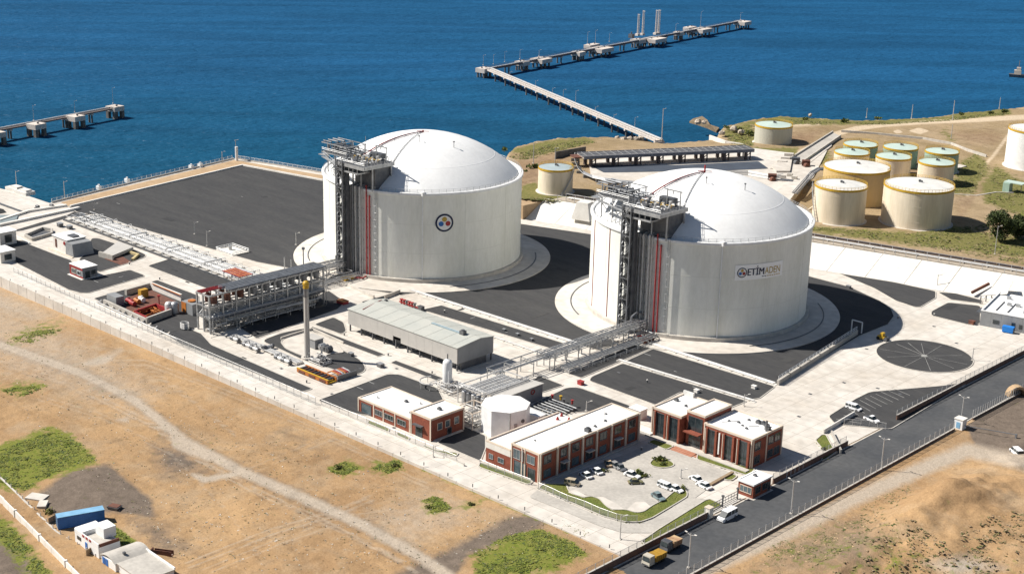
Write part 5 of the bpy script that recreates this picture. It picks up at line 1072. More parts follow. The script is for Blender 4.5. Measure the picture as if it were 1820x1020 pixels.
window(t, 'E', y0+1, y0+3, .3, 2.9, x1, GLASS, GALVD, 0, 'door'); window(t, 'E', y0+3.6, y0+5.4, 1.3, 2.9, x1, GLASS, GALVD, 0)
m = MB(); m.b3(x0-.6, x1+.6, y0-.9, y1+.4, -.1, .2); m.build('plinth', CONCW, t)
t = thing('intake_block', 'white intake pump house with grey bulkhead and emblem beside a sunken pit', 'building', G(110, 455))
a = G(131, 458); x1, y0 = a[0], a[1]
m = MB(); m.b3(x1-17, x1-6, y0+1, y0+9, 0, 5.4); m.build('main_block', CONCW, t); m = MB(); m.b3(x1-17.3, x1-5.7, y0+.7, y0+9.3, 5.4, 5.7); m.build('roof', ROOFW, t)
m = MB(); m.add([(x1-6, y0, 0), (x1, y0, 0), (x1, y0+9, 0), (x1-6, y0+9, 0), (x1-6, y0+.4, 5), (x1-1.6, y0+.6, 4.8), (x1-1.6, y0+9, 4.8), (x1-6, y0+9, 5)], [(0,3,2,1),(4,5,6,7),(0,1,5,4),(1,2,6,5),(2,3,7,6),(3,0,4,7)]); m.build('bulkhead', CLADD, t)
m = MB(); m.b3(x1-15.2, x1-14, y0+.85, y0+.997, 1, 4.4); m.build('pipe_niche', RUST, t)
m = MB(); m.cyl((x1-8, y0+.7, 3.9), (x1-8, y0+.997, 3.9), .7, 16); m.build('emblem', RED, t); m = MB(); m.b3(x1-11, x1-7, y0+4, y0+7, 5.7, 6.3); m.build('roof_hatch', GALVD, t)
m = MB(); m.b3(x1-18, x1+.4, y0-.9, y0-.2, -.1, .3); m.build('plinth', TRIM, t)
t = thing('settling_basin', 'grey walled settling basin with sloping slab beside the intake pump house', 'basin', G(195, 446))
a = G(181, 456); m = MB(); m.add([(a[0], a[1], .2), (a[0]+6, a[1]+.5, .2), (a[0]+2, a[1]+13, .6), (a[0]-9, a[1]+13, .6), (a[0], a[1], 1.4), (a[0]+6, a[1]+.5, 1.4), (a[0]+2, a[1]+13, 1.9), (a[0]-9, a[1]+13, 1.9)], [(4,5,6,7),(0,1,5,4),(1,2,6,5),(2,3,7,6),(3,0,4,7)]); m.build('slab', CLAD, t)
m = MB(); m.strip([(a[0]-.5, a[1]-.5), (a[0]+7, a[1]+.5)], .8, 0, 2.0); m.build('end_wall', CONC2, t)
m = MB(); m.sheet(GP([(185, 460), (216, 455), (234, 466), (216, 472)]), .09); m.build('rusty_floor', RUST, t)
m = MB(); m.strip(GP([(216, 445), (245, 455), (236, 463)]), 1.0, 0, .9); m.build('kerb_wall', mat('ochre_kerb', (.52, .42, .22), None, .5, .9), t)
t = thing('sunken_pit', 'dark sunken pit with parapet walls at the far left', 'pit', G(70, 415))
m = MB(); m.strip(GP([(48, 420), (76, 408), (92, 411), (92, 418), (58, 428), (46, 422)]), .8, -.1, 1.2); m.build('parapet', CONC2, t); m = MB(); m.sheet(GP([(49, 420), (77, 409), (91, 412), (91, 418), (58, 427)]), .06); m.build('pit_floor', GALVD, t)
m = MB(); m.strip(GP([(22, 418), (52, 434)]), .7, 0, .7); m.build('kerb_wall', CONCW, t)
for (u, v), lx, ly, h, lab in (((8, 432), 7, 7, 5.2, 'white gate kiosk cut off by the left edge'), ((6, 462), 8, 6, 4.2, 'white roofed hut beside the left perimeter wall')):
    a = G(u, v); t = thing('kiosk', lab, 'kiosk', a); m = MB(); m.b3(a[0]-lx/2, a[0]+lx/2, a[1]-ly/2, a[1]+ly/2, 0, h); m.build('wall', CONCW, t); m = MB(); m.b3(a[0]-lx/2-.3, a[0]+lx/2+.3, a[1]-ly/2-.3, a[1]+ly/2+.3, h, h+.3); m.build('roof', ROOFW, t)
    window(t, 'E', a[1]-1.5, a[1]+1.5, 1, h-1, a[0]+lx/2, GLASS, GALVD, 0); window(t, 'S', a[0]-1.5, a[0]+1.5, 1, h-1.2, a[1]-ly/2, GLASS, GALVD, 0)
# left quay furniture: low parapet walls, slabs, boats
for pts, h, lab in (([(0, 402), (138, 372)], 1.0, 'low white parapet beside its painted dark shade strip'), ([(0, 393), (50, 377), (115, 367)], .9, 'second low white parapet on the left quay')):
    m = MB(); m.strip(GP(pts), 1.6, -.1, h); tag(m.build('parapet_wall', CONCW), lab, 'wall')
t = thing('quay_basin', 'grey sloping basin slab with dark slot at the left edge of the quay', 'basin', G(15, 385))
m = MB(); m.prism(GP([(-40, 397), (0, 384), (32, 384), (30, 391), (-20, 410)]), -.1, .5); m.build('slab', mat('teal_grey_slab', (.22, .26, .27), None, .3, .8), t)
m = MB(); m.strip(GP([(-20, 352), (0, 363), (45, 379)]), 1.2, -.1, .35); m.build('slot', GALVD, t)
m = MB(); m.sheet(GP([(-20, 366), (6, 372), (12, 378), (-20, 384)]), .06); m.build('slot_floor', BLACK, t)
for (u, v), lab in (((28, 338), 'white slab block on the quay edge by the water'), ((44, 344), 'second weathered slab block on the quay edge')):
    a = G(u, v); m = MB(); m.box(a[0], a[1], -.2, 9, 5, 1.6, .1); m.box(a[0]+1, a[1], 1.4, 5, 3, .8, .1); tag(m.build('quay_block', PINKW if u > 30 else CONCW), lab, 'block')
# white polygonal water tank
cx, cy = 28.6+3.4, -138.2+5.8
t = thing('water_tank', 'white eight sided water tank between the two brick buildings', 'water tank', (cx, cy, 0)); rw = 6.9; off = math.radians(9)
V8 = [(cx+rw*math.sin(off+k*math.pi/4), cy-rw*math.cos(off+k*math.pi/4)) for k in range(8)]
for k in range(8):
    a, b = V8[k], V8[(k+1) % 8]; m = MB(); m.strip([lerp(a, b, .012), lerp(a, b, .988)], .22, -.2, 7.9); m.build('side_panel', WHITE, t)
m = MB(); rr2 = [(cx+(x-cx)*1.03, cy+(y-cy)*1.03) for x, y in V8]; m.add([(x, y, 7.9) for x, y in rr2]+[(cx, cy, 9.2)]+[(x, y, 7.7) for x, y in rr2], [(k, (k+1) % 8, 8) for k in range(8)]+[(9+k, 9+(k+1) % 8, (k+1) % 8, k) for k in range(8)]); m.build('roof', ROOFW, t)
m = MB(); p = V8[1]; m.b3(p[0]-1.2, p[0]-.2, p[1]-.6, p[1]+.5, 0, 7.6) if False else m.cyl((p[0]+.15, p[1]-.15, 0), (p[0]+.15, p[1]-.15, 7.9), .22, 6); m.build('corner_pipe', GALV, t)
q = lerp(V8[1], V8[2], .35); dd = np.array([V8[2][0]-V8[1][0], V8[2][1]-V8[1][1]]); dd /= np.hypot(*dd); o_ = np.array([dd[1], -dd[0]])
m = MB(); c_ = np.array(q)+o_*.2; m.box(c_[0], c_[1], 2.0, .9, .25, 2.2, math.atan2(dd[1], dd[0])); m.build('gauge_board', GALV, t)
c_ = np.array(lerp(V8[1], V8[2], .8))+o_*.16; m = MB(); m.cyl((c_[0], c_[1], 4.6), (c_[0]+o_[0]*.06, c_[1]+o_[1]*.06, 4.6), .6, 14); m.build('emblem', GALVD, t)
t = thing('pump_cabinet', 'white pump cabinet with grey doors behind the water tank', 'cabinet', (cx+1, cy+9.6, 0)); m = MB(); m.box(cx+1, cy+9.8, 0, 8, 3, 2.8); m.build('body', WHITE, t); m = MB(); m.box(cx+1, cy+9.8, 2.8, 8.3, 3.3, .18); m.build('lid', ROOFW, t)
t = thing('transformer_kiosk', 'small white transformer cabinet between long brick building and office', 'cabinet', G(1134, 745)); a = G(1134, 742); m = MB(); m.box(a[0], a[1], 0, 4, 3.2, 3.0); m.build('body', CONCW, t); m = MB(); m.box(a[0], a[1], 3.0, 4.4, 3.6, .2); m.build('roof', ROOFW, t); m = MB(); m.box(a[0]+.6, a[1]-1.62, .3, 1.2, .06, 2.2); m.build('door', GALV, t)
a = G(1140, 765); m = MB(); m.box(a[0], a[1], -.1, 9, 3.4, .9); tag(m.build('concrete_plinth', CONCW), 'low pale concrete plinth at the rear of the car park', 'plinth')
# --- bottom left: shipping container, house, hut
ZL = -1.0
def gz(u, v, z=-.6): 
    p = G(u, v, z); return p
a = np.array(G(104, 942, -.8)); b = np.array(G(187, 927, -.8)); dv = (b-a)[:2]; an = math.atan2(dv[1], dv[0]); c = (a+b)/2; nv = np.array([-math.sin(an), math.cos(an)])
c2 = c[:2]+nv*1.3
t = thing('shipping_container', 'blue shipping container standing beside the fenced sand lane', 'container', (c2[0], c2[1], -.8), an); L = np.hypot(*dv)
Wt = WM[t.name]
def cbox(x0, x1, y0, y1, z0, z1, name, mm, par=None):
    m = MB(); s_ = MB(); s_.b3(x0, x1, y0, y1, z0, z1); m.add([tuple(Wt @ Vector(v)) for v in s_.v], s_.f); return m.build(name, mm, par or t)
cbox(-L/2, L/2, -1.25, 1.25, .15, 3.2, 'body', BLUE); cbox(-L/2-.04, L/2+.04, -1.3, 1.3, 3.2, 3.32, 'roof', BLUEL)
for k in range(22): cbox(-L/2+.4+k*(L-.8)/22, -L/2+.4+k*(L-.8)/22+.22, -1.31, -1.252, .3, 3.1, 'corrugation', BLUE)
for y in (-1.2, .05): d = cbox(-L/2-.08, -L/2-.003, y, y+1.15, .3, 3.1, 'door', mat('end_door_paint', (.10, .22, .40), None, 1, .5)); cbox(-L/2-.14, -L/2-.081, y+.5, y+.58, .4, 3.0, 'lock_bar', GALV, d)
for x in (-L/2, L/2-.3): cbox(x, x+.3, -1.33, 1.33, .0, .15, 'corner_foot', BLACK)
# house
A = np.array(G(134, 962, -.6))[:2]; B = np.array(G(176, 992, -.6))[:2]; dv = B-A; an = math.atan2(dv[1], dv[0])
t = thing('site_house', 'white flat roofed site house with terrace and roof box near the container', 'house', (A[0], A[1], -.9), an); Wt = WM[t.name]; L = np.hypot(*dv)
cbox(0, L, 0, 5.6, 0, 3.0, 'wall', WHITE); cbox(.1, 3.6, .1, 5.5, 3.0, 4.1, 'roof_room', WHITE); cbox(3.7, L-.2, .3, 5.2, 3.0, 3.12, 'terrace', CONC2)
cbox(0, L, -.05, .22, 3.003, 3.9, 'terrace_parapet', WHITE); cbox(L-.25, L+.04, .3, 5.5, 3.003, 3.8, 'terrace_parapet', RUST)
cbox(4.2, 8.2, 3.2, 6.4, 3.0, 5.6, 'roof_box', WHITE); 
for x in (3.9, 5.5, 7.1): cbox(x, x+.9, -.14, -.06, 3.2, 3.75, 'railing_panel', RED)
for x in (1.2, 2.2): f = cbox(x, x+.75, -.12, -.003, 3.3, 3.95, 'window', GALVD) if False else cbox(x, x+.75, -.12, -.003, 1.6, 2.5, 'window', GALVD); cbox(x+.1, x+.65, -.14, -.121, 1.7, 2.4, 'pane', GLASS, f)
cbox(5.0, 6.0, -.1, -.003, .1, 2.2, 'door', BLUE)
A2 = np.array(G(181, 998, -.5))[:2]; t = thing('site_hut', 'low white hut with curved grey roof and blue shutters beside the site house', 'hut', (A2[0], A2[1], -.9), an); Wt = WM[t.name]
cbox(0, 6.4, 0, 9, 0, 2.4, 'wall', WHITE)
m = MB(); vs = []
for k in range(9):
    x = -.2+6.8*k/8; z = 2.42+.9*math.sin(math.pi*k/8)
    for y in (-.2, 9.2): vs += [tuple(Wt @ Vector((x, y, z))), tuple(Wt @ Vector((x, y, z-.16)))]
m.add(vs, [q for k in range(8) for q in ((4*k, 4*k+4, 4*k+6, 4*k+2), (4*k+1, 4*k+3, 4*k+7, 4*k+5), (4*k, 4*k+1, 4*k+5, 4*k+4), (4*k+2, 4*k+6, 4*k+7, 4*k+3))]); m.build('roof', CONC2, t)
for x in (.5, 1.9): cbox(x, x+1.1, -.1, -.003, .4, 2.1, 'shutter', BLUE)
cbox(4.4, 5.0, 3, 3.6, 3.1, 3.7, 'roof_vent', GALVD)
A3 = np.array(G(206, 1012, -.5))[:2]; t = thing('flat_shed', 'grey flat roofed shed cut off by the bottom edge', 'shed', (A3[0], A3[1], -.9), an); Wt = WM[t.name]
cbox(0, 12, 0, 8, 0, 2.3, 'wall', WHITE); cbox(-.2, 12.2, -.2, 8.2, 2.3, 2.5, 'roof', CONC2); cbox(-.2, 12.2, 8.0, 8.3, 2.5, 3.0, 'parapet', WHITE)
a = G(290, 985, -.6); t = thing('rust_trough', 'rusty brown steel trough lying on the sand', 'trough', a, .55); Wt = WM[t.name]
cbox(-2.4, 2.4, -.7, -.55, .1, 1.3, 'side_plate', RUST); cbox(-2.4, 2.4, .55, .7, .1, 1.1, 'side_plate', RUST); cbox(-2.4, 2.4, -.55, .55, .0, .12, 'floor_plate', RUST); cbox(-2.9, -2.6, -.6, .6, 0, 1.3, 'end_plate', RUST)
a = G(204, 905, -.8); t = thing('tipped_skip', 'small dark tipped skip on the sand behind the container', 'skip', a, .4); m = MB(); m.box(a[0], a[1], a[2], 2.6, 1.8, 1.0, .4, None, 1.25); m.build('body', GALVD, t); m = MB(); m.box(a[0], a[1], a[2]+1.0, 2.7, 1.9, .15, .4); m.build('rim', RUST, t)
a = G(66, 884, -1); t = thing('concrete_slab', 'pale broken concrete slabs beside the lane fence', 'slab', a, .5); m = MB(); m.box(a[0], a[1], a[2]-.2, 5, 3.4, .6, .5); m.build('upper_slab', CONC, t)
a = G(76, 899, -1); m = MB(); m.box(a[0], a[1], a[2]-.2, 3.6, 2.2, 1.0, -.7); m.build('lower_slab', CONC, t)
# ------------------------------------------------------------------ process steelwork and equipment
def skid_pipes(m, x0, x1, y0, y1, z0, z1, n, seed, r=(.1, .3)):
    rr = random.Random(seed)
    for _ in range(n):
        x, y, z = rr.uniform(x0, x1), rr.uniform(y0, y1), rr.uniform(z0, z1); P = [(x, y, z)]
        for _ in range(rr.randint(1, 3)):
            q = list(P[-1]); k = rr.choice((0, 1, 1, 2)); lo, hi = ((x0, x1), (y0, y1), (z0, z1))[k]; q[k] = rr.uniform(lo, hi); P.append(tuple(q))
        m.tube(P, rr.uniform(*r), 6)
# --- big vaporiser rack
X0, X1, Y0, Y1 = -98.6, -91.6, -146.5, -98.0
t = thing('vaporiser_rack', 'tall three level steel vaporiser rack carrying dark pipe banks and drums behind the flare stack', 'pipe rack', (X0, Y0, 0))
NF = 10
colp = MB(); colp.b3(-.25, .25, -.25, .25, 0, 13.2); colp = colp.build('column', GALV, t, local=True)
part_copies(colp, t, [(x, Y0+(Y1-Y0)*k/(NF-1), 0) for k in range(NF) for x in (X0, (X0+X1)/2, X1)])
for k in range(NF):
    y = Y0+(Y1-Y0)*k/(NF-1)
    for z in (5.2, 9.2, 13.2): m = MB(); m.b3(X0-.4, X1+.4, y-.2, y+.2, z-.25, z+.25); m.build('crossbeam', GALV, t)
for x in (X0, X1):
    for z in (5.2, 9.2, 13.2): m = MB(); m.b3(x-.2, x+.2, Y0+.21, Y1-.21, z-.24, z+.24); m.build('side_beam', GALV, t)
for k in range(NF-1):
    a, b = Y0+(Y1-Y0)*k/(NF-1), Y0+(Y1-Y0)*(k+1)/(NF-1)
    for x in (X0, X1): m = MB(); m.beam((x, a, 5.2), (x, b, 9.2), .14); m.beam((x, b, 5.2), (x, a, 9.2), .14); m.build('bracing', GALV, t)
for k in range(11): m = MB(); x = X0+.4+k*.68; m.cyl((x, Y0+7+(k % 3), 13.9), (x, Y1+1, 13.9), .22+.08*(k % 2), 8); m.build('top_header', (PIPEG, GALV, PIPEG, GALV)[k % 4], t)
for k in range(6): m = MB(); x = X0+.5+k*.55; m.cyl((x, Y0-.3, 13.8), (x, Y0+9, 13.8), .16, 6); m.build('red_header', RED, t)
for k in range(9):
    y = Y0+3+(Y1-Y0-5)*k/8; mm = RUST if k < 3 else PIPEG
    for x in (X0+2.0, X1-1.6): m = MB(); m.cyl((x, y, 9.8), (x, y, 12.4), 1.0, 12, 1.2); m.cyl((x, y, 12.6), (x, y, 13.0), .6, 8); m.build('evaporator_drum', mm, t)
for k in range(9): m = MB(); x = X0+.5+k*.85; m.cyl((x, Y0-.5, 5.75), (x, Y1, 5.75), .18+.05*(k % 3), 6); m.build('lower_header', (PIPEW, GALV, PIPEW)[k % 3], t)
for k in range(NF-1):
    a, b = Y0+(Y1-Y0)*k/(NF-1)+.4, Y0+(Y1-Y0)*(k+1)/(NF-1)-.3; m = MB(); m.b3(X0+2.6, X0+3.1, a, b, .9, 4.7); m.build('sun_blocking_panel', (PIPEW, GALV, PIPEG)[k % 3], t)  # opaque panels added in each bay to block sun and darken the ground
    m = MB(); m.b3(X0+4.4, X0+4.8, a, b, 6.2, 9.0); m.build('sun_blocking_panel', (GALV, PIPEG)[k % 2], t)
m = MB(); m.b3(X1+.45, X1+1.7, Y0, Y1, 5.0, 5.15); m.build('walkway', GRATE, t); m = MB(); handrail(m, [(X1+1.7, Y0, 5.15), (X1+1.7, Y1, 5.15)], 1.2, 2.2, .07)
for k in range(NF): y = Y0+(Y1-Y0)*k/(NF-1); m.beam((X1+1.6, y, 0), (X1+1.6, y, 5.0), .2)
m.build('walkway_rail', GALV, t)
m = MB(); skid_pipes(m, X0, X1+2, Y0, Y1, .8, 4.6, 70, 5, (.1, .28)); m.build('process_pipework', PIPEW, t)
m = MB(); skid_pipes(m, X0, X1, Y0, Y1, 6.4, 9, 26, 6, (.1, .3)); m.build('process_pipework', GALV, t)
for k in range(7): y = Y0+5+k*6.3; m = MB(); m.b3(X0+1, X1-1, y, y+2.4, .0, .5); m.cyl((X0+1.5, y+1.2, 1.3), (X1-1.5, y+1.2, 1.3), .75, 10); m.build('heat_exchanger', (PIPEW, GALVD)[k % 2], t)
m = MB(); m.b3(X0-1.5, X1+3, Y0-2, Y0+8, -.05, .16); m.build('plinth', CONC, t)
for zz, off in ((6, 0), (4, 1)): m = MB(); n = 10; m.add([(X1+.6, Y0+2+k*.45, 5.0-k*.5) for k in range(n)]+[(X1+1.8, Y0+2+k*.45, 5.0-k*.5) for k in range(n)], [(k, k+1, n+k+1, n+k) for k in range(n-1)]) if off else None; (m.build('stair_flight', GALV, t) if m.v else None)
m = MB()
for k in range(6): m.tube([(X0-3.5+1.7*math.cos(a/8*6.283), Y0-3+1.3*math.sin(a/8*6.283), .4+k*.35) for a in range(9)], .12, 5)
m.build('hose_coil', PIPEW, t)
# red pipe rows beside the head of the rack
t = thing('red_pipe_rack', 'low rack of red and orange pipes at the far side of the vaporiser rack', 'pipe rack', G(425, 500))
a = G(425, 500)
for k in range(7): m = MB(); m.cyl((a[0]-6, a[1]-3+k*.9, 3.4), (a[0]+5, a[1]-3+k*.9, 3.4), .2, 6); m.build('pipe', (RED, ORANGE)[k % 2], t)
for x in (-5, 0, 4): m = MB(); m.b3(a[0]+x-.15, a[0]+x+.15, a[1]-3.5, a[1]+3.5, 2.9, 3.2); [m.beam((a[0]+x, a[1]+y, 0), (a[0]+x, a[1]+y, 2.9), .25) for y in (-3.2, 3.2)]; m.build('trestle', GALV, t)
# --- dark cowl and duct at the far end of the vaporiser rack
t = thing('vent_duct', 'grey inclined vent duct rising at the far end of the vaporiser rack', 'duct', G(520, 500))
m = MB(); m.cyl(G(506, 486, 6), G(530, 478, 13), 1.1, 8); m.build('duct', PIPEG, t); m = MB(); m.cyl(G(527, 480, 12.6), G(536, 479, 12.2), 1.2, 8); m.build('cowl', PIPEG, t); m = MB(); p = G(540, 498, 0); m.cyl(p, (p[0], p[1], 12), .22, 6); m.cyl((p[0], p[1], 12), (p[0], p[1], 12.8), .6, 8); m.build('stack_pipe', PIPEG, t)
for q in (G(506, 486, 0), G(518, 490, 0)): m = MB(); m.beam(q, (q[0], q[1], 6.4), .3); m.build('post', GALV, t)
# --- elevated pipe racks joining the vaporisers / the plant to both stair towers
def spur(label, x0, x1, y0, y1, z, seed, ext=0):
    t = thing('spur_rack', label, 'pipe rack', ((x0+x1)/2, y0, 0)); n = max(4, int((y1-y0)/5.5)); w = (x1-x0)
    cl = MB(); cl.b3(-.13, .13, -.13, .13, 0, z+1.6); cl = cl.build('column', GALV, t, local=True)
    part_copies(cl, t, [(x, y0+(y1-y0)*k/n, 0) for k in range(n+1) for x in (x0, x0+w*.42)])
    for k in range(n+1):
        y = y0+(y1-y0)*k/n
        for zz in (z, z+1.6): m = MB(); m.b3(x0-.2, x0+w*.42+.2, y-.11, y+.11, zz-.11, zz+.11); m.build('crossbeam', GALV, t)
        m = MB(); m.b3(x0+w*.58, x1, y-.12, y+.12, 1.2, 1.5); m.beam((x0+w*.6, y, 0), (x0+w*.6, y, 1.2), .25); m.beam((x1-.1, y, 0), (x1-.1, y, 1.2), .25); m.build('low_trestle', GALV, t)
    for zz in (z, z+1.6):
        for x in (x0, x0+w*.42): m = MB(); m.b3(x-.1, x+.1, y0, y1, zz-.09+.02, zz+.1+.02); m.build('side_beam', GALV, t)
    for k in range(6): m = MB(); x = x0+.4+k*w*.068; m.cyl((x, y0-ext, z+.45), (x, y1+3, z+.45), .12+.05*(k % 3), 6); m.build('pipeline', (PIPEW, GALV, PIPEW)[k % 3], t)
    for k in range(4): m = MB(); x = x0+.6+k*w*.1; m.cyl((x, y0-ext, z+2.0), (x, y1+2, z+2.0), .14+.06*(k % 2), 6); m.build('pipeline', (PIPEW, GALV)[k % 2], t)
    for k in range(5): m = MB(); x = x0+w*.63+k*w*.075; m.cyl((x, y0, 1.75), (x, y1, 1.75), .12+.06*(k % 2), 6); m.build('pipeline', (PIPEW, GALV)[k % 2], t)
    for k in range(n):
        a, b = y0+(y1-y0)*k/n, y0+(y1-y0)*(k+1)/n
        for x in (x0+w*.42, x0): m = MB(); m.beam((x, a, z), (x, b, z+1.6), .1); m.build('bracing', GALV, t)
    m = MB()
    for k in range(5): y = y0+4+k*(y1-y0-6)/5; m.tube([(x0+w*.5, y, z+.5), (x0+w*.5, y, z-1.2), (x0+w*.56, y+1.5, z-1.6), (x0+w*.62, y+1.5, .4)], .2, 6)
    m.build('drop_pipe', PIPEW, t)
    m = MB(); handrail(m, [(x1+.6, y0+2, .1), (x1+.6, y1-2, .1)], 1.2, 3, .07); m.build('guard_rail', GALV, t)
    m = MB(); m.tube([(x0+1, y1-3, z), (x0+1, y1-3, z+3.4), (x0+1.4, y1-1, z+4.4), (x0+2, y1+2.5, z+4.2), (x0+2.4, y1+3.8, z+3)], .38, 8); m.build('expansion_loop', PIPEG, t)
    m = MB(); m.b3(x0-.5, x1+1, y1-8, y1-2, .5, .9) if False else m.box((x0+x1)/2+3, y1-4, .3, 3, 5, 1.2); m.build('valve_skid', YELL if seed % 2 else RUST, t)
    m = MB(); skid_pipes(m, x0, x1, y1-12, y1, .6, 3.2, 26, seed, (.1, .24)); m.build('process_pipework', GALV, t)
    return t
spur('steel pipe rack running from the vaporiser rack to the stair tower of the emblem tank', -117.0, -104.5, -97, -69, 4.2, 3)
spur('steel pipe rack running from the plant to the stair tower of the name board tank', 4.2, 15.2, -86, -40.5, 3.6, 4, 4)
# link rack over the yard between spur and compressor skid
t = thing('link_rack', 'light steel pipe gantry between the spur rack and the process skid', 'pipe rack', G(960, 660))
q0, q1 = (4.5, -86.5), (3.0, -112.0)
for k in range(4):
    y = -88-k*7.5
    for x in (3.0, 8.5): m = MB(); m.beam((x, y, 0), (x, y, 5.0), .24); m.build('column', GALV, t)
    m = MB(); m.b3(2.8, 8.7, y-.12, y+.12, 3.8, 4.05); m.b3(2.8, 8.7, y-.11, y+.11, 4.8, 5.0); m.build('crossbeam', GALV, t)
for x, z in ((3.0, 4.9), (8.5, 4.9), (4.4, 4.0), (5.4, 4.0), (6.6, 4.0), (7.5, 4.0)): m = MB(); m.cyl((x, -111, z+.3), (x, -86, z+.3), .17, 6); m.build('pipeline', PIPEW if z < 4.5 else GALV, t)
# --- process skid with silver drums, and grey clad switch room
t = thing('process_skid', 'pale pipe deck with silver drums and steel frame beside the white upright vessel', 'process skid', G(880, 690))
A = G(851, 690); X0, X1, Y0, Y1 = 8.0, 19.0, -128, -109
for x in (X0, X1):
    for y in (Y0, (Y0+Y1)/2, Y1): m = MB(); m.beam((x, y, 0), (x, y, 5.6), .26); m.build('column', PIPEW, t)
for x in (X0, X1): m = MB(); m.b3(x-.14, x+.14, Y0, Y1, 5.3, 5.6); m.build('side_beam', PIPEW, t)
for y in (Y0, Y1): m = MB(); m.b3(X0, X1, y-.13, y+.13, 5.32, 5.58); m.build('crossbeam', PIPEW, t)
for k in range(11): m = MB(); x = X0+1+k*.9; m.tube([(x, Y0+3, 4.6), (x, Y1-1, 4.6), (x, Y1, 3.2)], .17+.06*(k % 2), 8); m.build('pipeline', (WHITE, PIPEW)[k % 2], t)
for k in range(5): m = MB(); x = X0+1.5+k*2.0; m.cyl((x, Y0+1.2, .2), (x, Y0+1.2, 3.6), .85, 12); m.sphere((x, Y0+1.2, 3.6), .85, 10, .5); m.build('drum', (GALV, PIPEG)[k % 2], t)
m = MB(); skid_pipes(m, X0, X1, Y0, Y1, .5, 4, 60, 9, (.08, .22)); m.build('process_pipework', PIPEW, t)
m = MB(); handrail(m, [(X0, Y0, 5.6), (X1, Y0, 5.6), (X1, Y1, 5.6)], .9, 2, .05); m.build('handrail', WHITE, t)
t = thing('switch_room', 'grey clad switch room with red mark on its shaded side at the skid', 'building', (19.5, -125, 0))
for k in range(4): m = MB(); m.b3(23.4, 23.7, -125+k*4.3, -125+k*4.3+4.26, 0, 5.0); m.build('cladding_panel', CLADD, t)
m = MB(); m.b3(19.4, 23.39, -125, -107.9, 0, 4.8); m.build('wall', CLADD, t); m = MB(); m.add([(18.9, -125.4, 4.75), (24, -125.4, 5.05), (24, -107.5, 5.05), (18.9, -107.5, 4.75), (18.9, -125.4, 4.95), (24, -125.4, 5.25), (24, -107.5, 5.25), (18.9, -107.5, 4.95)], [(0,3,2,1),(4,5,6,7),(0,1,5,4),(1,2,6,5),(2,3,7,6),(3,0,4,7)]); m.build('roof', CLAD, t)
m = MB()
for a in range(6): m.beam((23.74, -112.2+.8*math.cos(a*1.0472), 3.6+.7*math.sin(a*1.0472)), (23.74, -112.2+.8*math.cos((a+1)*1.0472), 3.6+.7*math.sin((a+1)*1.0472)), .28)
m.build('wall_mark', RED, t)
window(t, 'E', -124, -122.4, 0, 2.6, 23.7, GLASS, GALVD, 0, 'door')
t = thing('pipe_manifold', 'ground level grey pipe manifold with small coloured valves beside the switch room', 'manifold', (30, -112, 0))
for k in range(7): m = MB(); m.cyl((26, -117+k*1.6, 1.0), (37, -117+k*1.6, 1.0), .2, 6); m.build('pipe', (GALV, GALV, PIPEG)[k % 3], t)
for k in range(6): m = MB(); m.b3(26+k*2-.2, 26+k*2+.2, -117.8, -106.6, .3, .7); m.build('sleeper', GALVD, t)
for k in range(4): m = MB(); a = (27+k*2.3, -107+(k % 2)*1.2); m.cyl((*a, 1), (*a, 2.2), .3, 8); m.cyl((*a, 2.2), (*a, 2.3), .5, 10); m.build('valve', (RED, YELL, GALVD)[k % 3], t)
# --- white upright vessel with its small pipework
p = G(795, 689); t = thing('upright_vessel', 'slim white upright vessel with domed top standing in pale pipework', 'vessel', p)
m = MB(); m.lathe(p[0], p[1], [(1.3, 1.2), (1.35, 1.5), (1.45, 1.8), (1.45, 8.2), (1.2, 8.9), (.6, 9.3), (.05, 9.4)], 24); m.build('shell', WHITE, t, smooth=True)
for a in range(4): m = MB(); m.beam((p[0]+1.2*math.cos(a*1.57), p[1]+1.2*math.sin(a*1.57), 0), (p[0]+1.2*math.cos(a*1.57), p[1]+1.2*math.sin(a*1.57), 1.6), .25); m.build('leg', WHITE, t)
m = MB(); m.cyl((p[0], p[1], 9.3), (p[0], p[1], 11), .18, 6); m.build('vent_pipe', GALVD, t)
m = MB(); m.cyl((p[0]+1.5, p[1]-.8, .5), (p[0]+1.5, p[1]-.8, 6), .2, 6); m.build('ladder', WHITE, t)
t = thing('vessel_pipework', 'tangle of pale pipes and a curved pipe ring at the foot of the upright vessel', 'pipework', (p[0]-2, p[1]-3, 0))
m = MB(); skid_pipes(m, p[0]-3, p[0]+7, p[1]-5, p[1]+3, .4, 2.4, 50, 21, (.08, .2)); m.build('process_pipework', PIPEW, t)
m = MB(); m.tube([(p[0]-4+3.6*math.cos(a*.3), p[1]-3+3.6*math.sin(a*.3), 2.0) for a in range(8, 20)], .2, 6); [m.beam((p[0]-4+3.6*math.cos(a*.3), p[1]-3+3.6*math.sin(a*.3), 0), (p[0]-4+3.6*math.cos(a*.3), p[1]-3+3.6*math.sin(a*.3), 2.0), .14) for a in (9, 12, 15, 18)]; m.build('pipe_ring', PIPEW, t)
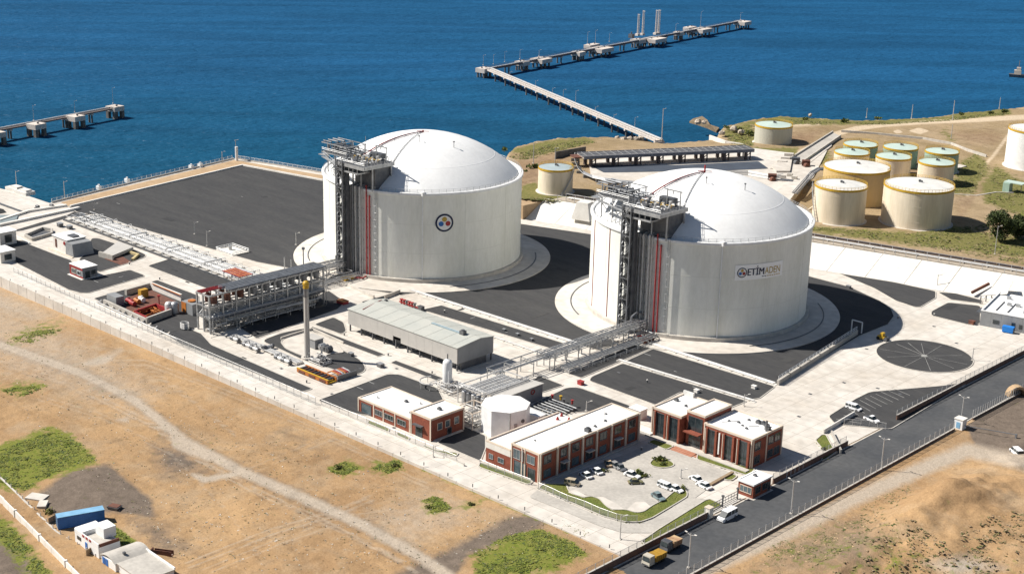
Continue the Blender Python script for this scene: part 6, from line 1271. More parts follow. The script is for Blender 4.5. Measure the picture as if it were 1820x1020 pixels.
# pipe frame beside the workshop
t = thing('pipe_gantry', 'pale pipe frame between brick workshop and white water tank', 'pipe rack', (24, -136, 0))
m = MB(); skid_pipes(m, 19, 26, -139.5, -132.5, .3, 4.4, 60, 31, (.07, .16)); m.build('process_pipework', PIPEW, t)
for x in (18.8, 26.2):
    for y in (-140, -132): m = MB(); m.beam((x, y, 0), (x, y, 5), .25); m.build('post', TRIM, t)
m = MB(); [m.beam(a, b, .22) for a, b in (((18.8, -140, 5), (26.2, -140, 5)), ((26.2, -140, 5), (26.2, -132, 5)), ((18.8, -132, 5), (26.2, -132, 5)), ((18.8, -140, 5), (18.8, -132, 5)))]; m.build('top_frame', TRIM, t)
# --- flare stack
p = G(546.3, 637); t = thing('flare_stack', 'tall grey flare stack with yellow dome cap and dark top section', 'stack', p)
m = MB(); m.lathe(p[0], p[1], [(2.0, 0), (2.0, .6), (1.2, .62)], 24); m.build('base', CONC, t); m = MB(); m.cyl((p[0], p[1], .6), (p[0], p[1], 20.8), .92, 16, .82); m.build('shaft', CLAD, t)
m = MB(); m.cyl((p[0], p[1], 20.8), (p[0], p[1], 24.4), .86, 16); m.build('dark_section', PIPEG, t); m = MB(); m.cyl((p[0], p[1], 23.6), (p[0], p[1], 24.8), .95, 12); m.sphere((p[0], p[1], 25.1), 1.1, 12, .95); m.build('cap', YELL, t)
m = MB(); m.cyl((p[0]+1.0, p[1]-.3, .6), (p[0]+.95, p[1]-.3, 23), .12, 5); m.build('riser', GALV, t)
t = thing('stack_pipework', 'pale pipework and small post at the foot of the flare stack', 'pipework', (p[0]+4, p[1]+1, 0))
m = MB(); skid_pipes(m, p[0]+1.8, p[0]+9, p[1]-2, p[1]+3, .4, 2.6, 40, 41, (.07, .18)); m.build('process_pipework', PIPEW, t)
q = G(572, 640); m = MB(); m.cyl(q, (q[0], q[1], 5), .3, 8); m.build('post', PIPEW, t)
q = G(558, 616); t = thing('control_box', 'grey equipment box with round fittings beside the flare stack', 'box', q, .0)
m = MB(); m.box(q[0], q[1], 0, 5.5, 3.4, 3.2); m.build('body', CLADD, t); m = MB(); m.box(q[0], q[1], 3.2, 5.9, 3.8, .25); m.build('lid', CLAD, t)
for k in range(3): m = MB(); x = q[0]+4.2+k*1.7; m.cyl((x, q[1]-1, 1.2), (x, q[1]+1, 1.2), 1.1, 12); m.cyl((x, q[1]-1.3, 1.2), (x, q[1]-1, 1.2), .5, 8); m.build('blower', (GALV, PIPEG, GALVD)[k], t)
m = MB(); m.strip(GP([(500, 603), (515, 598), (545, 589), (556, 587), (610, 611)]), .4, 0, .8); tag(m.build('bund_kerb', CONC), 'low curved bund kerb round the flare stack island', 'kerb')
# pump rows
PU = [((439, 618), 'pump set nearest the vaporiser rack in the row by the fence'), ((452, 624), 'second pump set in the row by the fence'), ((475, 622), 'small pump set between the two rows of pumps'), ((496, 641), 'pump set left of the orange flare skid'), ((508, 646), 'pump set touching the orange flare skid'), ((417, 607), 'lone pump set at the corner of the vaporiser rack')]
proto = None
for (u, v), lab in PU:
    p = G(u, v)
    if proto is None:
        t = thing('pump_set', lab, 'pump', p, 0, 'pump sets near the flare stack'); proto = t
        for nm, bm, mm in (('base', lambda m: m.b3(-2.2, 2.2, -.9, .9, 0, .4), CONC), ('casing', lambda m: m.cyl((-1.8, 0, 1.0), (-.4, 0, 1.0), .8, 12), GALVD), ('motor', lambda m: m.cyl((-.3, 0, 1.0), (1.9, 0, 1.0), .6, 12), PIPEW), ('fan_cowl', lambda m: m.cyl((1.9, 0, 1.0), (2.5, 0, 1.0), .75, 12), GALVD), ('suction_pipe', lambda m: m.tube([(-1.1, 0, 1.2), (-1.1, 0, 1.9), (-1.1, 1.8, 1.9), (-1.1, 1.8, 0)], .16, 6), PIPEW)):
            m = MB(); bm(m); m.build(nm, mm, t, local=True)
    else: copy_tree(proto, p, 0 if u != 475 else 1.57, lab)
# pipe run beside the pumps
t = thing('pipe_run', 'ground pipe run on sleepers between pump rows and flare stack', 'pipes', G(470, 622))
a, b = G(400, 604), G(525, 650)
for k in range(4): m = MB(); m.cyl((a[0], a[1]+2.6+k*.7, .7), (b[0], a[1]+2.6+k*.7, .7), .2, 6); m.build('pipe', (PIPEW, GALV)[k % 2], t)
for k in range(9): x = a[0]+(b[0]-a[0])*k/8; m = MB(); m.b3(x-.2, x+.2, a[1]+2.1, a[1]+5.2, 0, .45); m.build('sleeper', KERB, t)
# orange skid
a = G(582, 684); x1, y0 = a[0], a[1]; x0 = x1-15
t = thing('pipe_skid', 'orange and red flat pipe skid with yellow edge at the foot of the flare stack', 'skid', (x0, y0, 0))
m = MB(); m.b3(x0, x1, y0, y0+.4, .2, 1.4); m.build('side_beam', ORANGE, t); m = MB(); m.b3(x0, x1, y0+3.4, y0+3.8, .2, 1.6); m.build('side_beam', ORANGE, t)
for k in range(3): m = MB(); m.b3(x0+1+k*5, x0+4+k*5, y0-.12, y0-.003, .3, 1.1); m.build('red_panel', RUST, t)
m = MB(); m.b3(x0, x1, y0+.41, y0+3.39, .2, .6); m.build('floor', YELL, t)
for k in range(9): m = MB(); x = x0+1+k*1.6; m.cyl((x, y0+.6, 1.2), (x, y0+3.2, 1.2), .45, 8); m.build('roller', (GALVD, RUST)[k % 2], t)
m = MB(); m.b3(x0-.1, x1+.1, y0-.05, y0+.45, 1.402, 1.55); m.build('edge_rail', YELL, t)
a = G(598, 668); t = thing('hose_rack', 'dark framed rack of red and orange hoses right of the orange skid', 'rack', a)
for k in range(6): m = MB(); m.tube([(a[0]-3, a[1]-1+k*.9, .6), (a[0]-1, a[1]-1+k*.9, 1.6), (a[0]+2, a[1]-1+k*.9, 1.4), (a[0]+3.4, a[1]-1+k*.9, .5)], .25, 6); m.build('hose', (ORANGE, RED, GALV)[k % 3], t)
m = MB(); m.b3(a[0]+3.5, a[0]+4.0, a[1]-2.5, a[1]+5, 0, 1.7); m.build('frame', GALVD, t); m = MB(); m.b3(a[0]-4, a[0]+3.4, a[1]-2.4, a[1]-2.0, 0, .9); m.build('frame', PIPEW, t)
# red valve rack behind the shed
a = G(727, 546); t = thing('valve_rack', 'red painted valve rack on the concrete behind the compressor shed', 'rack', a)
for k in range(6): m = MB(); m.cyl((a[0]+k*1.4-4, a[1], 0), (a[0]+k*1.4-4, a[1], 2), .4, 8); m.cyl((a[0]+k*1.4-4, a[1], 2), (a[0]+k*1.4-4, a[1], 2.2), .7, 10); m.build('valve', (RED, RED, GALVD)[k % 3], t)
m = MB(); m.cyl((a[0]-5, a[1], 1), (a[0]+5, a[1], 1), .3, 8); m.build('header', RED, t); m = MB(); m.box(a[0]+5.5, a[1]+.6, 0, 2.2, 1.6, 1.7); m.build('cabinet', GALVD, t)
a = G(609, 539); t = thing('red_ground_box', 'flat red box on the concrete at the left rear of the compressor shed', 'box', a); m = MB(); m.box(a[0], a[1], 0, 3.6, 2.6, 1.0); m.build('body', RED, t); m = MB(); m.box(a[0], a[1], 1.0, 3.9, 2.9, .15); m.build('lid', ORANGE, t)
# low walls flanking the sliver behind the shed
m = MB(); m.strip(GP([(684, 531), (710, 521)]), .5, 0, 1.4); tag(m.build('low_wall', CONC), 'low concrete wall behind the compressor shed running towards the emblem tank', 'wall')
m = MB(); m.strip(GP([(620, 510), (664, 530)]), .5, 0, 1.2); tag(m.build('low_wall', CONC), 'low concrete wall left of the shed roof by the emblem tank pad', 'wall')
# double pipe kerbs across the yard
def pipe_kerb(pts, label, n=3, w=1.8, z=.5):
    P = GP(pts); t = thing('pipe_channel', label, 'pipe channel', (*P[0], 0)); c = np.array(P[0]); d = np.array(P[-1])-c; d /= np.hypot(*d); nn = np.array([-d[1], d[0]])
    m = MB(); m.strip(P, w, 0, .16); m.build('bed', CONCW, t)
    for k in range(n): off = (k-(n-1)/2)*w/n; m = MB(); m.tube([(x+nn[0]*off, y+nn[1]*off, z) for x, y in P], .17, 6); m.build('pipe', PIPEW, t)
    for x, y, h in walk(P, 4.5): m = MB(); m.box(x, y, .05, .5, w*1.1, .36, h); m.build('sleeper', KERB, t)
    return t
pipe_kerb([(731, 517), (1024, 611)], 'pale pipe channel along the edge of the asphalt between compressor shed and tanks')
pipe_kerb([(1129, 603), (1376, 683)], 'pale pipe channel along the asphalt edge below the name board tank')
pipe_kerb([(1100, 641), (1340, 714)], 'narrow pale pipe channel between the two asphalt fields left of the big concrete apron', 2, 1.2)
pipe_kerb([(880, 601), (960, 629)], 'short pipe channel beside the right end of the compressor shed', 2, 1.2)
# --- long low pipe track along the big lot
A0, A1 = G(148, 383), G(492, 500); Yc = -100.0
t = thing('pipe_track', 'long low track of white pipes on sleepers along the edge of the big lot', 'pipe track', (A0[0], Yc, 0)); xa, xb = -254, -103
for k in range(13): y = Yc-6+k*.95; m = MB(); m.cyl((xa+(k % 4)*3, y, .95+(.7 if k in (0, 12) else 0)), (xb, y, .95+(.7 if k in (0, 12) else 0)), .16+.09*((k*7) % 3), 6); m.build('pipeline', (PIPEW, WHITE, PIPEW, GALV)[k % 4], t)
sl = MB(); sl.b3(-.3, .3, -7, 7, 0, .7); sl = sl.build('sleeper', KERB, t, local=True); part_copies(sl, t, [(xa+3+k*6.2, Yc, 0) for k in range(24)])
for k in range(13): x = xa+8+k*11; m = MB(); [m.beam((x, Yc+y, 0), (x, Yc+y, 1.9), .2) for y in (-7, 7)]; m.beam((x, Yc-7, 1.8), (x, Yc+7, 1.8), .2); m.build('portal', WHITE, t)
for k in range(5): x = xa+20+k*26; m = MB(); m.tube([(x, Yc-4, 1), (x, Yc-4, 2.2), (x, Yc+4, 2.2), (x, Yc+4, 1)], .22, 6); m.build('expansion_loop', PIPEW, t)
m = MB(); m.b3(xa, xb, Yc-7.6, Yc-7.2, -.05, .9); m.build('side_kerb', GALVD, t); m = MB(); m.b3(xa+30, xb-10, Yc+7.2, Yc+7.5, -.05, .7); m.build('side_kerb', CONCW, t); m = MB(); m.b3(xa, xb, Yc-7.1, Yc+7.1, -.02, .14); m.build('bed', CONCW, t)
m = MB(); skid_pipes(m, xa, xa+14, Yc-6, Yc+5, .4, 2.2, 40, 77, (.07, .18)); m.build('valve_cluster', GALV, t)
a = G(412, 446); t = thing('rail_pen', 'white railed pen with platform on the big lot beside the pipe track', 'pen', a); m = MB(); handrail(m, [(a[0]-5, a[1]-4, 0), (a[0]+6, a[1]-4, 0), (a[0]+6, a[1]+4, 0), (a[0]-5, a[1]+4, 0), (a[0]-5, a[1]-4, 0)], 1.4, 2, .12); m.build('railing', WHITE, t)
m = MB(); m.b3(a[0]-5, a[0]+6, a[1]-4, a[1]+4, -.05, .3); m.build('platform', CONCW, t); m = MB(); m.cyl((a[0]-1, a[1], .3), (a[0]-1, a[1], 2), .7, 8); m.build('valve', GALV, t)
# --- red pump pit at the left
def lrect(pts): return GP(pts)
t = thing('pump_pit', 'open concrete pump pit with red and orange fire pumps at the left', 'pit', G(265, 545))
m = MB(); m.strip(GP([(186, 540), (262, 575)]), .8, -.1, 1.6); m.build('pit_wall', CONC2, t); m = MB(); m.strip(GP([(262, 575), (303, 560)]), .8, -.1, 2.2); m.build('pit_wall', CONC2, t)
m = MB(); m.strip(GP([(226, 524), (268, 512)]), 1.2, -.1, 2.2); m.build('pit_wall', CONC2, t); m = MB(); m.strip(GP([(270, 514), (322, 535)]), .7, -.1, 2.6); m.build('pit_wall', CONCW, t)
m = MB(); m.strip(GP([(271, 516), (321, 537)]), .35, 2.55, 2.75); m.build('coping', ORANGE, t)
a = G(203, 541); m = MB(); m.b3(a[0]-3, a[0]+3, a[1]-1, a[1]+2.2, 0, 3.4); m.build('cabinet', CLADD, t)
m = MB(); m.sheet(GP([(232, 527), (268, 515), (318, 538), (300, 560), (262, 573), (222, 555)]), .07); m.build('floor', RUST, t)
a = G(258, 572); q = [G2(240, 562), G2(263, 573), G2(301, 559), G2(278, 549)]
for k in range(4): m = MB(); m.strip([q[k], q[(k+1) % 4]], .5, .1, 1.9+.05*k); m.build('red_coaming', RED, t)
for (u, v), mm in (((236, 544), RED), ((244, 540), ORANGE), ((252, 537), WHITE), ((230, 540), RED)): a = G(u, v); m = MB(); m.cyl((a[0]-1.4, a[1], 1.1), (a[0]+1.4, a[1], 1.1), .9, 10); m.cyl((a[0], a[1], 1.1), (a[0], a[1], 2.4), .4, 8); m.build('fire_pump', mm, t)
m = MB(); a = G(255, 528); m.b3(a[0]-1, a[0]+1, a[1]-1.5, a[1]+1.5, 0, 3.0); m.build('yellow_cabinet', mat('ochre_paint', (.50, .28, .04), None, .6, .6), t)
m = MB(); skid_pipes(m, G(240, 555)[0], G(290, 560)[0], G(262, 568)[1], G(262, 545)[1], .4, 1.4, 24, 51, (.12, .25)); m.build('fire_pipework', ORANGE, t)
a = G(283, 541); m = MB(); m.cyl((a[0], a[1], 0), (a[0], a[1], 3.0), .22, 6); m.cyl((a[0], a[1], 3.0), (a[0], a[1], 3.4), .6, 8); m.build('hydrant', RED, t)
t = thing('generator_container', 'orange trimmed grey generator container beside the pump pit', 'container', G(340, 553)); a = G(330, 555); m = MB(); m.b3(a[0]-1.5, a[0]+5, a[1]-.5, a[1]+4, 0, 4); m.build('body', CLADD, t); m = MB(); m.b3(a[0]-1.6, a[0]-1.503, a[1]-.5, a[1]+4, .2, 3.8); m.build('end_panel', RUST, t); m = MB(); m.b3(a[0]-1.5, a[0]+1.2, a[1]-.62, a[1]-.503, .2, 3.8); m.build('front_panel', ORANGE, t)
m = MB(); m.cyl((a[0]+1.5, a[1]+1.7, 4.0), (a[0]+1.5, a[1]+1.7, 4.5), 1.4, 12); m.build('roof_fan', ORANGE, t)
t = thing('air_receivers', 'pair of pale upright air receivers beside the orange trimmed generator', 'vessel', G(308, 552))
for u in (301, 311): a = G(u, 556); m = MB(); m.lathe(a[0], a[1], [(1.5, .1), (1.5, 3.2), (1.1, 3.9), (.05, 4.1)], 16); m.build('receiver', GALV if u > 305 else PIPEW, t, smooth=True)
t = thing('valve_row', 'row of small valves and pipes along the inside of the left perimeter fence', 'valves', G(250, 580))
for k in range(12): a = G(180+k*11, 538+k*5.2); m = MB(); m.cyl((a[0], a[1], 0), (a[0], a[1], 1.1), .3, 6); m.box(a[0]+.4, a[1]-.6, 0, .8, .6, .9); m.build('valve', (PIPEW, GALVD, CONC)[k % 3], t)
m = MB(); m.cyl(G(172, 536, .5), G(316, 603, .5), .25, 6); m.build('pipe', PIPEW, t)
# little equipment on the concrete, each a thing of its own
for (u, v), s, mm, lab in [((612, 496), 1.0, GALVD, 'small dark cabinet at the edge of the emblem tank pad'), ((1213, 598), 1, GALVD, None), ((1032, 683), 1.1, RED, 'small red fire box at the concrete crossing below the spur rack'), ((1568, 604), 1.5, YELL, 'yellow compactor machine parked beside the turning circle'), ((624, 632), 1.0, GALVD, 'dark valve box on the concrete beside the curved asphalt'), ((676, 652), 1.2, GALVD, 'small dark valve box in front of the shed trench'),
                           ((896, 588), .7, GALVD, 'first dark box on the kerb behind the shed'), ((920, 596), .7, GALVD, 'second dark box on the kerb behind the shed'), ((945, 605), .7, GALVD, 'third dark box on the kerb behind the shed'), ((1727, 576), 1.2, RUST, 'rusty skip at the corner of the asphalt by the grey building'), ((1508, 512), 1, GALVD, 'dark box on the kerb behind the name board tank'),
                           ((67, 337), 1.0, RUST, None), ((1340, 690), .9, CONCW, 'white square plinth with valve at the edge of the concrete apron'), ((1238, 697), .9, CONCW, 'white slab cabinet behind the office'), ((1660, 681), 1, RUST, None), ((67, 371), 1.1, GALVD, 'left dark winch on the quay'), ((92, 369), 1.1, GALVD, 'right dark winch on the quay'), ((107, 403), 1.5, GALVD, 'dark hatch frame on the white quay'), ((124, 407), 1.4, GALVD, 'second dark hatch frame on the white quay')]:
    if lab is None: continue
    a = G(u, v); nm = 'compactor' if 'compactor' in lab else 'winch' if 'winch' in lab else 'equipment_box'
    t = thing(nm, lab, nm.replace('_', ' '), a, random.uniform(-.1, .1))
    if nm == 'compactor':
        m = MB(); m.b3(-1.6, 1.2, -.8, .8, .6, 1.5); m.b3(-.6, .5, -.7, .7, 1.5, 2.6); m.build('body', YELL, t, local=True); m = MB(); m.cyl((1.7, -.9, .7), (1.7, .9, .7), .7, 12); m.build('drum', GALVD, t, local=True)
        for y in (-.9, .9): m = MB(); m.cyl((-1.2, y-.15, .6), (-1.2, y+.15, .6), .6, 10); m.build('wheel', BLACK, t, local=True)
    elif nm == 'winch':
        m = MB(); m.b3(-1.2, 1.2, -.9, .9, 0, .5); m.build('base', GALVD, t, local=True); m = MB(); m.cyl((-.9, 0, 1.1), (.9, 0, 1.1), .65, 10); m.build('drum', GALVD, t, local=True)
    else:
        m = MB(); m.b3(-.8*s, .8*s, -.6*s, .6*s, 0, 1.0*s); m.build('body', mm, t, local=True); m = MB(); m.b3(-.9*s, .9*s, -.7*s, .7*s, 1.0*s, 1.12*s); m.build('lid', mm if mm != GALVD else GALV, t, local=True)
# ------------------------------------------------------------------ walls and fences
def fence(name, label, pts, z, h=2.0, step=3.0, wall=0, wmat=KERB, wth=.35, net=True, postm=PIPEW, cat='fence', zf=None, pw=.13, rail=True):
    """pts in plan; posts are parts sharing one mesh; wire netting on rails; optional low base wall"""
    t = thing(name, label, cat, (pts[0][0], pts[0][1], z)); zz = zf or (lambda x, y: z)
    if wall:
        for a, b in zip(pts[:-1], pts[1:]):
            n = max(1, int(math.dist(a, b)/6)); h_ = math.atan2(b[1]-a[1], b[0]-a[0])
            for k in range(n):
                p, q = lerp(a, b, k/n), lerp(a, b, (k+1)/n); c = lerp(p, q, .5); m = MB(); m.box(c[0], c[1], zz(*c)-.8, math.dist(p, q)-.06, wth, wall+.8, h_); m.build('wall_panel', wmat, t)
                m = MB(); m.box(c[0], c[1], zz(*c)+wall, math.dist(p, q)-.01, wth+.12, .1, h_); m.build('coping', KERB, t)
    po = MB(); po.b3(-pw/2, pw/2, -pw/2, pw/2, 0, h); po = po.build('post', postm, t, local=True); w = walk(pts, step)[:300]
    part_copies(po, t, [(x, y, zz(x, y)+wall) for x, y, _ in w], [hd for _, _, hd in w])
    if rail:
        m = MB(); P = [(x, y, zz(x, y)+wall+h-.1) for x, y, _ in w]
        m.tube(P, .05, 4); m.build('top_rail', postm, t)
    if net:
        m = MB()
        for a, b in zip(w[:-1], w[1:]): za, zb = zz(a[0], a[1])+wall, zz(b[0], b[1])+wall; m.add([(a[0], a[1], za+.05), (b[0], b[1], zb+.05), (b[0], b[1], zb+h-.12), (a[0], a[1], za+h-.12)], [(0, 1, 2, 3)])
        m.build('wire_netting', NET, t)
    return t
# perimeter retaining wall of precast panels above the sand field
def sandz(x): return float(np.interp(x, [-330, -200, -110, 0, 60, 125], [-3.6, -3.3, -2.0, -.8, -.35, -.12]))
def walltop(x): return float(np.interp(x, [-330, -140, -60, -20, 110], [.9, .9, .55, .35, .3]))
t = thing('perimeter_wall', 'long pale precast perimeter wall between sand field and plant', 'wall', (-330, -167.3, -3))
x = -318.0
while x < 104:
    x1 = min(x+6.2, 104.5); m = MB(); m.b3(x+.05, x1-.05, -167.45, -167.1, sandz(x)-2.2, walltop((x+x1)/2)); m.build('wall_panel', CONC, t); m = MB(); m.b3(x-.12, x+.12, -167.5, -167.05, sandz(x)-2.2, walltop(x)+.06); m.build('pilaster', CONC, t); x = x1
fence('post_row', 'row of short dark posts along the top of the perimeter wall', [(-300, -166.7), (103, -166.7)], .4, .9, 9.3, net=False, postm=GALVD, rail=False, pw=.18)
fence('perimeter_fence', 'wire fence on pale posts along the left plant yard', [(-199, -159.6), (-112, -160.4)], 0, 2.0, 3.4)
fence('perimeter_fence', 'wire fence on pale posts between the perimeter path and the flare yard', [(-111, -160.4), (-18, -160.2)], 0, 2.4, 3.4)
fence('perimeter_fence', 'wire fence on low white wall in front of the brick workshop', [(-17, -159.8), (42, -158.6)], 0, 1.6, 4, wall=.7, wmat=CONCW)
fence('perimeter_fence', 'wire fence on pale posts curving round the car park lawn', GP(CY([(75,495),(165,530),(285,590),(435,640),(565,698),(665,735),(740,760),(790,765),(885,765)])), 0, 2.0, 2.6)
fence('perimeter_fence', 'wire fence on pale posts in front of the long brick building', GP([(853, 826), (900, 845), (955, 866)]), 0, 1.8, 3)
DKBR = mat('dark_brick_wall', (.20, .12, .09), (.15, .09, .07), .4, .9, fine=.15)
fence('road_wall', 'wall topped with wire fence along the road, from bottom edge to gate', [(106.0, -200), (106.0, -136)], -.1, 1.6, 3, wall=1.7, wmat=DKBR)
fence('road_wall', 'wall topped with wire fence along the road between gatehouse and side entrance', [(106.0, -107), (106.0, -70)], -.1, 1.6, 3, wall=1.6, wmat=DKBR)
fence('road_wall', 'wall topped with wire fence along the road beside the turning circle', [(106.0, -43), (106.0, 150)], -.1, 1.7, 3, wall=1.6, wmat=DKBR)
fence('road_fence', 'wire fence on low wall along the sandy side of the road', [(121.5, -220), (121.5, -37)], -.1, 2.3, 2.9, wall=.55, wmat=DKBR)
fence('road_fence', 'dense pale picket fence along the far right side of the road', [(121.5, -26), (122.2, 30), (124, 80)], -.1, 2.6, 1.5, wall=.6, wmat=DKBR)
a = (121.9, -34.5); t = thing('gate_pillar', 'white gate pillar block beside the road lamp on the sandy side', 'pillar', (*a, 0)); m = MB(); m.box(*a, -.3, 2.6, 2.6, 3.2); m.build('block', WHITE, t); m = MB(); m.box(*a, 2.9, 2.9, 2.9, .2); m.build('cap', CONCW, t); m = MB(); m.box(a[0], a[1]-1.35, .3, 1.2, .08, 1.8); m.build('sign_plate', BLUEL, t)
m = MB(); m.cyl((123.4, -34.8, 1.2), (137, -30, 1.2), .12, 6); m.box(137, -30, -.2, .5, .5, 1.6); tag(m.build('barrier_boom', PIPEG), 'lowered grey barrier boom across the yard entrance at the right', 'barrier')
a = (105.9, -135.2); t = thing('gate_pillar', 'pale pillar at the end of the road wall by the main gate', 'pillar', (*a, 0)); m = MB(); m.box(*a, -.2, 1.6, 1.6, 2.8); m.build('block', CONCW, t); m = MB(); m.box(*a, 2.6, 1.8, 1.8, .15); m.build('cap', TRIM, t)
t = thing('sliding_gate', 'dark wire sliding gate standing open at the main entrance', 'gate', (104.5, -128, 0))
m = MB(); [m.beam((104.4, -133.5, z), (104.4, -121, z), .12) for z in (.3, 1.1, 1.9)]; [m.beam((104.4, -133.5+k*1.25, .3), (104.4, -133.5+k*1.25, 1.9), .08) for k in range(11)]; m.build('gate_leaf', GALVD, t)
for y in (-128, -121.5): m = MB(); m.beam((104.9, y, 0), (104.9, y, 2.8), .3); m.box(104.9, y, 2.8, .6, .6, .4); m.build('gate_post', GALVD, t)
fence('entrance_fence', 'low white railing beside the side entrance of the road', GP([(1398, 848), (1435, 828), (1487, 800)]), 0, 1.6, 2, postm=WHITE, net=False)
fence('entrance_fence', 'wire fence closing the car park at the side entrance', GP([(1500, 755), (1548, 758), (1583, 764)]), 0, 2, 2.4)
m = MB(); m.strip(GP([(1464, 770), (1518, 738)]), .35, 0, 1.3); tag(m.build('low_wall', CONCW), 'slim pale wall pointing from the lawn to the car park with bays', 'wall'); m = MB(); m.strip(GP([(1478, 772), (1494, 805)]), .5, 0, 1.2); tag(m.build('low_wall', CONC2), 'short dark edged wall beside the curved lawn at the side entrance', 'wall')
# long wall separating the tank lot from the concrete apron
t = thing('dividing_wall', 'dark sided retaining wall with pale rails between tank lot and concrete apron', 'wall', G(1450, 640))
P = [G2(1522, 595), G2(1383, 684)]
for k in range(8):
    p, q = lerp(*P, k/8), lerp(*P, (k+1)/8); m = MB(); m.strip([lerp(p, q, .01), lerp(p, q, .99)], .8, -.2, 1.7); m.build('wall_panel', CONC2, t)
m = MB(); nn = 1.1; handrail(m, [(*P[0], 1.7), (*P[1], 1.7)], 1.3, 2.5, .1); m.build('rail', WHITE, t)
a = G(1522, 590); t = thing('wall_gantry', 'white portal frame at the far end of the dividing wall', 'portal', a); m = MB(); [m.beam((a[0]+x, a[1], 0), (a[0]+x, a[1], 4), .3) for x in (-2, 2)]; m.beam((a[0]-2, a[1], 4), (a[0]+2, a[1], 4), .3); m.build('frame', WHITE, t)
# quay railing and low wall
fence('quay_fence', 'pale rail fence along the sea wall left of the quay corner', GP([(92, 361), (250, 322), (416, 283)]), 0, 1.5, 3, wall=.6, wmat=CONC, postm=WHITE)
fence('quay_fence', 'pale rail fence along the sea wall right of the quay corner', GP([(419, 283), (500, 296), (572, 308)]), 0, 1.5, 3, wall=.6, wmat=CONC, postm=WHITE)
m = MB(); m.strip(GP([(126, 367), (431, 294.5), (573, 321)]), .9, 0, .6); tag(m.build('lot_kerb_wall', CONCW), 'low pale kerb wall between big lot and sandy quay strip', 'wall')
for (u, v), lab in (((176, 337), 'white bollard block on the sea wall, nearest the left quay'), ((340, 300), 'white bollard block on the sea wall left of the quay corner'), ((356, 297), 'white bollard block on the sea wall nearest the quay corner'), ((226, 324), 'small white block halfway along the sea wall')):
    a = G(u, v); m = MB(); m.box(a[0], a[1], 0, 2.4, 1.6, 1.7); m.cyl((a[0], a[1], 1.7), (a[0], a[1], 2.4), .5, 8); tag(m.build('bollard', WHITE), lab, 'bollard', 'bollard blocks on the sea wall')
# rails along the embankment road
zr = 7.3
fence('road_rail', 'white post and rail fence on the lower edge of the embankment road', [(x, emb(x, 13.2)) for x in (-120, -60, 0, 60, 110, 160)], zr, 1.9, 4.2, net=False, postm=PIPEW, pw=.2)
fence('road_rail', 'white post and rail fence on the upper edge of the embankment road', [(x, emb(x, 18.6)) for x in (-120, -60, 0, 60, 110, 160)], zr, 1.9, 4.6, net=False, postm=PIPEW, pw=.2)
t = thing('road_pipes', 'three pale pipes running along the embankment road', 'pipes', (0, emb(0, 17.4), zr))
for k in range(3): m = MB(); m.cyl((-118, emb(-118, 16.6+k*.7), zr+.6), (150, emb(150, 16.6+k*.7), zr+.6), .25, 6); m.build('pipe', (PIPEW, GALV)[k % 2], t)
for k in range(30): x = -116+k*8.8; m = MB(); m.box(x, emb(x, 17.3), zr-.2, .5, 2.6, .55, .232); m.build('sleeper', KERB, t)
t = thing('pipe_trough', 'dark brown covered pipe trough along the upper side of the embankment road', 'pipes', (40, emb(40, 20.5), zr))
for k in range(26): x0_, x1_ = -118+k*9, -109.3+k*9; m = MB(); m.beam((x0_, emb(x0_, 20.3), zr+.9), (x1_, emb(x1_, 20.3), zr+.9), 1.1, .8); m.build('cover', mat('brown_grey_steel', (.12, .085, .075)), t); m = MB(); m.beam((x0_, emb(x0_, 20.3), zr-1), (x0_, emb(x0_, 20.3), zr+.5), .4); m.build('support', KERB, t)
a = G(1030, 383, 5); t = thing('spoil_block', 'white sloping concrete block beside the left edge of the name board tank', 'block', a); m = MB(); m.box(a[0], a[1]+3, 3, 9, 7, 7.5, .23, None, .6); m.build('block', CONCW, t)
# sand lane between wall and fence bottom left
t = thing('lane_wall', 'white boundary wall of the sand lane at the bottom left corner', 'wall', G(60, 960, -1.3)); P = [G2(-60, 845, -1.5), G2(0, 893, -1.3), G2(138, 1030, -1.0)]
for x, y, hd in walk(P, 4.0): m = MB(); m.box(x+2*math.cos(hd), y+2*math.sin(hd), -3.5, 3.9, .4, 4.4, hd); m.build('wall_panel', CONCW, t)
for x, y, hd in walk(P, 16.0): m = MB(); m.box(x, y, -3.4, .6, .8, 4.5, hd); m.build('pier', CONCW, t)
fence('lane_fence', 'low kerb wall with posts on the inner side of the sand lane', [G2(-60, 798, -1.4), G2(0, 850, -1.3), G2(100, 945, -1.0), G2(232, 1030, -.8)], -1.25, 1.0, 4, wall=.4, wmat=CONC, net=False, rail=False, pw=.2)
for (u, v), lab in (((93, 928), 'wooden panel leaning at the lane fence left of the container'), ((160, 985), 'brown wooden hurdle at the lane fence by the site hut')): a = G(u, v, -.9); m = MB(); m.box(a[0], a[1], -1.1, .2, 2.4, 1.9, .3); tag(m.build('hurdle', WOOD), lab, 'hurdle')
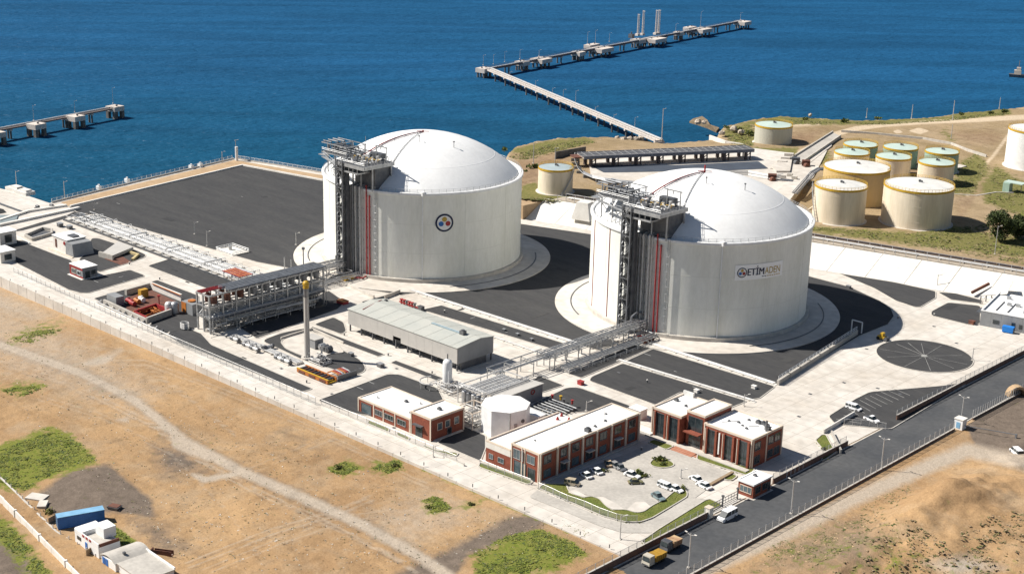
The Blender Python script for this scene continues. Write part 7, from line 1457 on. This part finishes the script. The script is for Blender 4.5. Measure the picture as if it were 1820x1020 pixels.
# ------------------------------------------------------------------ lamp posts and masts
def lamp(u, v, vt, z, label, arms=1, group='street lamps', name='lamp_post', r=.11, rz=None, hmax=None):
    p = G(u, v, z); h = (v-vt)*np.dot(np.array(p)-CAM, FW)/F/.955; t = thing(name, label, 'lamp post' if name == 'lamp_post' else 'mast', p, 0, group)
    m = MB(); m.cyl((0, 0, 0), (0, 0, h), r*1.5, 6, r); m.build('pole', PIPEW, t, local=True); m = MB(); m.b3(-.35, .35, -.35, .35, -.2, .2); m.build('base', CONC, t, local=True)
    for k in range(arms):
        a = (rz if rz is not None else .8)+k*math.pi; ex, ey = 1.3*math.cos(a), 1.3*math.sin(a)
        m = MB(); m.beam((0, 0, h-.5), (ex, ey, h), .12); m.build('arm', PIPEW, t, local=True); m = MB(); m.beam((ex*.8, ey*.8, h+.02), (ex*1.3, ey*1.3, h+.08), .3, .14); m.build('lantern', CONCW, t, local=True)
    return t
for u, v, vt, lab in ((1708, 750, 703, 'road lamp standing behind the white gate pillar'), (1566, 834, 776, 'road lamp on the sandy kerb opposite the side entrance'), (1406, 912, 850, 'road lamp on the sandy kerb opposite the gatehouse'), (1224, 1008, 944, 'road lamp nearest the bottom edge, beside the yellow trucks')): lamp(u, v, vt, 0, lab, 2, 'lamps along the road', rz=0)
for u, v, vt, lab in ((368, 437, 411, 'lamp post on the big lot beside the railed pen'), (168, 373, 362, 'lamp post at the left corner of the big lot'), (346, 416, 395, 'thin lamp post on the big lot above the pipe track'), (526, 435, 414, 'thin lamp post on the lot left of the emblem tank'), (1034, 866 - 20, 836, None), (1102, 958, 913, 'lamp post beside the perimeter path corner'), (1042, 730, 712, 'thin lamp post on the asphalt behind the long brick building'), (770, 812, 790, 'lamp post in the yard between the brick buildings'), (1322, 722, 700, 'lamp post at the edge of the concrete apron'), (1210, 850, 832, 'dark lamp post in the car park'), (1728, 640, 618, 'thin lamp post right of the turning circle'), (1665, 512, 488, 'thin mast at the foot of the white embankment'), (1768, 452, 402, 'bare pole in front of the dark bushy tree')):
    if lab: lamp(u, v, vt, 7 if v < 480 and u > 1500 else 0, lab, 1, 'lamp posts in the plant')
p = G(421, 286); h = 11.0; t = thing('beacon_column', 'thick white beacon column at the quay corner with lamp mast on top', 'beacon', p); m = MB(); m.cyl((0, 0, 0), (0, 0, 7.2), .75, 12); m.build('column', WHITE, t, local=True); m = MB(); m.cyl((-.6, 0, 7), (-.6, 0, 10.6), .16, 6); m.beam((-1.6, 0, 10.2), (1.2, .6, 10.9), .2); m.build('lamp_arm', PIPEW, t, local=True)
for u, v, vt, lab in ((1176, 249, 195, 'tall pale mast on the shore right of the trestle'), (1693, 213, 180, 'tall mast beside the hill road'), (1620, 211, 187, 'mast at the shore behind the hill road'), (1776, 193, 174, 'mast on the green knoll at the right shore'), (1540, 209, 193, 'thin mast at the shore behind the oil tanks'), (247, 300, 283, None), (948, 290, 255, 'timber pole on the brown slope right of the emblem tank'), (986, 297, 264, 'pale post at the left end of the pipe bridge'), (1690, 250, 222, 'timber pole on the slope below the hill road'), (115, 352, 323, 'thin mast at the left end of the sea wall'), (30, 336, 305, 'thin mast on the left quay'), (395, 290, 270, 'short mast on the sea wall near the quay corner')):
    if lab: lamp(u, v, vt, 6 if u > 900 else 0, lab, 1 if u < 1300 else 0, 'tall masts near the shore', 'lamp_mast', .16)
for k, (u, v, vt) in enumerate([(859, 116, 99), (877, 114, 98), (897, 110, 93), (924, 105, 89), (958, 100, 89), (1044, 78, 58), (1058, 77, 55), (1083, 74, 60), (1201, 56, 43), (1245, 47, 22), (1316, 35, 24), (906, 136, 128), (952, 153, 144), (982, 166, 157), (1001, 174, 160), (1023, 184, 162), (1058, 199, 190), (1091, 214, 204), (1128, 229, 209), (60, 214, 188), (133, 199, 180), (201, 184, 157)]):
    where = ('on the loading jetty' if k < 11 else 'on the approach trestle' if k < 19 else 'on the left jetty')
    pre = {0: 'at its left corner, leftmost', 1: 'second from its left corner', 2: 'third from its left corner', 3: 'by the first small dolphin', 4: 'behind the second dolphin', 5: 'left of the three by the wide platform', 6: 'middle of the three by the wide platform', 7: 'right of the three by the wide platform', 8: 'right of the loading arms', 9: 'tallest, near the far end', 10: 'at the far tip',
           11: 'nearest the corner dolphin', 12: 'second from the corner dolphin', 13: 'third from the corner dolphin', 14: 'fourth from the corner dolphin', 15: 'tallest, halfway along', 16: 'third from the shore', 17: 'second from the shore', 18: 'nearest the shore', 19: 'on the left block', 20: 'on the middle block', 21: 'on the right end block'}[k]
    lamp(u, v, vt, JZ, f'thin jetty lamp {where}, {pre}', 1, 'lamps on the jetties', 'lamp_post', .1)
# small bollards, drain covers and cable drums scattered over the yard
pr = None
for u, v, where in [(612, 596, 'at the left foot of the compressor shed'), (690, 632, 'beside the shed trench, left of its bridge'), (768, 664, 'just above the upright vessel'), (790, 556, 'behind the shed at the start of the asphalt strip'), (1018, 617, 'where the pale pipe channel meets the spur rack'), (1150, 680, 'on the kerb between the two asphalt fields'), (930, 720, 'between water tank and long brick building'), (402, 600, 'at the corner of the vaporiser rack plinth'), (545, 680, 'in front of the orange pipe skid'), (284, 497, 'at the left tip of the fire pump asphalt'), (230, 470, 'between settling basin and cross road'), (1660, 562, 'at the left tip of the grey building asphalt'), (1596, 566, 'at the far bend of the concrete road round the tank lot'), (1140, 800, 'at the rear edge of the car park'), (1330, 850, 'beside the gatehouse forecourt')]:
    p = G(u, v); lb = 'short dark bollard '+where
    if pr is None:
        pr = thing('bollard', lb, 'bollard', p, 0, 'small bollards along the kerbs'); m = MB(); m.cyl((0, 0, 0), (0, 0, .9), .22, 8); m.build('stem', GALVD, pr, local=True); m = MB(); m.cyl((0, 0, .9), (0, 0, 1.05), .26, 8); m.build('cap', CONCW, pr, local=True)
    else: copy_tree(pr, p, 0, lb)
dc = MB()
for u, v in [(640, 655), (705, 655), (590, 700), (820, 690), (1000, 640), (1100, 662), (1440, 700), (1500, 680), (1560, 690), (1600, 700), (1420, 740), (1380, 770), (1700, 610), (1540, 620), (1180, 840), (1060, 830), (1120, 900), (980, 840), (700, 760), (500, 655), (300, 510), (220, 500), (340, 470), (1660, 580)]: p = G2(u, v); dc.box(p[0], p[1], .052, 1.1, .9, .012)
struct(dc.build('drain_cover', GALVD))
# ------------------------------------------------------------------ vehicles
def car_parts(t, L, Wd, H, paint, kind='sedan'):
    def loft(secs): # list of (x, halfwidth bottom, halfwidth top, z0, z1)
        m = MB(); vs = []
        for x, wb, wt, z0, z1 in secs: vs += [(x, -wb, z0), (x, wb, z0), (x, wt, z1), (x, -wt, z1)]
        n = len(secs); fs = [(0, 1, 2, 3), (4*n-1, 4*n-2, 4*n-3, 4*n-4)]
        for i in range(n-1):
            for j in range(4): fs.append((4*i+j, 4*i+4+j, 4*i+4+(j+1) % 4, 4*i+(j+1) % 4))
        m.add(vs, [f[::-1] for f in fs] if False else fs); return m
    w = Wd/2; b = .52*H; z0 = .24
    if kind in ('sedan', 'pickup'): secs = [(-L/2, w*.85, w*.8, z0+.12, b*.93), (-L*.42, w, w*.92, z0, b*1.0), (-L*.1, w, w*.95, z0, b*1.02), (L*.2, w, w*.93, z0, b*.98), (L*.42, w, w*.86, z0, b*.86), (L/2, w*.85, w*.74, z0+.12, b*.72)]
    else: secs = [(-L/2, w*.95, w*.92, z0+.1, b), (-L*.3, w, w*.95, z0, b*1.02), (L*.25, w, w*.95, z0, b), (L*.42, w, w*.88, z0, b*.86), (L/2, w*.88, w*.78, z0+.1, b*.7)]
    loft(secs).build('body', paint, t, local=True)
    if kind == 'sedan': g = [(-L*.38, w*.84, w*.74, b*.97, b*1.05), (-L*.24, w*.9, w*.72, b*.99, H*.95), (L*.06, w*.9, w*.72, b*.99, H*.95), (L*.24, w*.86, w*.74, b*.95, b*1.03)]; r = (-L*.24, L*.06)
    elif kind == 'pickup': g = [(-L*.08, w*.9, w*.8, b*.98, H*.93), (L*.1, w*.9, w*.76, b*.98, H*.95), (L*.25, w*.86, w*.76, b*.95, b*1.04)]; r = (-L*.08, L*.1)
    else: g = [(-L*.49, w*.92, w*.82, b*.99, H*.9), (-L*.46, w*.94, w*.84, b*.99, H*.95), (L*.18, w*.94, w*.82, b*.99, H*.95), (L*.36, w*.88, w*.8, b*.9, b*1.04)]; r = (-L*.47, L*.18)
    loft(g).build('windows', GLASS, t, local=True)
    m = MB(); rw = w*(.74 if kind != 'van' else .85); m.b3(r[0]-.05, r[1]+.05, -rw, rw, H*.95+.003, H); m.build('roof', paint, t, local=True)
    if kind == 'van':
        for x in (-L*.28, -L*.05): 
            for s_ in (-1, 1): m = MB(); m.b3(x-.06, x+.06, s_*w*.9-.07, s_*w*.9+.07, b, H*.96); m.build('window_pillar', paint, t, local=True)
    if kind == 'pickup': m = MB(); m.b3(-L*.46, -L*.1, -w*.78, w*.78, b*1.0+.02, b*1.04+.02); m.build('load_bed', GALVD, t, local=True)
    for x in (-L*.3, L*.31):
        for s_ in (-1, 1):
            m = MB(); m.cyl((x, s_*(w-.2), .34), (x, s_*(w+.03), .34), .36, 12); o = m.build('wheel', BLACK, t, local=True); m = MB(); m.cyl((x, s_*(w+.03), .34), (x, s_*(w+.05), .34), .2, 8); m.build('rim', SILVER, o, local=True)
    for s_ in (-1, 1):
        m = MB(); m.b3(L*.5-.12, L*.5+.02, s_*w*.62-.16, s_*w*.62+.16, b*.52, b*.68); m.build('headlight', GLASSB, t, local=True); m = MB(); m.b3(-L*.5-.03, -L*.5+.08, s_*w*.7-.12, s_*w*.7+.12, b*.6, b*.85); m.build('tail_light', RED, t, local=True)
def vehicle(u, v, hd, label, paint=CARW, kind='sedan', dims=(4.5, 1.85, 1.5), name='parked_car', cat='car', z=.02, group='cars parked in the car park'):
    p = G(u, v, z); t = thing(name, label, cat, p, hd, group); car_parts(t, *dims, paint, kind); return t
def CP_(x, y): return 940+x/4.55, 760+y/4.55
up_ = math.pi/2
vehicle(*CP_(458, 395), 2.9, 'white car at the left end of the row in the shadow edge', CARW); vehicle(*CP_(545, 362), 2.9, 'second white car of the row beside a small bush', CARW)
vehicle(*CP_(640, 300), 2.4, 'cream topped car at the top end of the row by the building shadow', mat('cream_car_paint', (.55, .42, .28), None, 1, .4), dims=(4.2, 1.8, 1.6)); vehicle(*CP_(700, 318), -.2, 'silver car behind the cream topped car', SILVER)
vehicle(*CP_(745, 335), -.4, 'small dark grey car at the right end of the top row', PIPEG, dims=(3.8, 1.7, 1.45)); vehicle(*CP_(352, 462), .4, 'beige off road car alone beside the left lawn', mat('beige_car_paint', (.45, .38, .28), None, 1, .4), 'van', (4.2, 1.8, 1.8))
vehicle(*CP_(835, 395), .1, 'white car in front of the shrubs in the middle of the car park', CARW, dims=(4.6, 1.9, 1.6)); vehicle(*CP_(862, 450), .9, 'olive car right below the white car by the shrubs', mat('olive_car_paint', (.20, .19, .10), None, 1, .4), dims=(4.0, 1.75, 1.45))
vehicle(*CP_(1045, 570), -.3, 'grey teal car beside the lower lawn', TEALC, dims=(4.7, 1.9, 1.55)); vehicle(*CP_(1108, 486), 0, 'white station wagon beside the rounded lawn tip', CARW, 'van', (4.8, 1.85, 1.55)); vehicle(*CP_(1190, 508), -.1, 'white car with dark roof right behind the station wagon', CARW, dims=(4.3, 1.8, 1.5))
vehicle(*CP_(1352, 425), 2.9, 'white car with dark windscreen left of the timber ramp', CARW); vehicle(*CP_(1415, 480), 3.0, 'white car at the courtyard gate with its shadow on the paving', CARW, dims=(4.7, 1.9, 1.55))
vehicle(1517, 727, 0, 'white car in the striped bays of the asphalt car park', CARW, 'van', (4.9, 1.95, 1.75), group='cars in the asphalt car park'); vehicle(1549, 748, -.15, 'white pickup near the fence of the asphalt car park', CARW, 'pickup', (5.0, 1.9, 1.7), group='cars in the asphalt car park')
vehicle(1292, 921, -up_, 'white minibus driving on the road past the gate', CARW, 'van', (6.2, 2.3, 2.4), 'minibus', 'minibus', -.08, None); vehicle(1806, 806, 2.5, 'white off road car at the right edge on grey gravel', CARW, 'van', (5.0, 2.0, 1.9), 'off_road_car', 'car', -.1, None)
m = MB(); a, b = G(*CP_(1475, 462)), G(*CP_(1640, 370)); m.strip([a[:2], b[:2]], .9, .0, .5); tag(m.build('timber_ramp', WOOD), 'slim timber edged bank behind the white cars at the gate', 'ramp')
def truck(u, v, hd, label, body, cabm, L=9.0):
    p = G(u, v, -.08); t = thing('parked_truck', label, 'truck', p, hd, 'yellow trucks on the road')
    m = MB(); m.b3(-L/2, L/2, -1.0, 1.0, .55, .9); m.build('chassis', GALVD, t, local=True)
    m = MB(); m.add([(L/2-2, -1.2, .7), (L/2, -1.2, .7), (L/2, 1.2, .7), (L/2-2, 1.2, .7), (L/2-2, -1.15, 2.9), (L/2-.4, -1.1, 2.9), (L/2-.4, 1.1, 2.9), (L/2-2, 1.15, 2.9)], [(0,3,2,1),(4,5,6,7),(0,1,5,4),(1,2,6,5),(2,3,7,6),(3,0,4,7)]); cb = m.build('cab', cabm, t, local=True)
    m = MB(); m.add([(L/2-.02, -1.0, 1.75), (L/2-.02, 1.0, 1.75), (L/2-.3, .95, 2.7), (L/2-.3, -.95, 2.7)], [(0, 1, 2, 3)]); m.b3(L/2-1.6, L/2-.6, -1.19, -1.16, 1.8, 2.6); m.build('windscreen', GLASS, cb, local=True)
    n = 2
    for k in range(n): xa, xb = -L/2+(L-2.4)*k/n+.05, -L/2+(L-2.4)*(k+1)/n-.05; m = MB(); m.add([(xa, -1.2, .92), (xb, -1.2, .92), (xb, 1.2, .92), (xa, 1.2, .92), (xa, -1.3, 2.3), (xb, -1.3, 2.3+.25*k), (xb, 1.3, 2.3+.25*k), (xa, 1.3, 2.3)], [(0,3,2,1),(4,5,6,7),(0,1,5,4),(1,2,6,5),(2,3,7,6),(3,0,4,7)]); m.build('load_body', body, t, local=True)
    for k in range(5): m = MB(); x = -L/2+.5+k*(L-3.4)/4; m.b3(x-.06, x+.06, -1.36, -1.22, .95, 2.2); m.build('body_rib', body, t, local=True); m = MB(); m.b3(x-.06, x+.06, 1.22, 1.36, .95, 2.2); m.build('body_rib', body, t, local=True)
    for x in (-L/2+1.2, -L/2+2.5, L/2-1.3):
        for s_ in (-1, 1): m = MB(); m.cyl((x, s_*.8, .5), (x, s_*1.15, .5), .5, 12); m.build('wheel', BLACK, t, local=True)
    return t
truck(1162, 1000, -up_, 'yellow tipper truck with pale cab at the bottom edge', mat('ochre_body', (.42, .24, .03), (.30, .17, .03), .6, .6), mat('dusty_cab_paint', (.50, .46, .38), None, 1, .6), 6.6); truck(1192, 975, -up_, 'truck with cream and rust load box ahead of the yellow tipper', mat('rust_cream_paint', (.50, .36, .20), (.30, .15, .09), .5, .8), GALVD, 5.8)
# ------------------------------------------------------------------ vegetation
def leaf_cloud(m, c, rx, ry, rz_, n, s, rr, mats):
    for _ in range(n):
        d = Vector((rr.gauss(0, 1), rr.gauss(0, 1), rr.gauss(0, 1))).normalized()*(rr.random()**.45)
        p = Vector((c[0]+d.x*rx, c[1]+d.y*ry, c[2]+d.z*rz_)); q = Vector((rr.gauss(0, 1), rr.gauss(0, 1), rr.gauss(0, 1))).normalized(); r_ = q.orthogonal().normalized()*s*rr.uniform(.6, 1.3); u_ = q.cross(r_).normalized()*s*rr.uniform(.6, 1.3)
        m.add([p-r_, p-u_*.6, p+r_, p+u_], [(0, 1, 2, 3)], rr.choice(mats))
def bush(u, v, z, r, h, label, mats=None, group='bushes on the shore', n=160, name='bush'):
    p = G(u, v, z); rr = random.Random(int(u*7+v)); t = thing(name, label, 'bush', p, 0, group)
    m = MB(); [m.beam((p[0], p[1], z-.5), (p[0]+rr.uniform(-r, r)*.5, p[1]+rr.uniform(-r, r)*.5, z+h*.6), .12) for _ in range(4)]; m.build('stem', BARK, t)
    m = MB()
    for _ in range(4): leaf_cloud(m, (p[0]+rr.uniform(-r, r)*.55, p[1]+rr.uniform(-r, r)*.55, z+h*rr.uniform(.35, .6)), r*.6, r*.6, h*.5, n//4, r*.16, rr, mats or (LEAF, LEAFD, LEAFY))
    m.build('foliage', None, t)
def tree(u, v, z, h, w, label):
    p = G(u, v, z); rr = random.Random(int(u)); t = thing('broadleaf_tree', label, 'tree', p); m = MB(); m.cyl((p[0], p[1], z-.6), (p[0]+.3, p[1], z+h*.45), .5, 8, .3); tr = m.build('trunk', BARK, t)
    m = MB(); tips = []
    for k in range(7):
        a = k*.9; e = (p[0]+w*.36*math.cos(a), p[1]+w*.36*math.sin(a), z+h*rr.uniform(.4, .85)); m.cyl((p[0]+.2, p[1], z+h*.3), e, .16, 5, .07); tips.append(e)
    m.build('limb', BARK, tr); m = MB()
    for e in tips+[(p[0], p[1], z+h*.85), (p[0]+1, p[1]-1, z+h*.3), (p[0]-1.5, p[1]+.5, z+h*.35)]: leaf_cloud(m, e, w*.26, w*.26, h*.2, 330, .42, rr, (LEAF, LEAFD, LEAFD))
    m.build('crown', None, t)
tree(1775, 432, 6.5, 13.5, 11, 'dark bushy tree in front of the oil tank terrace'); tree(1806, 425, 6.5, 10, 10, 'second dark tree cut by the right edge')
for u, v, z, r, h, lab in [(1312, 232, 5, 2.4, 2.2, 'round bush left of the lone mint roofed tank'), (1292, 228, 5, 2.0, 1.8, 'small bush at the shore end of the spit'), (1500, 217, 6, 3.0, 2.2, 'green bush beside the bend of the hill road'), (1784, 201, 6, 3.2, 2.4, 'dark green bush on the right knoll'), (1760, 203, 6, 2.2, 1.8, 'smaller bush on the right knoll'), (1708, 204, 6, 2.2, 1.5, 'low bush by the tall mast at the hill road'),
                          (1560, 212, 6, 2.4, 1.4, 'low bush at the shore behind the oil tanks'), (897, 268, 4, 2.2, 1.8, 'bush at the shore corner right of the emblem dome'), (948, 300, 6, 3.2, 2.6, 'dark bush on the brown slope beside the timber pole'), (935, 308, 6, 2.4, 1.6, 'low bush on the brown slope near the emblem tank'), (968, 298, 6, 2.6, 1.6, 'low dark bush below the pipe bridge end'), (1430, 213, 5, 2.4, 1.6, 'bush at the shore right of the mint roofed tank'), (1330, 240, 6, 3.4, 2.4, 'rough dark bush against the lone mint roofed tank')]: bush(u, v, z, r, h, lab)
for (x, y), r, h, lab in (((610, 352), 1.4, 1.0, 'small round bush between the parked white cars'), ((900, 380), 2.2, 1.3, 'clipped shrub row behind the white car in the car park'), ((940, 398), 1.3, .9, 'shrub at the right end of the shrub row'), ((1065, 270), 2.4, 1.1, 'planted shrub on the oval island of the car park'), ((1100, 300), 1.6, .8, 'low shrub on the oval island of the car park'), ((1245, 500), 1.4, 1.1, 'small shrub on the rounded lawn tip')): bush(*CP_(x, y), .05, r, h, lab, None, 'shrubs in the car park', 110)
for u, v, z, r, h, lab in ((158, 820, -2, 1.8, 1.6, 'bush at the right end of the bright weed patch'), (604, 832, -.7, 1.612, 0.84, 'low green bush on the sand left of the workshop fence'), (700, 828, -.5, 1.24, 0.7, 'low green bush on the sand right of the larger weed patch'), (764, 902, -.5, 1.364, 0.77, 'green bush on the sand below the perimeter path'), (838, 897, -.4, 1.116, 0.63, 'small bush on the sand near the path edge'), (1464, 800, 0, 1.2, .9, 'small bush in the curved lawn at the side entrance'), (87, 912, -1, 1.6, 1.6, 'scrubby bush at the lane fence left of the container')): bush(u, v, z, r, h, lab, (LEAFY, LEAF, DRYG), 'weedy bushes on the sand', 140)
# scattered tufts: too many to count
def tufts(name, regions, n, s, mats, z, seed, hmul=1.0, zf=None):
    g = np.random.default_rng(seed); tot = sum(w for *_, w in regions); XY = []
    for poly, w in regions:
        xs, ys = [p[0] for p in poly], [p[1] for p in poly]; k = int(n*w/tot)
        P = np.stack([g.uniform(min(xs), max(xs), k*8), g.uniform(min(ys), max(ys), k*8)], 1); P = P[poly_sd(P, poly) > 0]
        d = FW[None]*F+RT[None]*(P[:, :1]-910)-UP[None]*(P[:, 1:]-510); q = CAM[None]+d*((z-CAM[2])/d[:, 2:])
        ok = ((fbm(q[:, 0], q[:, 1], .25) > .42) | (g.random(len(q)) < .25)) & ((fbm(q[:, 0], q[:, 1], .11) > .40) | (g.random(len(q)) < .15)); XY.append(q[ok][:k, :2])
    XY = np.concatenate(XY); Z = zf(XY[:, :1], XY[:, 1:])[:, 0] if zf else np.full(len(XY), z)
    N = len(XY); C = np.repeat(np.column_stack([XY, Z]), 3, 0); M_ = len(C); a = g.uniform(0, 6.283, M_); w_ = s*g.uniform(.5, 1.3, M_); h = s*hmul*g.uniform(.3, 1.1, M_)
    C[:, :2] += g.uniform(-s, s, (M_, 2)); e = np.stack([np.cos(a), np.sin(a)], 1)*w_[:, None]; f = np.stack([-np.sin(a), np.cos(a)], 1)*(w_*g.uniform(.7, 1.5, M_))[:, None]
    V = np.zeros((M_, 3, 3)); V[:, 0, :2] = C[:, :2]-e; V[:, 1, :2] = C[:, :2]+e; V[:, 2, :2] = C[:, :2]+f; V[:, :2, 2] = C[:, 2:]-.04; V[:, 2, 2] = C[:, 2]+h
    me = bpy.data.meshes.new(name); me.from_pydata(V.reshape(-1, 3).tolist(), [], np.arange(M_*3).reshape(-1, 3).tolist())
    for x in mats: me.materials.append(x)
    me.polygons.foreach_set('material_index', g.integers(0, len(mats), M_).astype(np.int32)); me.update()
    o = bpy.data.objects.new(name, me); COL.objects.link(o); o['kind'] = 'stuff'; return o
def szone(x, y): return float(zsouth(np.array([[x]]), np.array([[y]]))[0, 0])
def ezone(x, y): return float(zeast(np.array([[x]]), np.array([[y]]))[0, 0])
tufts('weeds', [([(-10, 800), (95, 764), (125, 777), (150, 800), (168, 820), (95, 840), (45, 870), (-10, 852)], 5), ([(842, 990), (900, 960), (960, 947), (1000, 962), (1036, 985), (1000, 1010), (930, 1024), (850, 1024)], 4), ([(585, 835), (612, 820), (638, 832), (610, 845)], .8), ([(655, 830), (710, 818), (716, 835), (690, 842)], .8), ([(752, 893), (775, 885), (800, 905), (770, 915)], .7), ([(690, 793), (760, 824), (900, 884), (1050, 948), (1040, 956), (890, 896), (750, 834)], 1.6), ([(10, 600), (60, 580), (120, 572), (60, 602)], .7), ([(0, 690), (60, 682), (76, 688), (30, 700)], .4), ([(192, 928), (284, 1002), (270, 1002), (188, 942)], .8), ([(0, 920), (60, 985), (90, 1024), (60, 1024), (-10, 945)], 1)], 5200, .5, (LEAFY, LEAFY, LEAFY, LEAF), -.8, 5, zf=zsouth, hmul=.38)
tufts('dry_scrub', [([(1300, 1024), (1370, 965), (1450, 925), (1520, 905), (1640, 960), (1700, 1000), (1690, 1024)], 5), ([(1400, 965), (1560, 875), (1640, 840), (1600, 900), (1480, 960)], 1), ([(1700, 960), (1820, 930), (1820, 1024), (1720, 1024)], 2)], 1300, .42, (DRYG, DRYG, SANDY, LEAF, WOOD), 1, 6, zf=zeast, hmul=.3)
tufts('dry_scrub', [([(0, 520), (300, 680), (560, 800), (800, 900), (1080, 960), (1000, 1020), (300, 1020), (200, 900), (0, 700)], 1)], 1700, .24, (DRYG, WOOD, ROCK, ROCK, LEAF, CONC), -.8, 8, zf=zsouth, hmul=.7)
tufts('shore_scrub', [([(905, 268), (960, 252), (1040, 244), (1060, 252), (1020, 262), (960, 275), (925, 275)], 3), ([(1285, 228), (1330, 213), (1345, 232), (1335, 262), (1300, 252)], 1.5), ([(1300, 220), (1390, 206), (1520, 214), (1640, 210), (1720, 203), (1700, 211), (1560, 221), (1420, 221)], 3), ([(1690, 201), (1790, 193), (1800, 202), (1700, 211)], 1.5), ([(1442, 404), (1620, 417), (1740, 400), (1820, 380), (1820, 470), (1600, 432), (1440, 412)], 4), ([(930, 352), (1055, 352), (1050, 361), (935, 355)], 1.2), ([(1700, 290), (1740, 272), (1758, 300), (1730, 345), (1692, 345)], 1), ([(1770, 297), (1820, 330), (1820, 388), (1755, 358)], 1)], 5200, .62, (LEAF, DRYG, LEAFY, DRYG), 7, 9, zf=zup, hmul=.45)
lw = [(P, abs(sum(a[0]*b[1]-b[0]*a[1] for a, b in zip(P, P[1:]+P[:1])))/2) for P in LAWNS]
tufts('lawn_grass', lw, 2600, .28, (GRASS, LEAFY, GRASS), .04, 11, hmul=.5)
# boulders along the shore and spit
def boulder(u, v, z, r, label, mm=ROCK):
    p = G(u, v, z); rr = random.Random(int(u*3+v)); m = MB(); k = 7; prof = [(r*f*rr.uniform(.85, 1.1), z+r*g) for f, g in ((.7, -.5), (1, .0), (.8, .5), (.4, .75), (.02, .8))]; m.lathe(p[0], p[1], prof, k)
    m.v = [(x+rr.uniform(-.2, .2)*r, y+rr.uniform(-.2, .2)*r, zz+rr.uniform(-.15, .15)*r) for x, y, zz in m.v]; tag(m.build('boulder', mm), label, 'boulder', 'pale boulders on the shore')
for u, v, r, lab in [(1097, 247, 1.8, 'first pale boulder left of the trestle foot'), (1108, 249, 2.2, 'white boulder second from the left by the trestle foot'), (1120, 248, 2.0, 'grey boulder in the middle of the row by the trestle'), (1130, 248, 2.0, 'boulder fourth in the row by the trestle'), (1140, 247, 1.8, 'boulder nearest the trestle foot'), (1068, 252, 1.6, 'brown boulder left of the shore row'), (1240, 217, 2.2, 'boulder at the tip of the rocky spit'), (1252, 218, 1.6, 'second boulder on the rocky spit'), (1304, 230, 2.4, 'pale boulder pile left of the mint roofed tank'), (1317, 236, 2.0, 'white boulder close to the lone mint roofed tank'), (1283, 237, 1.8, 'flat white boulder by the small bay'), (1440, 205, 1.4, 'boulder at the water right of the lone tank')]: boulder(u, v, 3.6 if u < 1270 else 6, r, lab)
for u, v, lab in ((1240, 216, 'narrow rocky spit reaching into the small bay'),):
    P = GP([(1226, 216), (1232, 211), (1249, 208), (1256, 216), (1262, 222), (1280, 228), (1276, 234), (1258, 226), (1240, 220)], -3); m = MB(); n = len(P); rr = random.Random(4)
    m.add([(x, y, -6) for x, y in P]+[(x*.97+.03*P[0][0]+rr.uniform(-.6, .6), y, -2.6+rr.uniform(-.6, .9)) for x, y in P], [tuple(range(n, 2*n))]+[(i, (i+1) % n, n+(i+1) % n, n+i) for i in range(n)]); struct(m.build('rocky_spit', BROCK))
p = G(1812, 135, SEA_Z+1.2); t = thing('moored_boat', 'small dark boat moored at the right edge of the sea', 'boat', p, .4)
m = MB(); m.add([(-7, -2, -1.4), (5, -2, -1.4), (9, 0, -1.2), (5, 2, -1.4), (-7, 2, -1.4), (-7.4, -2.6, 1), (5, -2.6, 1), (11, 0, 1.6), (5, 2.6, 1), (-7.4, 2.6, 1)], [(4, 3, 2, 1, 0), (5, 6, 7, 8, 9), (0, 1, 6, 5), (1, 2, 7, 6), (2, 3, 8, 7), (3, 4, 9, 8), (4, 0, 5, 9)]); m.build('hull', GALVD, t, local=True); m = MB(); m.b3(-4, 1, -1.6, 1.6, 1.0, 4); m.b3(-2.5, .5, -1.2, 1.2, 4, 6); m.build('wheelhouse', TRIM, t, local=True); m = MB(); m.cyl((-1, 0, 6), (-1, 0, 11), .2, 6); m.build('mast', WOOD, t, local=True)
# curved culvert portal at the right edge beyond the road
p = G(1806, 702, 0); t = thing('culvert_arch', 'tan arched culvert portal with dark mouth at the right edge', 'culvert', p, 1.0)
m = MB(); pts = [(3.2*math.cos(math.pi*k/10), 3.2*math.sin(math.pi*k/10)) for k in range(11)]; pin = [(2.4*math.cos(math.pi*k/10), 2.4*math.sin(math.pi*k/10)) for k in range(11)]
m.add([(x, y_, z) for y_ in (-1.2, 1.2) for ring in (pts, pin) for x, z in ring], [f for k in range(10) for f in ((k, k+1, 12+k, 11+k), (22+k, 33+k, 34+k, 23+k), (k, 22+k, 23+k, k+1), (11+k, 12+k, 34+k, 33+k))]); m.build('arch_ring', SANDY, t, local=True); m = MB(); m.add([(x, 1.0, z) for x, z in pin], [tuple(range(11))]); m.build('mouth', BLACK, t, local=True)
print('OBJ', len(bpy.data.objects), 'TRI', sum(sum(len(p.vertices)-2 for p in o.data.polygons) for o in bpy.data.objects if o.type == 'MESH' and len(o.data.polygons) < 60000))
